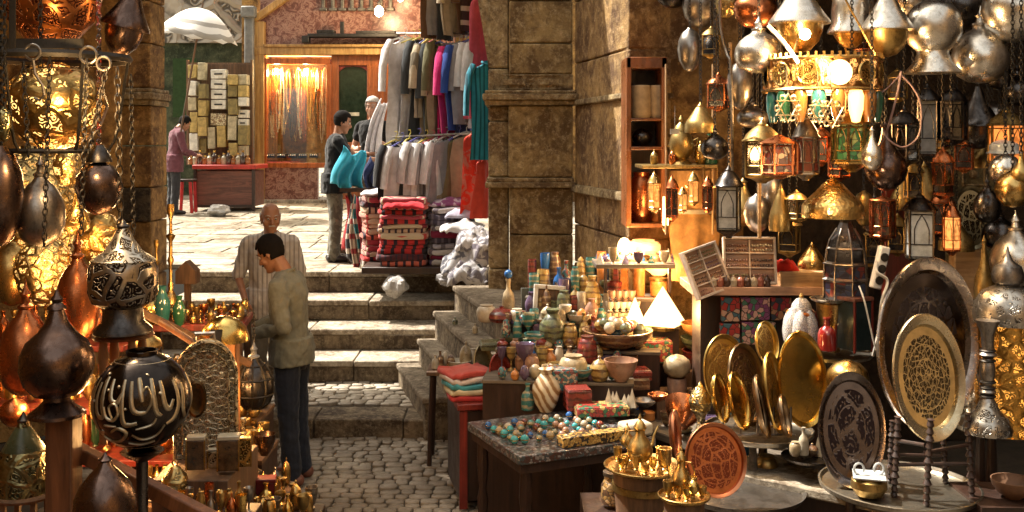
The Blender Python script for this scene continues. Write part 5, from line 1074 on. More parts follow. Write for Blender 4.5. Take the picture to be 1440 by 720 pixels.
def band(nm, a, b):
    m = N(nm); z = m.n('SeparateXYZ', {0: m.tc.outputs['Object']}).outputs[2]; f = m.noise(26, 5, .7)
    s = m.math('SINE', m.math('ADD', m.math('MULTIPLY', z, 150.0), m.math('MULTIPLY', m.noise(14, 3), 7.0)))
    c = m.mix(m.rng(s, .35, .6), a, b); m.P(Base_Color=m.mix(m.rng(f, .45, .7, 0, .7), c, c3(a, .3)), Roughness=m.rng(f, .3, .7, .15, .5), Coat_Weight=.2); m.bump(f, .3, .004); return m.mat
cream = ol('cream alabaster', (.42, .33, .2), .35, var=.55); pinkal = ol('pink alabaster', (.36, .2, .13), .35, var=.5); tealc = band('teal ceramic', (.035, .15, .14), (.3, .26, .16)); redc = band('red ceramic', (.20, .03, .022), (.07, .015, .012)); greenc = band('olive ceramic', (.11, .12, .06), (.04, .04, .025)); whitea = ol('white alabaster', (.48, .42, .32), .35, var=.4)
yell = band('yellow ceramic', (.34, .23, .07), (.14, .07, .02)); brownc = band('brown stoneware', (.13, .065, .035), (.3, .2, .1)); bluec = ol('cobalt glass', (.03, .12, .35), .12); orange = ol('orange onyx', (.55, .22, .06), .3); purp = ol('violet glass', (.12, .08, .14), .15)
swirl = N('swirled marble'); sx = swirl.n('TexWave', {'Vector': swirl.vec((1, 1, 1), (0, R(35), 0)), 'Scale': 7, 'Distortion': 5, 'Detail': 3}).outputs[1]; swirl.P(Base_Color=swirl.ramp(sx, [(.2, (.26, .15, .07)), (.5, (.55, .44, .27)), (.8, (.62, .56, .42))]), Roughness=.25); swirl = swirl.mat
mos1 = spots('teal red mosaic', (.03, .14, .16), (.22, .04, .03), (.4, .35, .26), 70); mos2 = spots('gold black inlay', (.45, .25, .05), (.03, .02, .01), (.55, .35, .1), 70); mos3 = spots('red green mosaic', (.35, .04, .03), (.04, .16, .08), (.5, .35, .12), 45)
P_ = [('vase', 777, 'C2', .02, 54, 19, greenc, 'dark olive vase with cream shoulder in front of the leaning picture frame'), ('bowl', 754, 'C2', .02, 20, 17, tealc, 'teal bowl on the third step by the red bottles'), ('jar', 748, 'C', .12, 30, 10, pinkal, 'pink alabaster jar next to the teal bowl'),
 ('bowl', 868, 'C2', .0, 26, 50, brownc, 'wide brown bowl filled with coloured stone balls'), ('jar', 806, 'C', .02, 34, 20, cream, 'squat cream alabaster jar under the wide brown bowl'), ('bowl', 812, 'C', .0, 18, 24, tealc, 'dark teal bowl at the front of the second step'), ('jar', 826, 'C', .2, 52, 14, redc, 'tall red jar beside the wide brown bowl'),
 ('bowl', 784, 'C', .03, 22, 14, yell, 'yellow and orange bowl between the plates and the teal mosaic box'), ('lidded', 843, 'C', -.03, 36, 14, yell, 'mustard lidded pot behind the white cones'), ('bowl', 873, 'C', -.03, 30, 24, pinkal, 'fluted pink stone bowl at the end of the second step'), ('egg', 900, 'C2', .05, 34, 10, greenc, 'dark green stone egg on a stand beside the brown bowl'),
 ('goblet', 738, 'C', .15, 44, 13, purp, 'smoky violet goblet under the inlaid plate'), ('lidded', 705, 'D', .02, 24, 20, redc, 'round red lidded box on the upper step near the pier'), ('jar', 684, 'D', .04, 24, 14, whitea, 'white lidded jar next to the round red box'), ('jar', 727, 'D', .0, 20, 11, whitea, 'small white jar on the other side of the round red box'),
 ('bottle', 715, 'D', .12, 58, 9, cream, 'tall cream stone bottle with a blue stopper against the wall'), ('cyl', 807, 'D', .12, 34, 8, redc, 'red glass tumbler on the upper step'), ('cyl', 818, 'D', .1, 40, 7, whitea, 'tall pale alabaster tumbler beside the red one'), ('vase', 833, 'D', .12, 62, 12, yell, 'yellow topped figured vase on the upper step'), ('vase', 832, 'D', .0, 34, 10, pinkal, 'pink vase in front of the yellow topped one'),
 ('bottle', 786, 'E', .03, 40, 8, bluec, 'cobalt blue glass bottle highest beside the frame'), ('jar', 793, 'D', .1, 42, 10, greenc, 'green jar under the blue glass bottle'), ('obelisk', 852, 'D', .12, 44, 9, whitea, 'pale alabaster obelisk on the upper step'), ('obelisk', 878, 'E', .05, 74, 10, orange, 'tall orange onyx obelisk standing in the lamp glow'), ('obelisk', 866, 'E', .02, 48, 8, redc, 'dark red stone obelisk behind the alabaster pots'),
 ('cyl', 899, 'E', .02, 76, 8, orange, 'tall orange onyx cylinder beside the lit bowl lamp'), ('cyl', 846, 'E', .1, 60, 7, orange, 'slim amber column at the back of the top step'), ('lidded', 770, 'D', .03, 26, 10, cream, 'small cream lidded pot between frame and green jar'), ('goblet', 795, 'D', -.02, 26, 9, whitea, 'small white goblet in front of the red tumbler'), ('bowl', 815, 'D', -.03, 14, 18, whitea, 'shallow white dish on the upper step'),
 ('jar', 788, 'C2', .05, 30, 11, cream, 'cream pot leaning against the olive vase'), ('jar', 801, 'C2', .0, 34, 11, yell, 'mustard jar next to the tall red jar'), ('bowl', 724, 'C2', .1, 14, 20, greenc, 'flat green dish on the third step'), ('lidded', 760, 'C2', -.02, 20, 10, redc, 'small red lidded pot beside the teal bowl')]
for a in P_: pot(*a)
ware('ball', 715, TI['D']+S(58, 7.25), 7.25, 13, 6, bluec, 'blue and white eye shaped stopper ball on the cream bottle', 'ball', 'ball')
g = G().lathe([(.0, 0), (S(4, 6.9), 0)], 4)
for i in range(14):       # alabaster cups
    row = i % 3; px = 855+(i//3)*9+row*3; z = TI['D']+.0+row*.075; 
    ware('cup', px, z+.001, 7.15+row*.01, 14, 6.5, [cream, pinkal, whitea][(i*2) % 3], f'{["cream", "pink", "white"][(i*2)%3]} alabaster cup, {["bottom", "middle", "top"][row]} row of the cup pile in column {["one", "two", "three", "four", "five"][i//3]}', 'cup', 'cup', 'alabaster cups piled on the upper step')
rd = random.Random(3)
for i in range(12):       # stone balls in the wide bowl
    c = [redc, whitea, cream, yell, greenc, redc][i % 6]; a = i*2.4; r = 30*math.sqrt(i/12); d = 6.9+r*math.sin(a)*.0035
    ware('egg', 868+r*math.cos(a), TI['C2']+S(19, 6.9)+(.03 if r < 18 else 0.01), d, 17, 8.5, c, f'{["red", "white", "cream", "yellow", "green", "ruby"][i%6]} stone ball in the wide brown bowl, {["at its middle", "near its middle", "towards its rim", "at its rim"][i//3]}', 'stone ball', 'stone_ball', 'stone balls in the bowl')
for x0_, x1_, y0, y1, z, lb_ in ((.92, 1.22, 6.55, 6.84, Z(551, 6.7)-.001, 'low dark box under the round cream pot'), (1.1, 1.5, 6.86, 7.15, Z(518, 6.95)-.001, 'dark box under the bowl stack')):
    o = G().box(0, 0, -z/2, x1_-x0_, y1-y0, z).build('plinth_box', M['oldwood'], None, ((x0_+x1_)/2, (y0+y1)/2, z), bevel=.004); tag(o, lb_, 'box')
# many more small wares so that every step is crowded
rd = random.Random(21); cl_ = [(cream, 'cream'), (pinkal, 'pink'), (redc, 'red'), (greenc, 'olive'), (whitea, 'white'), (yell, 'mustard'), (brownc, 'brown'), (tealc, 'teal'), (orange, 'orange'), (purp, 'violet'), (bluec, 'cobalt'), (mos1, 'teal mosaic')]
for ti, (tr_, dy, x0p, x1p, n, hmin, hmax, lb_) in enumerate((('C', -.0, 700, 884, 12, 14, 24, 'front of the second step'), ('C', .27, 700, 890, 14, 24, 38, 'back of the second step'), ('C2', -.02, 700, 905, 13, 12, 22, 'front of the third step'), ('C2', .17, 705, 920, 14, 26, 44, 'back of the third step'), ('D', -.02, 705, 850, 11, 12, 24, 'front of the fourth step'), ('D', .2, 740, 850, 9, 28, 48, 'back of the fourth step'), ('E', .0, 745, 870, 9, 20, 44, 'front of the top step'), ('E', .14, 740, 890, 9, 34, 62, 'back of the top step'))):
    for i in range(n):
        px = x0p+(x1p-x0p)*(i+.5)/n+rd.uniform(-2, 2); m_, nm_ = cl_[rd.randrange(12)]; kd = rd.choice(['jar', 'vase', 'lidded', 'bottle', 'bowl', 'goblet', 'egg', 'cyl'])
        pot(kd, px, tr_, dy+rd.uniform(-.02, .02), rd.uniform(hmin, hmax)*(.6 if kd == 'bowl' else 1), rd.uniform(6, 9.5)*(1.4 if kd == 'bowl' else 1), m_, f'small {nm_} {dict(cyl="tumbler", egg="stone egg", lidded="lidded pot").get(kd, kd)} at the {lb_}, {ordinal(i+1)} from the alley', kd, 'small wares filling the display steps', 14)
for i, (px, py, d, h, w_, m_, kd, lb_) in enumerate(((778, 706, 5.9, 52, 16, redc, 'goblet', 'dark red goblet vase under the inlaid table'), (812, 700, 6.1, 30, 18, brownc, 'bowl', 'brown bowl on the ground under the inlaid table'), (838, 704, 5.9, 40, 14, 'brassdull', 'lidded', 'dull brass pot at the shop side under the inlaid table'), (748, 705, 6.1, 36, 12, greenc, 'jar', 'olive jar at the alley side under the inlaid table'), (650, 700, 6.9, 40, 12, brownc, 'vase', 'brown vase on the cobbles before the book table'))): ware(kd, px, 0, d, h, w_, m_, lb_, 'vase', 'vase')
# leaning frame, lit lamps
fr_ = root('picture_frame', 'pale wooden picture frame leaning empty among the pottery', 'frame', (X(771, 7.3), 7.3, TI['D']), rot=(R(-12), R(6), .2)); g = G(); a, b = S(20, 7.3), S(44, 7.3)
for bx_ in ((-a, 0, b/2, .03, .03, b), (a, 0, b/2, .03, .03, b), (0, 0, b, a*2+.03, .03, .03), (0, 0, .015, a*2, .03, .03)): g.box(*bx_)
g.build('moulding', plain('white grey paint', (.5, .48, .44), .5), fr_, bevel=.004); G().box(0, .012, b/2, a*2, .006, b).build('backing', M['oldwood'], fr_)
o = G().box(0, 0, 0, S(30, 7.5), .02, S(70, 7.5)).build('slate_panel', plain('grey green slate', (.12, .12, .09), .5), None, at(748, 440, 7.5), (R(-8), 0, .1), bevel=.003); tag(o, 'grey green slate panel leaning on the wall behind the frame', 'panel')
def litlamp(kind, px, z, d, h, hw, mat, lab, pw, name='onyx_lamp', n=20):
    r_ = root(name, lab, 'lamp', (X(px, d), d, z)); hh_, r = S(h, d), S(hw, d)
    G().lathe([(r*.5, 0), (r*.5, .02), (.02, .03), (.02, .06)], 12).build('foot', M['brassdull'], r_)
    G().lathe([(a*r, .04+t*hh_) for a, t in WP[kind]], 4 if kind == 'pyramid' else n, a0=.3).build('lit_shade', mat, r_, smooth=25); 
    if pw: bulb('onyx_light', (X(px, d), d-r*1.2-.05, z+.04+hh_*.5), pw, (1, .6, .25), .06)
    return r_
litlamp('pyramid', 932, 1.11-.04, 7.05, 52, 36, M['hotglass'], 'brightly lit white pyramid lamp on the display steps', 3)
litlamp('pyramid', 893, 1.10-.04, 7.12, 36, 16, glow('lit alabaster', (1, .62, .28), 1.3), 'smaller lit pyramid lamp in front of the cup pile', 3)
litlamp('bowl', 926, TI['E']+S(22, 7.4), 7.45, 26, 27, glow('lit onyx bowl', (1, .45, .12), 1.3, 8), 'glowing onyx bowl lamp on its column under the figurine shelf', 5)
ware('cyl', 926, TI['E'], 7.45, 24, 12, orange, 'orange onyx column carrying the glowing bowl lamp', 'column', 'column')
litlamp('egg', 878, 1.50, 7.35, 26, 10, glow('lit alabaster egg', (1, .6, .24), 1.8), 'lit alabaster egg lamp at the outer end of the figurine shelf', 5)
litlamp('cyl', 936, Z(330, 6.9), 6.95, 44, 4, glow('lit glass tube', (1, .6, .2), 4), 'slim lit glass tube lamp below the brass lanterns', 2.5)
litlamp('jar', 905, Z(364, 7.35), 7.3, 20, 24, glow('lit onyx block', (1, .45, .15), .6, 9), 'softly lit onyx jar lamp behind the small figurines', 3)
fs = root('figurine_shelf', 'small glass shelf with blue and white figurines beneath the cabinet', 'shelf', at(895, 378, 7.2)); g = G(); PB(g, fs, 838, 950, 372, 378, 7.0, .35); g.build('board', M['greywood'], fs, bevel=.003)
for q in (850, 940): g = G(); PB(g, fs, q, q+4, 378, 412, 7.2, .04); g.build('bracket', M['darkwood'], fs)
rd = random.Random(8); fc = [whitea, purp, bluec, cream, tealc, pinkal, ol('lilac quartz', (.4, .3, .42), .3), whitea]; fnm = ['white', 'violet', 'cobalt', 'cream', 'teal', 'pink', 'lilac', 'milky']
for i in range(18):
    k = i % 8; kd = ['pyramid', 'lidded', 'egg', 'cup', 'pyramid', 'bottle'][i % 6]; px = 844+i*6; h = rd.uniform(14, 24)
    ware(kd, px, 0, 7.08+.12*(i % 3), h, rd.uniform(6, 8.5), fc[k], f'{fnm[k]} {dict(pyramid="crystal pyramid", lidded="trinket pot", egg="stone egg", cup="small cup", bottle="scent bottle")[kd]} on the figurine shelf, {["at its wall end", "in its first half", "near its middle", "in its second half", "at its lamp end"][min(4, i//4)]}', 'figurine', 'figurine', 'trinkets on the figurine shelf', base_py=372)
for (px, py, w_, h_, d, m_, lab) in ((916, 508, 52, 30, 6.95, mos3, 'red and green inlaid box under the lit pyramid'), (890, 545, 40, 14, 6.6, brownc, 'flat brown stacked coasters box on the slab'), (895, 532, 36, 12, 6.62, redc, 'flat red tile box on the brown one'), (790, 548, 38, 30, 6.4, mos1, 'teal and red mosaic box on the second step'), (812, 574, 34, 28, 6.25, redc, 'red lacquer box with a white ring bowl on it'), (845, 582, 74, 12, 6.15, mos3, 'long red and green mosaic tray at the back of the inlaid table'), (700, 490, 50, 9, 7.0, greenc, 'dark green flat stone tray near the pier')):
    q = G().box(0, 0, S(h_, d)/2, S(w_, d), .16, S(h_, d)); q.box(0, 0, S(h_, d)+.004, S(w_, d)*.96, .15, .008); o = q.build('box', m_, None, (X(px, d), d, Z(py, d)), (0, 0, .15), bevel=.005); tag(o, lab, 'box', 'boxes among the pottery')
ware('ball', 952, 0, 6.7, 34, 20, cream, 'round cream alabaster pot on the pink stone base', 'pot', 'pot', base_py=532); ware('cyl', 952, 0, 6.7, 20, 14, pinkal, 'pink stone block carrying the cream pot', 'block', 'stone_block', base_py=551)
for i, (py, h, w_, m_, lab) in enumerate(((518, 26, 28, redc, 'lowest dark red bowl of the bowl stack by the showcase'), (496, 22, 30, greenc, 'dark olive bowl in the middle of the bowl stack'), (476, 22, 30, orange, 'glowing orange topmost bowl of the bowl stack'))): ware('bowl', 987, 0, 6.95, h, w_, m_, lab, 'bowl', 'bowl', 'stacked bowls', base_py=py)
ware('cyl', 985, 0, 6.9, 16, 7, whitea, 'small cream cup inside the orange bowl', 'cup', 'cup', base_py=460)
# plates leaning on the second step
tray(703, 532, 16, 34, 6.75, plain('red lacquer', (.22, .03, .02), .25, bump=.5), 'oval red lacquer plate leaning at the end of the steps', 76, .7, name='plate', cat='plate')
tray(680, 522, 14, 36, 7.0, ol('olive stone', (.24, .20, .10), .3), 'oval olive stone plate leaning behind the red plate', 76, .8, name='plate', cat='plate')
tray(724, 552, 12, 24, 6.6, plain('maroon lacquer', (.25, .03, .02), .25), 'small maroon plate leaning before the violet goblet', 74, .9, name='plate', cat='plate')
tray(752, 500, 30, 10, 6.85, rosette('white inlaid plate', (.6, .58, .52), (.06, .04, .05), .13, 12, 4, 60, metalness=0), 'white inlaid round plate lying on a stand above the violet goblet', 22, 0, name='plate', cat='plate')
# ================================================================== INLAID TABLE (front), BOOK TABLE, SMALL STAND
it = root('inlaid_table', 'low mother of pearl inlaid table crowded with painted eggs', 'table', (.27, 5.93, 0), R(24))
g = G(); g.box(0, 0, .672, .84, .74, .05); g.build('table_top', spots('mother of pearl inlay', (.24, .23, .23), (.05, .07, .08), (.07, .03, .025), 70), it, bevel=.006)
g = G(); g.box(0, .0, .62, .80, .70, .05); g.build('apron', M['darkwood'], it)
for sx_, sy_ in ((-1, -1), (1, -1), (1, 1), (-1, 1)): G().lathe([(.03, 0), (.035, .03), (.02, .08), (.035, .25), (.022, .32), (.036, .45), (.03, .595)], 10, TR(sx_*.35, sy_*.3)).build('leg', M['darkwood'], it)
def on_table(u, v): a = R(24); return (.27+u*math.cos(a)-v*math.sin(a), 5.93+u*math.sin(a)+v*math.cos(a))
eggc = [tealc, redc, whitea, bluec, pinkal, greenc, cream, ol('turquoise enamel', (.05, .35, .38), .2)]; eggn = ['teal', 'red', 'white', 'cobalt', 'pink', 'olive', 'cream', 'turquoise']
rd = random.Random(6); eg = 0
for r in range(6):
    for c in range(9):
        u = -.36+c*.072+rd.uniform(-.012, .012); v = -.17+r*.066+rd.uniform(-.012, .012); x, y = on_table(u, v); k = rd.randrange(8); s = rd.uniform(.017, .025)
        g = G().lathe([(a*s, t*s*2.1) for a, t in WP['egg']], 12); g.lathe([(s*1.02, s*.95), (s*1.05, s*1.05), (s*1.02, s*1.15)], 12, mi=1)
        o = g.build('painted_egg', [eggc[k], M['gold']], None, (x, y, .698)); tag(o, f'{eggn[k]} painted egg box, row {["one", "two", "three", "four", "five", "six"][r]} from the alley and number {["one", "two", "three", "four", "five", "six", "seven", "eight", "nine"][c]} in it', 'egg box', 'painted egg boxes on the inlaid table')
x, y = on_table(.05, -.31); o = G().box(0, 0, .03, .40, .08, .055).build('inlaid_box', [mos2], None, (x, y, .698), (0, 0, R(24)), bevel=.004); tag(o, 'long gold and black inlaid box at the alley edge of the inlaid table', 'box')
x, y = on_table(.34, -.28); o = G().box(0, 0, .04, .17, .13, .075).build('parcel', [plain('cream cloth', (.48, .42, .32), .8, bump=.7)], None, (x, y, .698), (0, 0, R(24)), bevel=.02); tag(o, 'cream cloth covered box at the corner of the inlaid table', 'box')
pot('vase', 768, 'A', .72, 60, 20, swirl, 'big cream vase of swirled marble behind the painted eggs'); pot('bottle', 742, 'A', .74, 38, 9, tealc, 'small turquoise bottle beside the marble vase'); pot('pyramid', 829, 'A', .62, 30, 13, whitea, 'white stone cone behind the painted eggs', 'cone')
for i, px in enumerate((856, 867, 878, 889, 862, 884)): ware('pyramid', px, 0, 6.2+.1*(i > 3), 26-(i % 3)*4, 9, whitea, f'white crystal pyramid {["at the outer end", "second in the row", "third in the row", "at the far end", "behind the outer pair", "behind the far pair"][i]} on the mosaic tray', 'pyramid', 'crystal_pyramid', 'white crystal pyramids', base_py=572)
bt = root('book_table', 'narrow table with red painted sides under the folded fabrics and plates', 'table', (X(688, 6.9), 6.85, 0), R(12)); g = G(); g.box(0, 0, .675, .52, .62, .04); g.build('table_top', M['redwood'], bt, bevel=.005); g = G(); g.box(0, 0, .36, .47, .56, .57); g.build('cabinet_body', M['darkwood'], bt)
for s in (-1, 1): G().box(s*.22, -.285, .34, .05, .02, .62).build('side_strip', M['redwood'], bt)
for i, (c, nm) in enumerate((((.36, .03, .03), 'red folded cloth, lowest of the pile beside the plates'), ((.5, .42, .27), 'cream folded cloth, second of the pile'), ((.05, .24, .28), 'teal folded cloth in the middle of the pile'), ((.5, .42, .38), 'pinkish white folded cloth near the top of the pile'), ((.4, .06, .05), 'thin red folded cloth on top of the pile'))):
    o = folded(X(672, 6.75)-.02*i, 6.72+.02*i, .697+.032*i, .40-.02*i, .30, .031, cloth('pile cloth', c, wr=.4), .15+.1*i, i); tag(o, nm, 'cloth', 'cloths piled on the book table')
ss = root('side_stand', 'small dark stand with white bowls and figurines at the foot of the side steps', 'stand', (X(638, 7.6), 7.6, 0)); G().box(0, 0, .675, .38, .3, .03).build('stand_top', M['oldwood'], ss, bevel=.004)
for sx_, sy_ in ((-1, -1), (1, -1), (1, 1), (-1, 1)): G().tube([(sx_*.17, sy_*.13, 0), (sx_*.15, sy_*.11, .66)], .018, 8).build('leg', M['darkwood'], ss)
for i, (px, h, w_, m_, kd, lab) in enumerate(((612, 20, 5, whitea, 'bottle', 'white figurine at the outer end of the small stand'), (619, 24, 5, brownc, 'bottle', 'dark figurine beside the white one'), (626, 22, 5, whitea, 'egg', 'white stone egg on the small stand'), (646, 12, 17, whitea, 'bowl', 'shallow white bowl on the small stand'), (655, 38, 9, cream, 'lidded', 'cream lidded pot at the back of the small stand'), (664, 26, 8, whitea, 'jar', 'white jar at the far end of the small stand'), (634, 18, 6, brownc, 'jar', 'small dark jar in the middle of the small stand'))): ware(kd, px, .691, 7.55+.03*(i % 3), h, w_, m_, lab, 'ornament', 'ornament', 'ornaments on the small stand')
for i, (px, d, h, w_, m_) in enumerate(((640, 8.6, 10, 4, greenc), (668, 8.2, 14, 4, cream))): ware('bottle', px, .83, d, h, w_, m_, ('tiny green bottle standing on the side step', 'tiny cream bottle standing on the side step')[i], 'bottle', 'bottle')
# ================================================================== BRASS TRAYS AND TABLES (lamp shop front)
def round_table(px, py, rx, d, label, topmat, shelf=None, legs=4, legmat='darkwood', group=None, lip=.015):
    z = Z(py, d); r = S(rx, d); r_ = root('round_table', label, 'table', (X(px, d), d, 0), .4, group)
    G().lathe([(0, z-.012), (r*.97, z-.012), (r, z-.004), (r*1.01, z+lip), (r*.985, z+lip+.002), (r*.96, z), (0, z)], 48).build('table_top', topmat, r_, smooth=40)
    for i in range(legs):
        a = TAU*(i+.5)/legs; p = (r*.6*math.cos(a), r*.6*math.sin(a)); G().lathe([(.022, 0), (.028, .04), (.016, .1), (.026, z*.35), (.015, z*.45), (.028, z*.7), (.018, z-.013)], 10, TR(*p)).build('leg', M[legmat], r_)
    if shelf: G().lathe([(0, shelf-.01), (r*.78, shelf-.01), (r*.8, shelf+.015), (r*.76, shelf+.002), (0, shelf)], 40).build('lower_tray', topmat, r_)
    return r_
traytop = metal('worn pewter tray', (.42, .38, .31), (.08, .06, .04), .32, tarn=.7, sc=5)
bn = root('bench', 'long weathered pale board bench running between the pottery and the copper trays', 'bench', (1.17, 6.3, 0), R(-58))
G().box(0, 0, .56, 1.6, .5, .05).build('seat_board', M['greywood'], bn, bevel=.008); g = G()
for s in (-.7, 0, .7): G().box(s, 0, .265, .06, .42, .53).build('leg', M['darkwood'], bn)
b2 = root('bench', 'pale stone topped bench running under the dark oval tray towards the viewer', 'bench', (X(1165, 5.2), 5.25, 0), R(-38)); G().box(0, 0, .60, 1.5, .32, .05).build('seat_board', M['tread'], b2, bevel=.01); G().box(0, .02, .285, 1.4, .26, .57).build('support', M['darkwood'], b2)
T1 = round_table(1066, 606, 76, 5.6, 'round pewter topped table carrying the upright brass oval trays', traytop, shelf=.42, legs=4, legmat='greywood')
gold = metal('polished tray brass', (.80, .52, .13), (.18, .09, .02), .16, sc=4, tarn=.45, bump=.15); goldch = rosette('chased tray brass', (.85, .58, .18), (.28, .15, .04), .3, 14, 7, 22, bump=.4); darkch = rosette('dark chased copper', (.35, .24, .14), (.06, .03, .02), .3, 12, 8, 24)
tl = [(1127, 533, 36, 66, 5.55, gold, 'largest smooth golden oval tray facing the alley on the round table', 80, .18, 0), (1019, 523, 34, 52, 5.75, goldch, 'chased golden oval tray at the pottery side of the upright trays', 80, .35, 0), (1047, 541, 31, 57, 5.6, darkch, 'dark chased copper oval tray in front of the first golden one', 79, .75, 0), (1076, 482, 18, 30, 5.95, goldch, 'small chased golden tray standing highest behind the others', 80, .6, 0),
      (1086, 552, 19, 56, 5.5, goldch, 'narrow turned golden oval tray between the dark tray and the largest one', 80, 1.0, 0), (1036, 564, 15, 40, 5.45, gold, 'small smooth golden tray leaning in front of the dark chased one', 76, .9, 0), (1068, 572, 10, 44, 5.42, darkch, 'dark tray seen almost from its edge in front of the golden row', 78, 1.2, 0), (1010, 560, 12, 34, 5.5, gold, 'small golden tray at the rim of the round table near the crystal piece', 78, .95, 0), (1100, 585, 9, 30, 5.4, darkch, 'smallest dark tray edge below the largest golden tray', 78, 1.15, 0)]
for a in tl: tray(*a[:5], a[5], a[6], tilt=a[7], yaw=a[8], name='oval_tray', group='brass trays upright on the round table', rim=.10)
rk_ = root('tray_rack', 'small metal rack holding the upright trays', 'rack', (X(1062, 5.5), 5.5, Z(606, 5.6)+.003)); G().tube([(-.2, -.05, .02), (.2, -.05, .02)], .006).tube([(-.2, .1, .02), (.2, .1, .02)], .006).build('rail', M['pewter'], rk_)
for i in range(5): G().tube([(-.18+i*.09, -.05, .02), (-.18+i*.09, -.04, .16), (-.18+i*.09, .1, .02)], .005).build('prong', M['pewter'], rk_)
cop = rosette('chased copper', (.62, .24, .12), (.2, .05, .025), .17, 16, 9, 30, bump=.35)
tray(1005, 647, 45, 49, 5.0, cop, 'large round chased copper tray leaning towards the alley', 74, .22, name='round_tray', rim=.1); tray(947, 611, 9, 34, 5.35, cop, 'copper tray seen almost edge-on behind the large copper one', 84, 1.25, name='round_tray')
lt = root('low_table', 'low dark round table with a metal lip under the large copper tray', 'table', (X(1045, 5.15), 5.2, 0)); z = Z(692, 5.2); G().lathe([(0, z-.01), (.30, z-.01), (.32, z+.02), (.30, z+.004), (0, z)], 40).build('table_top', M['pewter'], lt); G().lathe([(.2, 0), (.05, .05), (.04, z*.6), (.12, z-.011)], 16).build('pedestal', M['darkwood'], lt)
o = ware('bowl', 957, 0, 6.1, 38, 28, 'copper', 'shiny pinkish copper bowl tilted on the bench board', 'bowl', 'bowl', base_py=600, rot=(R(-40), R(20), 0)); 
cr = root('crystal_centrepiece', 'sparkling brass and crystal pierced centrepiece between copper bowl and golden trays', 'centrepiece', (X(985, 5.75), 5.75, Z(612, 5.75))); q = S(1, 5.75)
G().lathe([(14*q, 0), (8*q, 6*q), (4*q, 20*q), (10*q, 32*q), (14*q, 36*q)], 18).build('stem', M['filigree'], cr); G().lathe([(13*q, 36*q), (17*q, 48*q), (12*q, 62*q), (4*q, 70*q), (1*q, 76*q)], 18).build('pierced_dome', M['prc_fine'], cr); G().lathe([(10*q, 38*q), (13*q, 48*q), (8*q, 60*q)], 14).build('crystal', M['milky'], cr)
# two coffee sets on brass trays over drum stands
def coffee_set(px, py, rx, d, lab, n, seed):
    z = Z(py, d); r = S(rx, d); st_ = root('drum_stand', f'round wooden drum stand under the {lab}', 'stand', (X(px, d), d, 0)); G().lathe([(r*.75, 0), (r*.8, .03), (r*.62, z*.5), (r*.78, z-.014)], 26).build('drum_body', M['oldwood'], st_)
    G().lathe([(r*.8, z*.86), (r*.8, z*.9)], 26).build('hoop', M['brassdull'], st_)
    o = G().lathe([(0, 0), (r*.9, 0), (r*.97, .014), (r, .012), (r*.98, .002), (r*.9, -.006), (0, -.006)], 40).build('brass_tray', M['brass'], None, (X(px, d), d, z-.006)); tag(o, f'flat round brass tray of the {lab}', 'tray')
    rd = random.Random(seed); mats_ = ['brass', 'gold', 'brassdull']
    for i in range(n):
        a = TAU*i/n+.3; rr = r*(.68 if i % 2 else .45); x, y = X(px, d)+rr*math.cos(a), d+rr*math.sin(a); h = .05+.012*(i % 3)
        if math.hypot(x-X(px, d), y-d-.01) < .06: continue
        o = G().lathe([(p*.022, t*h) for p, t in WP['cup']], 14).build('cup', M[mats_[i % 3]], None, (x, y, z+.001)); tag(o, f'little {["bright", "golden", "dull"][i%3]} brass cup, {ordinal(i+1)} round the {lab[:lab.find(" with") if " with" in lab else lab.find(" at")]}', 'cup', f'cups of the {lab}')
coffee_set(905, 655, 56, 5.0, 'larger coffee set with the tall pot', 13, 1); teapot(900, 648, 5.0, 66, 18, 'brassdull', 'tall dark brass coffee pot in the middle of the larger coffee set', rz=.6)
coffee_set(962, 697, 37, 4.6, 'smaller coffee set at the picture bottom', 10, 2); teapot(958, 692, 4.6, 66, 15, 'brass', 'slender brass coffee pot with bright lid in the smaller coffee set', rz=2.4)
teapot(882, 628, 5.25, 34, 10, 'brassdull', 'small dull coffee pot at the edge of the larger coffee set', rz=.4); ware('cup', 935, 0, 4.9, 32, 10, 'brass', 'tall brass beaker at the rim of the larger coffee set', 'beaker', 'beaker', base_py=662); ware('lidded', 975, 0, 4.5, 22, 8, 'gold', 'little golden sugar pot in the smaller coffee set', 'pot', 'pot', base_py=694)
o = root('glass_jar', 'round glass jar filled with brown trinkets on the dark floor', 'jar', (X(862, 5.1), 5.1, Z(712, 5.1))); q = S(1, 5.1); G().lathe([(12*q, 0), (17*q, 6*q), (17*q, 30*q), (12*q, 38*q), (13*q, 44*q)], 20).build('jar_body', spots('trinkets in jar', (.25, .15, .05), (.08, .04, .02), (.45, .3, .15), 40), o); G().lathe([(14*q, 44*q), (14*q, 49*q), (0, 50*q)], 20).build('lid', M['pewter'], o)
o = root('floor_box', 'low dark box under the glass jar', 'box', (X(862, 5.1), 5.15, 0)); z = Z(712, 5.1); G().box(0, 0, z/2, .3, .3, z).build('box_body', M['darkwood'], o)
for i, (px, py, w_, lab) in enumerate(((880, 572, 19, 'shallow pewter dish behind the tall coffee pot'), (906, 566, 17, 'second pewter dish nearer the bench board'), (893, 584, 15, 'small blackened dish below the two pewter dishes'), (925, 558, 14, 'thin copper dish on the bench board'))): ware('bowl', px, 0, 6.35-.1*i, 10, w_, ['pewter', 'pewter', 'gun', 'copper'][i], lab, 'dish', 'dish', 'dishes by the bench', base_py=py+6)
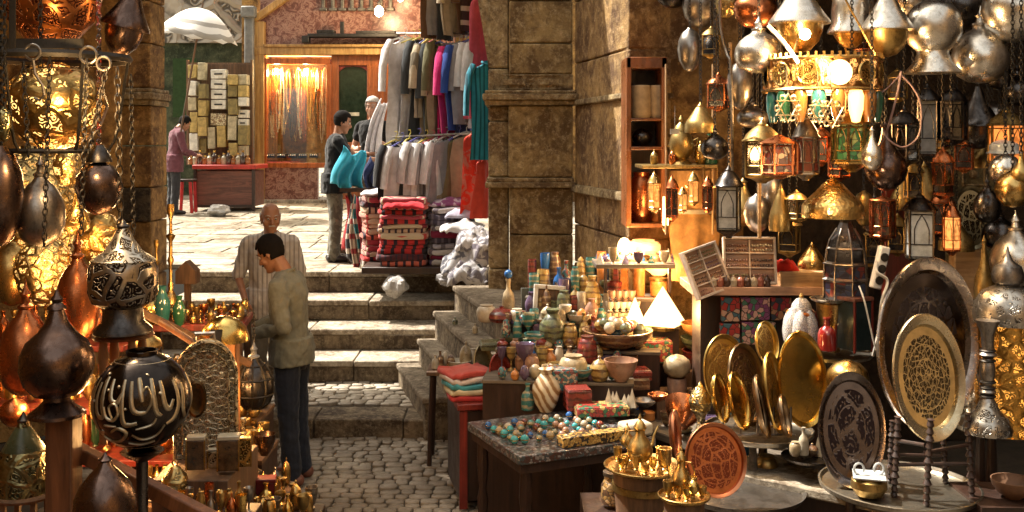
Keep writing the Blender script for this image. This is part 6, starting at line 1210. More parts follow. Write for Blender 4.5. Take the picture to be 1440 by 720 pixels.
# ---------------- big trays and the turned stand, nearest on the shop side
T2 = round_table(1264, 684, 108, 4.9, 'wide round pewter tray table in the lower corner carrying the turned wooden stand', traytop, legs=4)
bigt = rosette('huge dark chased tray', (.12, .10, .095), (.05, .038, .035), .4, 18, 6, 60, rough=.2, rim=.8, bump=.25)
tray(1300, 482, 74, 118, 5.15, bigt, 'huge dark chased oval tray towering behind the engraved golden one', 78, .12, roll=R(-11), rimmat=metal('worn silver rim', (.42, .38, .36), (.08, .05, .045), .22, tarn=.5), name='oval_tray', depth=.05, rim=.15)
tray(1197, 604, 44, 77, 4.95, rosette('purplish chased tray', (.20, .16, .14), (.03, .02, .02), .3, 12, 7, 16, rough=.22, rim=.84, bump=.4), 'dark purplish oval tray leaning on the bench below the huge one', 76, -.25, rimmat=metal('dark silver rim', (.22, .19, .18), (.04, .03, .03), .2, tarn=.5), name='oval_tray', depth=.045, rim=.14)
zst = Z(684, 4.9)
tray(1303, 530, 52, 87, 4.82, rosette('engraved golden medallion', (.72, .60, .36), (.07, .05, .03), .20, 20, 10, 90, rough=.3, rim=.83, bump=1), 'oval golden tray with dense openwork engraving held upright by the turned stand', 80, .08, rimmat=metal('pale gold rim', (.62, .52, .34), (.2, .14, .07), .25, tarn=.4), name='oval_tray', depth=.03, rim=.17)
ts = root('turned_stand', 'dark turned wooden folding stand holding up the engraved golden tray', 'stand', (X(1298, 4.85), 4.85, zst+.002)); q = S(1, 4.85)
for (dx, dy, h) in ((-52, -.10, 112), (-22, -.22, 118), (53, -.12, 118), (42, .08, 100), (-36, .10, 90)):
    h_ = h*q; pr = [(.012, 0), (.016, .01)]; 
    for k in range(1, 12): pr += [(.010, h_*(k-.3)/12), (.017 if k % 3 else .021, h_*k/12)]
    pr += [(.012, h_*.97), (.018, h_*.985), (.004, h_)]
    G().lathe(pr, 12, TR(dx*q, dy, 0, ry=R(3 if dx < 0 else -3))).build('leg', M['darkwood'], ts)
for (a, b) in (((-52*q, -.10, 44*q), (53*q, -.12, 48*q)), ((-50*q, -.10, 78*q), (-22*q, -.2, 80*q)), ((-22*q, -.2, 70*q), (50*q, -.12, 74*q)), ((-36*q, .1, 40*q), (42*q, .08, 40*q)), ((-52*q, -.1, 24*q), (-36*q, .1, 24*q))): G().tube([a, b], .009, 8).build('crossbar', M['darkwood'], ts)
bw = root('brass_bowl', 'squat brass bowl with curled white handles in front of the dark oval tray', 'bowl', (X(1222, 4.75), 4.75, zst+.003)); q = S(1, 4.75)
G().lathe([(10*q, 0), (18*q, 3*q), (25*q, 14*q), (24*q, 24*q), (20*q, 27*q), (21*q, 29*q), (18*q, 27*q), (0, 8*q)], 28).build('bowl_body', M['brassdull'], bw); G().lathe([(0, 29*q), (30*q, 29*q), (31*q, 31*q), (0, 31*q)], 4, a0=.5).build('lid_plate', M['milky'], bw, smooth=0)
for s in (-1, 1): G().tube([(s*14*q+7*q*math.cos(t)*s, 0, 39*q+8*q*math.sin(t)) for t in [R(-90+300*k/10) for k in range(11)]], 1.6*q, 6).build('handle', M['milky'], bw)
T3_ = round_table(1408, 598, 66, 5.1, 'round pewter table at the picture edge under the silver lamp', traytop, legs=3)
# silver column lamp, right edge
sl_ = root('silver_lamp', 'tall chased silver lamp with an onion finial and a pierced brass drum', 'lamp', (X(1417, 4.9), 4.9, Z(600, 5.0))); q = S(1, 4.9); zz = lambda py: (600-py)*q
G().lathe([(36*q, 0), (34*q, zz(585)), (36*q, zz(560)), (38*q, zz(470)), (40*q, zz(445))], 36).build('pierced_drum', pierced('pierced amber brass', (.75, .42, .1), 26, 16, -.25), sl_); G().lathe([(33*q, 2*q), (34*q, zz(450))], 24).build('amber_liner', glow('amber liner', (1, .40, .06), .5, 7), sl_)
G().lathe([(44*q, zz(446)), (46*q, zz(436)), (44*q, zz(418)), (34*q, zz(402)), (20*q, zz(395)), (14*q, zz(392))], 36).build('chased_dome', engraved('chased silver', (.5, .47, .42), (.10, .085, .07), 30, 16, -.3, .35), sl_); G().lathe([(14*q, zz(393)), (20*q, zz(388)), (22*q, zz(378)), (18*q, zz(366)), (7*q, zz(358)), (3*q, zz(348)), (1*q, zz(338))], 24).build('finial', M['pewter'], sl_)
ck = root('candlestick', 'chased silver candlestick with dark bands before the pierced amber drum', 'candlestick', (X(1389, 4.75), 4.75, Z(604, 4.8))); q = S(1, 4.75)
G().lathe([(32*q, 0), (33*q, 6*q), (28*q, 20*q), (16*q, 32*q), (11*q, 44*q)], 30).build('foot', engraved('chased silver foot', (.5, .46, .4), (.08, .07, .06), 26, 18, -.2, .3), ck)
G().lathe([(11*q, 44*q), (7*q, 52*q), (12*q, 58*q), (6*q, 66*q), (10*q, 80*q), (10*q, 96*q), (6*q, 104*q), (13*q, 110*q), (8*q, 116*q), (9*q, 140*q), (14*q, 152*q), (16*q, 158*q), (10*q, 157*q)], 20).build('stem', M['pewter'], ck)
for k in (50, 62, 70, 100, 114): G().lathe([(10*q, k*q), (11.4*q, (k+1.5)*q), (10*q, (k+3)*q)], 18).build('dark_band', M['iron'], ck)
ware('bottle', 1437, 0, 5.0, 150, 32, 'brass', 'large polished brass jug cut by the picture edge', 'jug', 'brass_jug', base_py=590, n=32); lamp('gourd', 1369, 490, 588, 17, 5.25, 'silver', 'bright silver teardrop vase between the golden tray and the candlestick', hang=False, name='teardrop_vase', cat='vase', group=None)
lamp('onion', 1428, 296, 402, 34, 5.35, 'silver', 'glaring silver onion lamp behind the chased silver finial', hang=False)
lamp('gourd', 1384, 330, 440, 14, 5.6, 'brassdull', 'tall dull brass bottle lamp in the dark behind the silver lamp', hang=False, name='bottle_lamp')
ware('bowl', 1425, 0, 4.7, 26, 30, plain('brown clay', (.2, .1, .05), .6), 'brown clay bowl on the floor ledge in the lower corner', 'bowl', 'clay_bowl', base_py=700); o = root('floor_box', 'low dark box under the brown clay bowl', 'box', (X(1425, 4.7), 4.75, 0)); z = Z(700, 4.7); G().box(0, 0, z/2, .4, .35, z-.002).build('box_body', M['darkwood'], o)
# ---------------- showcase ledge
SD = 6.3
lg_ = root('ledge', 'pale pinkish wooden ledge carrying the open bead boxes', 'ledge', at(1065, 412, SD)); g = G(); PB(g, lg_, 975, 1158, 404, 416, SD-.05, .5); g.build('board', M['pinkwood'], lg_, bevel=.005); g = G(); PB(g, lg_, 985, 1150, 416, 640, SD+.15, .3); g.build('cabinet_body', M['darkwood'], lg_)
def beadbox(px, py, w, h, d, rot, lab, seed, cols=2, rows=3):
    r_ = root('bead_box', lab, 'open box', W(px, py, d), 0, 'open boxes of beads', rot=rot); a, b = S(w, d), S(h, d); t = .008
    G().box(0, 0, 0, a, .01, b).build('back', M['pinkwood'], r_); g = G()
    for s in (-1, 1): g.box(s*a/2, -.025, 0, .014, .055, b+.014); g.box(0, -.025, s*b/2, a+.0, .054, .014)
    for i in range(1, cols): g.box(-a/2+a*i/cols, -.022, 0, .007, .046, b)
    for j in range(1, rows): g.box(0, -.021, -b/2+b*j/rows, a, .044, .008)
    g.build('frame', plain('pinkish white wood', (.66, .54, .44), .6), r_, bevel=.002)
    rd = random.Random(seed); c = [(.36, .28, .2), (.26, .22, .1), (.40, .2, .15), (.42, .24, .18), (.12, .07, .05), (.24, .12, .08), (.45, .4, .3), (.3, .18, .2)]
    for i in range(cols):
        for j in range(rows):
            g = G()
            for k in range(16): g.ball((-a/2+a*(i+.12+.76*((k % 8)/7))/cols, -.02-rd.random()*.012, -b/2+b*(j+.18+.32*(k//8)+rd.random()*.06)/rows), a/cols/19, n=6)
            g.build('beads', plain('beads', c[(i+j*cols+seed) % 8], .3, coat=.6), r_)
beadbox(1053, 367, 70, 62, SD+.05, (R(-12), 0, -.08), 'upright open box of beads in six compartments, the wider of the two', 1)
beadbox(990, 381, 52, 66, SD, (R(-14), R(-16), .35), 'tilted open box of mixed beads nearer the lamp-lit pottery', 2, 2, 4)
for i in range(9):
    px = 1003+i*9.5; c = [(.5, .42, .3), (.35, .12, .08), (.08, .04, .03)][i % 3]; ware('lidded', px, 0, SD-.02, 18, 5.5, plain('trinket stone', c, .3), f'tiny {["cream", "rust", "black"][i%3]} carved trinket before the bead boxes, {["first", "second", "third", "fourth", "fifth", "sixth", "seventh", "eighth", "last"][i]} from the pottery', 'trinket', 'trinket', 'trinkets before the bead boxes', base_py=404.5)
o = G().box(0, 0, 0, S(66, SD), .25, S(24, SD)).build('wooden_box', M['lightwood'], None, at(1124, 391, SD+.1), bevel=.004); tag(o, 'plain pale wooden box on the ledge next to the tower lantern', 'box')
rumple('bright red cloth lying on the pale wooden box', (.5, .02, .01), Vector(at(1102, 378, SD+.1)), .16, .14, 31, 'red_cloth', .04)
lamp('shade', 1142, 340, 380, 20, SD+.15, 'brass', 'small brass domed bowl standing on the pale wooden box', hang=False, name='brass_dome', cat='bowl', group=None)
qm = [spots('patchwork red', (.32, .03, .025), (.05, .12, .16), (.45, .28, .2), 26, .85, coat=0), spots('patchwork violet', (.18, .05, .14), (.05, .15, .1), (.5, .3, .25), 34, .85, coat=0), spots('patchwork deep', (.25, .02, .03), (.02, .03, .05), (.3, .15, .08), 30, .85, coat=0)]
for i, (x0_, x1_, y0, y1) in enumerate(((1014, 1040, 417, 452), (1041, 1082, 417, 450), (1083, 1112, 417, 450), (1012, 1040, 454, 484), (1042, 1090, 452, 484))):
    o = G().box(0, 0, 0, S(x1_-x0_-1, SD), .05, S(y1-y0-1, SD)).build('patchwork_box', qm[i % 3], None, at((x0_+x1_)/2, (y0+y1)/2, SD+.02), bevel=.004); tag(o, ['violet patchwork box nearest the bowl stack, upper row', 'red patchwork box in the middle under the ledge', 'dark patchwork box beside the white petalled lamp', 'red patchwork box nearest the bowl stack, lower row', 'violet patchwork box low behind the golden trays'][i], 'patchwork box', 'patchwork boxes under the ledge')
g0 = root('round_shelf', 'dark round metal shelf carrying the red bottle and the dark glass box', 'shelf', at(1168, 496, 5.9)); G().lathe([(0, -.012), (S(56, 5.9), -.012), (S(57, 5.9), .006), (S(55, 5.9), 0), (0, 0)], 36).build('shelf_top', traytop, g0)
G().lathe([(.03, -.34), (.03, -.013)], 10).build('post', M['iron'], g0); G().lathe([(0, -.35), (S(50, 5.9), -.35), (S(50, 5.9), -.34), (0, -.34)], 32).build('lower_shelf', traytop, g0); G().lathe([(.035, -Z(496, 5.9)), (.035, -.36)], 10).build('column', M['iron'], g0)
# petal lamp
pl_ = root('petal_lamp', 'bulbous lamp of white and maroon mosaic petals on the round shelf', 'lamp', (X(1127, 5.85), 5.85, Z(496, 5.85))); q = S(1, 5.85)
wm = spots('white mosaic petal', (.6, .58, .56), (.5, .5, .52), (.65, .6, .55), 90); mm = plain('maroon glass petal', (.12, .015, .02), .15, coat=1); omm = plain('orange flower glass', (.5, .16, .04), .25)
for i, (a, m_) in enumerate(((-110, wm), (-60, wm), (-10, mm), (40, wm), (90, mm), (140, wm), (195, wm))):
    G().lathe([(p*13*q, t*62*q) for p, t in WP['egg']], 16, TR(15*q*math.cos(R(a)), 15*q*math.sin(R(a)), 0)).build('petal', m_, pl_)
G().lathe([(p*15*q, t*34*q) for p, t in WP['egg']], 16, TR(0, 0, 44*q)).build('top_bulb', wm, pl_); G().tube([(18*q*math.cos(t), 18*q*math.sin(t), (52+5*math.sin(3*t))*q) for t in [TAU*k/24 for k in range(24)]], 3*q, 6, closed=True).build('flower_band', omm, pl_); G().lathe([(3*q, 77*q), (4*q, 80*q), (1*q, 84*q)], 10).build('finial', M['brass'], pl_)
# tower lantern
tw = root('tower_lantern', 'dark tiered eight sided tower lantern with metal bands beside the wooden box', 'lantern', (X(1189, 5.8), 5.8, Z(425, 5.8))); q = S(1, 5.8)
G().lathe([(24*q, 0), (28*q, 4*q), (30*q, 6*q)], 8).lathe([(30*q, 30*q), (33*q, 33*q), (30*q, 36*q)], 8).lathe([(29*q, 52*q), (32*q, 55*q), (27*q, 58*q)], 8).lathe([(25*q, 74*q), (27*q, 76*q), (25*q, 78*q)], 8).build('band', M['pewter'], tw, smooth=20)
G().lathe([(30*q, 6*q), (30*q, 30*q)], 8).lathe([(29*q, 36*q), (29*q, 52*q)], 8).build('pane_ring', spots('dark jewel panes', (.02, .015, .03), (.18, .03, .02), (.04, .05, .09), 26), tw, smooth=0); G().lathe([(26*q, 58*q), (25*q, 74*q), (22*q, 88*q), (12*q, 104*q), (8*q, 112*q), (8*q, 118*q)], 8).build('ribbed_dome', M['gun'], tw, smooth=15)
for i in range(8):
    a = TAU*i/8; G().tube([(r*q*math.cos(a), r*q*math.sin(a), z*q) for r, z in ((31, 6), (31, 30), (30, 52), (26.5, 74), (22.5, 88), (12.5, 104))], 1.2*q, 5).build('rib', M['pewter'], tw)
ware('cup', 1170, 0, 5.8, 68, 22, 'brass', 'brass pedestal with a silver dish under the tower lantern', 'pedestal', 'brass_pedestal', base_py=494); ware('bowl', 1165, 0, 5.75, 8, 26, 'silver', 'flat silver dish on the brass pedestal', 'dish', 'dish', base_py=427)
bx = root('glass_box', 'dark glass box lantern with a reddish wooden lid on the round shelf', 'box', (X(1201, 5.7), 5.7, Z(492, 5.7)), .5); G().box(0, 0, S(36, 5.7), S(34, 5.7), S(34, 5.7), S(68, 5.7)).build('dark_pane', plain('dark greenish glass', (.02, .035, .035), .1, coat=1), bx); g = G(); q = S(1, 5.7)
for s in (-1, 1):
    for t in (-1, 1): g.box(s*17*q, t*17*q, 36*q, 2.6*q, 2.6*q, 72*q)
g.build('corner_frame', M['redwood'], bx); G().box(0, 0, 73*q, 38*q, 38*q, 5*q).build('lid', wood('reddish lid', (.28, .1, .06)), bx, bevel=.003)
ware('bottle', 1163, 0, 5.6, 48, 13, M['redglass'], 'deep red glass bottle between the petal lamp and the dark glass box', 'bottle', 'red_bottle', base_py=494)
lamp('globe', 1192, 506, 560, 30, 5.5, 'brass', 'round brass bowl glinting behind the dark oval tray', hang=False, name='brass_bowl', cat='bowl', group=None)
o = root('round_plate', 'dark rimmed round plate with small cream pieces on the bench', 'plate', (X(1136, 5.3), 5.3, Z(645, 5.3))); G().lathe([(0, 0), (S(34, 5.3), 0), (S(37, 5.3), .015), (S(35, 5.3), .004), (0, .003)], 30).build('dish', M['gun'], o)
for i, (px, h, w_, m_, kd, lab) in enumerate(((1118, 20, 8, cream, 'jar', 'cream jar at the outer side of the dark rimmed plate'), (1130, 40, 7, whitea, 'bottle', 'white bottle standing in the middle of the dark rimmed plate'), (1142, 18, 9, brownc, 'lidded', 'brown lidded pot on the dark rimmed plate'), (1150, 26, 8, whitea, 'pyramid', 'white stone wedge at the tray side of the dark rimmed plate'), (1124, 14, 7, pinkal, 'cup', 'pink cup at the front of the dark rimmed plate'))): ware(kd, px, 0, 5.24+.03*i, h, w_, m_, lab, 'trinket', 'trinket', 'pieces on the dark rimmed plate', base_py=641)
ware('jar', 1078, 0, 5.5, 36, 16, 'brassdull', 'dull brass jar on the lower shelf of the tray table', 'jar', 'jar', base_py=676); ware('lidded', 1052, 0, 5.55, 24, 16, cream, 'cream pot in the shade of the lower shelf', 'pot', 'pot', base_py=676)
# ================================================================== LEFT SIDE: BRASSWARE STALL
LDp = 4.0
lb = root('ceiling_beam', 'old wooden beam the big brass globes hang from', 'beam', (-1.75, 4.0, 3.6)); G().box(0, 0, .06, 3.2, .14, .12).build('beam_body', M['oldwood'], lb, bevel=.01)
CEIL = 3.6
lamp('globe', 72, -75, 64, 68, 4.1, 'eng_copper', 'big coppery engraved globe lamp at the top corner above the iron hoop')
gl_ = lamp('globe', 77, 88, 210, 71, 4.0, 'prc_brass', 'big lit pierced brass globe held in the black iron cage', hang=False); G().lathe([(S(r*62, 4.0), S(122, 4.0)*(.03+.94*t)) for r, t in PROF['globe'][0][1]], 28).build('lit_liner', glow('lit globe liner', (1, .55, .15), 1.1, 3), gl_)
hc = root('iron_cage', 'black iron hoop cage with rings and hooks around the lit globe', 'lamp cage', W(77, 88, 4.0)); q = S(1, 4.0)
ring = lambda r, z, th, fl=1: g.tube([(r*q*math.cos(t), r*q*math.sin(t)*.99, z*q) for t in [TAU*k/40 for k in range(40)]], th, 6, closed=True, flat=fl)
g = G(); ring(98, 6, .016); g.build('top_hoop', M['iron'], hc); g = G(); ring(70, -124, .010); g.build('bottom_hoop', M['iron'], hc)
for i in range(6):
    a = TAU*(i+.25)/6; G().tube([(r*q*math.cos(a), r*q*math.sin(a), z*q) for r, z in ((98, 6), (92, -30), (88, -60), (84, -90), (78, -112), (70, -124))], .006, 5).build('rib', M['iron'], hc)
G().box(-10*q, -60*q, 21*q, 150*q, .012, 13*q).build('flat_bar', metal('grey iron', (.16, .15, .13), rough=.4), hc)
for i, (dx, dz, r) in enumerate(((15, 6, 10), (88, 2, 11), (108, -9, 9))): G().tube([(dx*q+r*q*math.cos(t), -99*q, dz*q+r*q*math.sin(t)) for t in [TAU*k/16 for k in range(16)]], .005, 6, closed=True).build('ring', M['pewter'], hc)
G().tube([(15*q, -99*q, -2*q), (18*q, -99*q, -22*q), (28*q, -99*q, -38*q), (30*q, -99*q, -50*q), (24*q, -99*q, -57*q), (17*q, -99*q, -54*q)], .005, 6).build('hook', M['pewter'], hc)
for dx in (-36, -12): G().box(dx*q, -98*q, 60*q, .022, .008, 110*q).build('hanging_strap', M['iron'], hc)
bulb('globe_light', W(100, 125, 3.5), 7, (1, .62, .26), .05); bulb('globe_light', W(77, 150, 4.0), 8, (1, .55, .2), .1)
lamp('globe', 40, 205, 400, 70, 5.6, 'prc_fine', 'large faint pierced brass globe deep behind the silver egg lamp', liner=1)
bk = lamp('cone', 166, -30, 78, 34, 4.3, ['bronze', 'bronze'], 'dark bronze bucket shaped lamp beside the iron cage, tilted'); bk.rotation_euler = (0, R(14), 0)
lamp('onion', 57, 214, 346, 33, 3.9, 'pewter', 'grey silver egg shaped lamp with a ringed neck below the caged globe')
lamp('globe', 2, 205, 345, 30, 3.8, 'bronze', 'very dark purplish globe lamp cut by the picture edge')
lamp('globe', 6, 150, 200, 10, 3.7, 'prc_dark', 'small greenish pierced ball at the picture edge')
mb = lamp('globe', 139, 226, 302, 32, 3.9, 'bronze', 'dark red mosaic ball lamp with a black cap on chains'); mb.children[0].data.materials[0] = spots('dark red mosaic', (.03, .015, .012), (.22, .03, .02), (.10, .05, .03), 34, .15, coat=1)
G().lathe([(S(18, 3.9), S(74, 3.9)), (S(17, 3.9), S(80, 3.9)), (S(10, 3.9), S(92, 3.9)), (S(6, 3.9), S(98, 3.9))], 20).build('cap', M['gun'], mb)
def chain(px0, py0, px1, py1, d, lab, link=.028, mat='iron'):
    a = W(px0, py0, d); b = W(px1, py1, d); g = G(); chain_geo(g, (0, 0, 0), b-a, link, .0026); o = g.build('chain', M[mat], None, a); tag(o, lab, 'chain', 'loose hanging chains')
chain(70, 80, 62, 345, 3.75, 'thin chain passing before the silver egg lamp'); chain(122, 84, 114, 330, 3.7, 'chain hanging just beside the silver egg lamp towards the mosaic ball'); chain(165, 96, 170, 345, 3.75, 'thick chain falling behind the cone topped engraved lamp', .04, 'iron'); chain(184, 106, 188, 330, 3.9, 'outermost thin chain in front of the stone pillar'); chain(33, 88, 40, 220, 3.7, 'short chain at the outer edge of the caged globe'); chain(150, 96, 125, 215, 3.7, 'slanting chain carrying the mosaic ball', .03, 'iron')
lamp('engraved_lamp', 173, 308, 467, 47, 3.7, ['gun', 'eng_dark', 'eng_silver', 'gun'], 'cone topped lamp with a dark calligraphy engraved drum standing on the stool', hang=False, name='engraved_lamp')
so = root('stool', 'turned wooden stool under the cone topped engraved lamp', 'stool', W(173, 468, 3.75)); q = S(1, 3.75); G().lathe([(40*q, -6*q), (42*q, -3*q), (40*q, 0), (0, 0)], 30).build('seat', M['wood'], so)
for i in range(4): a = TAU*(i+.5)/4; G().lathe([(5*q, -150*q), (7*q, -90*q), (5*q, -60*q), (7*q, -30*q), (5*q, -7*q)], 12, TR(28*q*math.cos(a), 28*q*math.sin(a))).build('leg', wood('orange brown wood', (.36, .15, .05)), so)
lamp('onion', 109, 322, 480, 30, 4.3, 'copper', 'tall coppery lamp behind the dark onion lamp, glowing orange', hang=False, name='copper_lamp'); lamp('onion', 36, 392, 556, 36, 4.1, 'copper', 'reddish copper onion lamp at the picture edge behind the dark one', hang=False, name='copper_lamp')
lamp('onion_skirt', 80, 406, 584, 50, 3.4, ['bronze']*3, 'dark polished onion lamp with a flared foot on top of the wooden post', hang=False, name='bronze_lamp')
po = root('wooden_post', 'square reddish wooden post carrying the dark onion lamp', 'post', (X(90, 3.42), 3.42, 0)); zt = Z(584, 3.4); G().box(0, 0, zt/2-.003, S(38, 3.4), S(38, 3.4), zt-.006).build('post_body', M['wood'], po, bevel=.006)
lamp('dome', 33, 578, 690, 38, 3.7, ['prc_dark', 'gun'], 'openwork greenish brass dome lamp on the round stool', hang=False, name='dome_lamp', liner=None); G().lathe([(S(30, 3.7), 0), (S(28, 3.7), S(60, 3.7)), (S(10, 3.7), S(90, 3.7))], 18).build('inner_glass', plain('dark green glass liner', (.05, .06, .03), .3), bpy.data.objects['dome_lamp'])
so = root('stool', 'round topped stool under the openwork dome lamp', 'stool', W(36, 690, 3.7)); q = S(1, 3.7); G().lathe([(42*q, -7*q), (44*q, -3*q), (42*q, 0), (0, 0)], 30).build('seat', M['oldwood'], so)
for i in range(4): a = TAU*(i+.5)/4; G().box(30*q*math.cos(a), 30*q*math.sin(a), -180*q, 7*q, 7*q, 345*q).build('leg', M['oldwood'], so)
# calligraphy globe
cg = root('calligraphy_globe', 'round black globe lamp with pale raised calligraphy strokes', 'lamp', W(200, 562, 3.3)); Rg = S(66, 3.3)
pr = [(Rg*math.cos(R(a)), Rg*1.04*math.sin(R(a))) for a in range(-80, 76, 6)]; G().lathe([(Rg*.3, -Rg*1.06)]+pr+[(Rg*.34, Rg*1.03), (Rg*.33, Rg*1.06), (Rg*.28, Rg*1.06), (Rg*.26, Rg*.9)], 48).build('globe', metal('black lacquered brass', (.05, .04, .035), (.01, .008, .008), .12, tarn=.5), cg)
def sph(u, v, k=.988):          # u across, v up, in degrees; front faces the viewer
    a, b = R(-90+u), R(v); return (Rg*k*math.cos(b)*math.cos(a), Rg*k*math.cos(b)*math.sin(a), Rg*1.04*k*math.sin(b))
strokes = [[(-54, 34), (-54, -26), (-46, -32), (-38, -26)], [(-44, 30), (-43, 2), (-39, -8), (-31, -8), (-28, 4)], [(-34, 38), (-31, -4)], [(-28, 4), (-24, -8), (-14, -10), (-8, -2), (-12, 8), (-20, 4), (-16, -8)], [(-22, 36), (-19, 14), (-10, 10), (-4, 22)], [(-4, 36), (-3, -10), (4, -16), (14, -14)],
           [(6, 34), (8, 6), (14, -2), (24, -2)], [(16, 38), (20, 10)], [(24, -2), (30, 10), (26, 26), (20, 20)], [(32, 36), (35, 0), (42, -8)], [(44, 32), (46, 6), (52, -2), (58, 8)], [(-46, -36), (-30, -42), (-10, -38), (0, -26), (-10, -20), (-22, -26)], [(6, -30), (20, -38), (38, -34), (48, -20)], [(-2, -44), (18, -48), (40, -44)], [(-62, 22), (-64, -12), (-58, -24)],
           [(-72, 30), (-76, 4), (-68, -14)], [(64, 30), (66, 2), (60, -14), (50, -20)], [(76, 24), (74, -4), (82, -18)], [(-30, -18), (-12, -18)], [(12, -22), (30, -18), (36, -10)], [(-12, 26), (-10, 29)], [(26, 40), (28, 42)], [(-40, 40), (-37, 43)], [(0, 2), (2, 4)], [(-26, 22), (-24, 24)], [(40, 16), (42, 19)], [(-58, 4), (-50, 8)]]
ribm = metal('raised pale brass', (.55, .47, .33), (.15, .1, .05), .35)
for off in (0, 180):
    for s in strokes:
        pts = []
        P = [Vector((p[0], p[1], 0)) for p in s]
        for i in range(len(P)-1):
            p0, p1, p2, p3 = P[max(0, i-1)], P[i], P[i+1], P[min(len(P)-1, i+2)]
            for k in range(5):
                t = k/5; w = .5*((2*p1)+(p2-p0)*t+(2*p0-5*p1+4*p2-p3)*t*t+(3*p1-p0-3*p2+p3)*t**3); pts.append(sph(w.x+off, w.y))
        pts.append(sph(s[-1][0]+off, s[-1][1])); n = len(pts)
        G().tube(pts, [Rg*(.036+.024*math.sin(PI*min(1, (i+.6)/n))) for i in range(n)], 8, flat=.6).build('calligraphy_stroke', ribm, cg, smooth=60)
for v in (56, -58): G().tube([sph(a, v) for a in range(0, 360, 9)], Rg*.016, 6, closed=True).build('band', ribm, cg)
gs = root('globe_stand', 'dark metal stand under the black calligraphy globe', 'stand', W(200, 634, 3.3)); q = S(1, 3.3); G().lathe([(30*q, 0), (22*q, -6*q), (8*q, -14*q), (8*q, -120*q), (34*q, -150*q), (36*q, -156*q)], 24).build('stand_body', M['gun'], gs);
lamp('dome', 148, 636, 726, 43, 3.1, ['bronze', 'bronze'], 'dark bronze bell shaped lamp at the picture bottom beside the post', hang=False, name='bell_lamp')
# rails
def rail(p, q_, w, mat, lab, name='wooden_rail'):
    p, q_ = Vector(p), Vector(q_); d = q_-p; o = G().box(0, 0, 0, d.length, w, w*1.1).build(name, mat, None, (p+q_)/2, bevel=.006); o.rotation_euler = d.to_track_quat('X', 'Z').to_euler(); tag(o, lab, 'rail')
rail(W(105, 632, 3.5), W(318, 742, 3.3), .045, M['wood'], 'diagonal reddish wooden rail across the lower corner'); rail(W(196, 438, 4.6), W(352, 512, 5.0), .032, M['oldwood'], 'old wooden rail sloping down before the trinket table'); rail(W(225, 452, 4.5), W(300, 500, 4.3), .022, M['wood'], 'short reddish stick under the sloping rail')
# arch filigree
fa = root('filigree_arch', 'arch shaped whitish filigree lantern panel with an oval opening beside the black globe', 'lantern', (X(290, 4.2), 4.2, Z(640, 4.2)), .25); a = S(42, 4.2); h0 = S(110, 4.2)
arc = lambda k, n=18: [(-a*k, 0)]+[(-a*k*math.cos(PI*i/n), h0+a*1.25*k*math.sin(PI*i/n)) for i in range(n+1)]+[(a*k, 0)]
ov = N('filigree panel'); s1_ = scroll(ov, 62, 20); ov.P(Base_Color=ov.mix(ov.rng(s1_, -.3, .2), (.12, .08, .03), (.72, .64, .46)), Metallic=.85, Roughness=.35); ov.bump(s1_, .9, .006)
G().prism(arc(1), -.03, .03).build('filigree_body', ov.mat, fa, smooth=0); G().tube([(p[0], -.032, p[1]) for p in arc(.98)], .008, 6).build('edge_moulding', M['filigree'], fa); G().tube([(p[0], -.034, p[1]) for p in arc(.74)], .004, 6).build('inner_moulding', M['filigree'], fa)
G().lathe([(0, 0), (a*.2, 0), (a*.28, .006), (a*.33, 0)], 20, TR(-a*.3, -.031, h0*.75, rx=PI/2, s=(1, 1.9, 1))).build('oval_opening', metal('dark opening', (.12, .08, .04)), fa); G().tube([(-a*.35, 0, h0+a*1.2), (-a*.35, 0, h0+a*1.45), (a*.25, 0, h0+a*1.45), (a*.25, 0, h0+a*1.2)], .009, 6).build('handle', M['silver'], fa)
po = root('wooden_post', 'orange brown wooden post below the brass half round mask', 'post', (X(323, 4.6), 4.6, 0)); zt = Z(472, 4.6); G().box(0, 0, zt/2, S(24, 4.6), S(24, 4.6), zt).build('post_body', wood('orange brown post', (.34, .14, .045)), po, bevel=.006)
mk = root('brass_hood', 'round polished brass hood with a square hole mounted on the orange brown post', 'brass hood', (X(320, 4.55), 4.50, Z(476, 4.55))); q = S(1, 4.55)
g = G(); g.lathe([(34*q, 0), (34*q, 6*q), (30*q, 18*q), (20*q, 29*q), (8*q, 34*q), (.001, 35*q)], 32); g.build('dome', M['gold'], mk); g = G(); g.box(-2*q, -31*q, 12*q, 15*q, 8*q, 17*q, rx=-.35).build('square_hole', M['iron'], mk)
bl = lamp('onion', 357, 478, 575, 27, 5.2, 'gun', 'black wire lantern with milky panes hanging beside the standing man', hang=False, name='wire_lantern')
bl.children[0].data.materials[0] = plain('milky grey panes', (.22, .23, .24), .25, coat=.6); 
g = G(); rr_, hh_ = S(27, 5.2), S(97, 5.2)
for i in range(9): a = TAU*i/9; g.tube([(r*rr_*1.02*math.cos(a), r*rr_*1.02*math.sin(a), t*hh_) for r, t in PROF['onion'][0][1]], .006, 5)
for t, r in ((.02, .45), (.22, .97), (.45, .94), (.64, .55)): g.tube([(r*rr_*1.03*math.cos(b), r*rr_*1.03*math.sin(b), t*hh_) for b in [TAU*k/20 for k in range(20)]], .006, 5, closed=True)
g.build('wire_frame', M['iron'], bl)
g = G(); chain_geo(g, W(357, 480, 5.2)-bl.location, Vector((X(357, 5.2)-bl.location.x, 0, Z(440, 5.2)-bl.location.z)), .025); g.build('short_chain', M['iron'], bl)
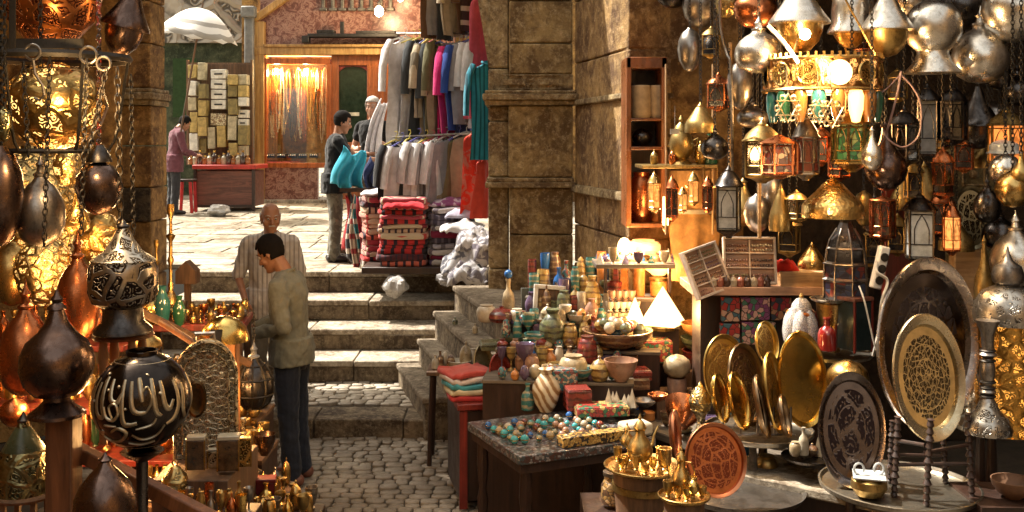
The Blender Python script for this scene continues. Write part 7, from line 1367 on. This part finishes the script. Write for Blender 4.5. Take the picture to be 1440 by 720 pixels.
# trinket tray table on the stall edge
tt_ = root('trinket_table', 'small reddish table crowded with brass trinkets at the foot of the stone pillar', 'table', (X(278, 6.2), 6.2, 0), .12); zt = Z(448, 6.2); G().box(0, 0, zt-.02, .60, .42, .04).build('table_top', M['redwood'], tt_, bevel=.006)
for sx_, sy_ in ((-1, -1), (1, -1), (1, 1), (-1, 1)): G().box(sx_*.27, sy_*.18, (zt-.04)/2, .04, .04, zt-.04).build('leg', M['darkwood'], tt_)
rd = random.Random(15); tm = ['brass', 'gold', 'brassdull', 'copper', 'pewter']; tn = ['brass', 'golden', 'dull brass', 'copper', 'pewter']; kds = ['candle', 'cup', 'lidded', 'goblet', 'bottle', 'jar']; kn = ['candlestick', 'cup', 'lidded pot', 'goblet', 'bottle', 'jar']
pos = ['front edge', 'second row', 'third row', 'back row']; alg = ['at its pillar end', 'near the pillar end', 'left of the middle', 'in the middle', 'just past the middle', 'near the man', 'nearest the two men']
alg[2] = 'before the middle'
n_ = 0
for r in range(4):
    for c in range(11):
        u = -.27+c*.053+rd.uniform(-.01, .01); v = -.16+r*.105+rd.uniform(-.015, .015); k = (c*2+r*3) % 6; m_ = (c+r*2) % 5
        h = rd.uniform(.05, .10); w_ = rd.uniform(.018, .026)
        o = G().lathe([(p*w_, t*h) for p, t in WP[kds[k]]], 12).build('brass_trinket', M[tm[m_]], None, (X(278, 6.2)+u*math.cos(.12)-v*math.sin(.12), 6.2+v*math.cos(.12)+u*math.sin(.12), zt+.001)); tag(o, f'tiny {tn[m_]} {kn[k]} on the trinket table, {pos[r]}, {alg[min(6, c*7//11)]}', 'trinket', 'trinkets on the trinket table')
ware('hookah', 240, 0, 6.3, 165, 12, 'brass', 'tall slender brass hookah against the sunny street', 'hookah', 'hookah', base_py=452); ware('hookah', 220, 0, 6.1, 115, 9, 'brassdull', 'shorter dull brass candlestick beside the tall hookah', 'candlestick', 'candlestick', base_py=452)
for i, (px, h, w_, m_, lab) in enumerate(((228, 60, 12, 'teal', 'dark teal glass flask at the foot of the hookah'), (205, 70, 12, 'brass', 'brass flask at the pillar end of the trinket table'), (252, 46, 9, 'greenglass', 'green glass flask beside the hookah'), (212, 50, 14, 'gold', 'golden jug low in front of the pillar'))): ware('vase', px, 0, 6.0, h, w_, m_, lab, 'flask', 'flask', base_py=462)
o = root('gabled_lantern', 'small dark house shaped lantern behind the brass trinkets', 'lantern', (X(264, 6.6), 6.6, Z(398, 6.6))); g = G(); q = S(1, 6.6); g.prism([(-14*q, 0), (-14*q, 18*q), (0, 32*q), (14*q, 18*q), (14*q, 0)], -.05, .05).build('housing', M['oldwood'], o, smooth=0); G().box(0, 0, -30*q, 8*q, 8*q, 60*q).build('post', M['oldwood'], o)
# trinket shelves at the bottom, in three steps
bs = root('stall_steps', 'dark stepped stall boards under the mass of brass trinkets', 'display stand', (X(345, 5.0), 5.0, 0))
for i, (z, y0, y1, x0_, x1_) in enumerate(((.78, 4.45, 4.78, -1.72, -1.0), (.88, 4.78, 5.1, -1.85, -1.16), (.97, 5.1, 5.45, -1.98, -1.26), (1.06, 5.45, 5.8, -2.2, -1.36))):
    G().box((x0_+x1_)/2-bs.location.x, (y0+y1)/2-5.0, z/2-.012, x1_-x0_, y1-y0, z-.02).build('step_box', M['darkwood'], bs); G().box((x0_+x1_)/2-bs.location.x, (y0+y1)/2-5.01, z-.011, x1_-x0_+.01, y1-y0+.02, .02).build('step_board', M['oldwood'], bs)
steps_ = [(.78, 4.47, 4.76, -1.66, -1.02), (.88, 4.80, 5.08, -1.78, -1.18), (.97, 5.13, 5.43, -1.9, -1.28), (1.06, 5.48, 5.78, -2.14, -1.38)]
stn = ['lowest', 'second', 'third', 'top']; n_ = 0; coln = ['one', 'two', 'three', 'four', 'five', 'six', 'seven', 'eight', 'nine', 'ten', 'eleven', 'twelve']
for si, (z, y0, y1, x0_, x1_) in enumerate(steps_):
    for r in range(3):
        for c in range(13):
            x = x0_+(x1_-x0_)*(c+.5)/13+rd.uniform(-.012, .012); y = y0+(y1-y0)*(r+.5)/3+rd.uniform(-.015, .015); k = (c*3+r+si) % 6; m_ = [1, 0, 0, 2, 1, 4, 0, 2][(c*5+r*3+si) % 8]
            h = rd.uniform(.05, .13); w_ = rd.uniform(.02, .03)
            o = G().lathe([(p*w_, t*h) for p, t in WP[kds[k]]], 12).build('brass_trinket', M[tm[m_]], None, (x, y, z+.001)); tag(o, f'{tn[m_]} {kn[k]}, {stn[si]} stall step, {["front", "middle", "back"][r]} row, {ordinal(c+1)} from its outer end', 'trinket', 'trinkets on the stall steps')
def mirrorbox(px, py, w, h, d, mat, topm, lab):
    r_ = root('trinket_box', lab, 'box', at(px, py, d), .15); a, b = S(w, d), S(h, d); G().box(0, 0, b*.45, a, a*.7, b*.9).build('box_body', mat, r_, bevel=.003); G().box(0, 0, b*.96, a*1.08, a*.78, b*.12).build('lid', topm, r_, bevel=.003)
    for s in (-1, 1): G().box(s*a*.52, -a*.36, b*.45, .006, .006, b*.9).build('corner_strip', M['brass'], r_)
brglass = plain('brown tinted glass', (.10, .055, .025), .1, coat=1, var=.8, sc=30); wtop = plain('cream marble lid', (.6, .54, .40), .25, coat=.5)
mirrorbox(276, 659, 24, 46, 3.98, brglass, wtop, 'brown glass box with a cream lid, nearest the filigree arch'); mirrorbox(322, 660, 28, 48, 3.97, brglass, wtop, 'brown glass box with a white lid in front of the orange brown post'); mirrorbox(300, 657, 14, 26, 4.03, M['filigree'], wtop, 'small filigree box with a cream lid above the glass boxes'); mirrorbox(345, 655, 16, 40, 4.05, M['eng_brass'], M['gold'], 'engraved brass box between the glass boxes and the man')
mirrorbox(372, 716, 30, 44, 4.35, plain('deep red leather', (.14, .01, .012), .45), plain('deep red leather', (.14, .01, .012), .45), 'upright deep red box in the middle of the brass trinkets')
for i, (px, py, h, w_, m_, kd, lab) in enumerate(((358, 665, 60, 10, 'brassdull', 'candle', 'tall dull brass candlestick near the jeans of the standing man'), (342, 664, 76, 12, 'filigree', 'hookah', 'whitish brass ewer towering over the trinkets'), (388, 690, 34, 12, 'gun', 'lidded', 'blackened lidded pot by the shoe of the standing man'), (398, 712, 40, 10, 'brass', 'candle', 'brass candlestick at the very bottom near the cobbles'), (412, 716, 36, 10, 'brassdull', 'candle', 'dull candlestick beside it at the bottom edge'), (372, 640, 30, 16, 'bronze', 'bowl', 'dark bronze bowl next to the leg of the standing man'), (300, 720, 46, 12, 'gold', 'goblet', 'golden goblet at the bottom edge before the steps'), (330, 716, 50, 12, 'gold', 'candle', 'golden candlestick at the bottom edge before the steps'))): ware(kd, px, 0, 4.4 if py > 700 else 4.7, h, w_, m_, lab, 'brass piece', 'brass_piece', 'larger brass pieces over the trinkets', base_py=py)
bll = root('brass_bell', 'small openwork brass bell glinting on the dark tray', 'bell', at(246, 690, 3.9)); q = S(1, 3.9); G().lathe([(20*q, 0), (21*q, 6*q), (16*q, 22*q), (8*q, 32*q), (3*q, 36*q)], 24).build('bell_body', M['prc_fine'], bll); G().lathe([(17*q, 1*q), (13*q, 20*q), (5*q, 30*q)], 18).build('liner', plain('cream liner', (.6, .55, .3), .4), bll); G().tube([(4*q*math.cos(t), 0, 39*q+4*q*math.sin(t)) for t in [TAU*k/10 for k in range(10)]], .003, 5, closed=True).build('ring', M['brass'], bll)
tray(262, 700, 52, 20, 3.95, M['gun'], 'black round tray lying under the small brass bell', 20, 0, name='round_tray')
# shelves with glowing copper things behind the left lamps
for si, (py, x0p, x1p, d) in enumerate(((562, -20, 175, 5.0), (632, 80, 290, 4.9), (478, -20, 190, 5.5))):
    s_ = root('wall_shelf', ['reddish shelf at the picture edge full of copper jugs', 'lower dark shelf with orange glass lamps behind the black globe', 'upper shelf behind the copper lamps with small brass pieces'][si], 'shelf', at((x0p+x1p)/2, py, d)); G().box(0, 0, -.015, S(x1p-x0p, d), .35, .03).build('board', M['redwood'], s_, bevel=.004)
    for i in range(13):
        px = x0p+10+(x1p-x0p-16)*i/13; k = (i*2+si) % 6; m_ = [3, 0, 1, 3, 2, 0][(i+si) % 6]; h = rd.uniform(34, 56); w_ = rd.uniform(8, 12)
        mt = M[tm[m_]]; nm_ = tn[m_]
        if si == 1 and i % 3 == 0: mt = [M['warmglass'], M['greenglass'], mos1][i//3 % 3]; nm_ = ['lit orange glass', 'green glass', 'teal mosaic'][i//3 % 3]
        ware(kds[k], px, 0, d-.06+.12*(i % 2), h, w_, mt, f'{nm_} {kn[k]}, {ordinal(i+1)} along the {["edge shelf of copper jugs", "lower shelf of orange lamps", "upper shelf behind copper lamps"][si]}', 'shelf piece', 'shelf_piece', ['pieces on the edge shelf', 'pieces on the lower shelf', 'pieces on the upper shelf'][si], base_py=py)
for i, (px, y0, y1, hw, d, mt, lab, ln) in enumerate(((62, 330, 430, 40, 5.2, 'prc_fine', 'brightly lit pierced brass lamp behind the copper onion lamps', 1), (95, 205, 262, 20, 5.0, 'prc_fine', 'small lit pierced lamp glaring between silver egg lamp and mosaic ball', 1), (140, 296, 370, 32, 5.3, 'prc_brass', 'lit pierced brass lamp behind the point of the engraved lamp', 1), (18, 340, 430, 30, 5.3, 'brass', 'polished brass globe in the glow at the picture edge', None), (110, 480, 560, 26, 5.3, 'brass', 'polished brass globe on the shelf behind the dark onion lamp', None), (150, 500, 600, 24, 4.8, 'eng_brass', 'engraved brass lamp squeezed behind the black calligraphy globe', None), (20, 560, 600, 20, 4.6, 'copper', 'small copper globe above the openwork dome', None), (205, 470, 500, 22, 5.0, 'brassdull', 'dull brass globe peeping above the black calligraphy globe', None), (108, 268, 330, 18, 4.9, 'eng_brass', 'small engraved brass lamp between the chains', None), (225, 520, 640, 28, 4.7, 'eng_copper', 'coppery engraved lamp between the black globe and the filigree arch', None))):
    lamp('globe' if i not in (5, 8, 9) else 'gourd', px, y0, y1, hw, d, mt, lab, hang=i in (1, 2, 8), liner=ln, group='lamps in the glow of the stall')
for p, w_ in ((W(62, 375, 4.85), 4.5), (W(120, 300, 4.6), 4), (W(95, 232, 4.7), 5), (W(60, 560, 4.6), 5), (W(248, 610, 4.2), 9), (W(300, 400, 5.7), 5), (W(330, 560, 4.55), 7), (W(150, 600, 4.3), 6)): bulb('stall_lamp_and_fill', p, w_, (1, .52, .18), .05)  # at the lit lamps, plus fill lights added to brighten the brass

fb = root('front_board', 'narrow dark board at the picture bottom crowded with golden candlesticks', 'board', (-1.12, 4.22, 0)); G().box(0, 0, .415, .66, .3, .80).build('board_box', M['darkwood'], fb, bevel=.004)
for r in range(3):
    for c in range(10):
        k = (c*5+r*2) % 6; m_ = [1, 0, 1, 2, 0, 4][(c+r*4) % 6]; h = rd.uniform(.06, .13); w_ = rd.uniform(.02, .03)
        o = G().lathe([(p*w_, t*h) for p, t in WP[kds[k]]], 14).build('brass_trinket', M[tm[m_]], None, (-1.40+c*.062+rd.uniform(-.01, .01), 4.12+r*.095, .816)); tag(o, f'{tn[m_]} {kn[k]} on the narrow front board, {["front", "middle", "back"][r]} row, {ordinal(c+1)} from its outer end', 'trinket', 'trinkets on the front board')
ct = root('stall_counter', 'dark wooden counter carrying the big lamps of the brass stall', 'counter', (-1.9, 3.5, 0)); G().box(-.25, 0, .39, 1.7, 1.0, .78).build('counter_body', M['darkwood'], ct, bevel=.01); G().box(-.25, 0, .79, 1.74, 1.04, .03).build('counter_top', M['wood'], ct, bevel=.006)
bk_ = root('display_block', 'dark block under the filigree arch', 'block', (X(300, 4.2), 4.12, 0)); zt = Z(640, 4.2)-.002; G().box(0, 0, zt/2, S(100, 4.2), .46, zt).build('block_body', M['oldwood'], bk_, bevel=.004)

fb = root('front_block', 'dark block behind the diagonal rail crowded with small brass pieces', 'block', (X(306, 3.73), 3.72, 0)); G().box(0, 0, .5, S(100, 3.73), .30, .995).build('block_body', M['darkwood'], fb, bevel=.004)
for r in range(2):
    for c in range(7):
        k = (c*5+r*2+1) % 6; m_ = [1, 0, 2, 4, 0, 3][(c+r*3) % 6]; h = rd.uniform(.06, .12); w_ = rd.uniform(.014, .02)
        o = G().lathe([(p*w_, t*h) for p, t in WP[kds[k]]], 14).build('brass_trinket', M[tm[m_]], None, (X(306, 3.73)-.108+c*.036, 3.65+r*.1, .999)); tag(o, f'{tn[m_]} {kn[k]} behind the diagonal rail, {["front", "back"][r]} row, {ordinal(c+1)} from its outer end', 'trinket', 'trinkets behind the diagonal rail')

bw_ = Matrix.Rotation(R(-58), 3, 'Z')
for i in range(16):
    p = Vector((1.17, 6.3, 0))+bw_ @ Vector((-.72+(i//2)*.17, -.12+.22*(i % 2), 0)); m_, nm_ = cl_[(i*5) % 12]; kd = ['jar', 'bowl', 'lidded', 'vase', 'cyl'][i % 5]; h = .05+.02*(i % 4); w_ = .035+.008*(i % 3)
    o = G().lathe([(a*w_, t*h) for a, t in WP[kd]], 16).build(kd, m_, None, (p.x, p.y, .586)); tag(o, f'small {nm_} {dict(cyl="tumbler", lidded="lidded pot").get(kd, kd)} on the weathered bench, {["shop side", "alley side"][1-i % 2]}, {ordinal(i//2+1)} from its far end', kd, 'small wares on the weathered bench')
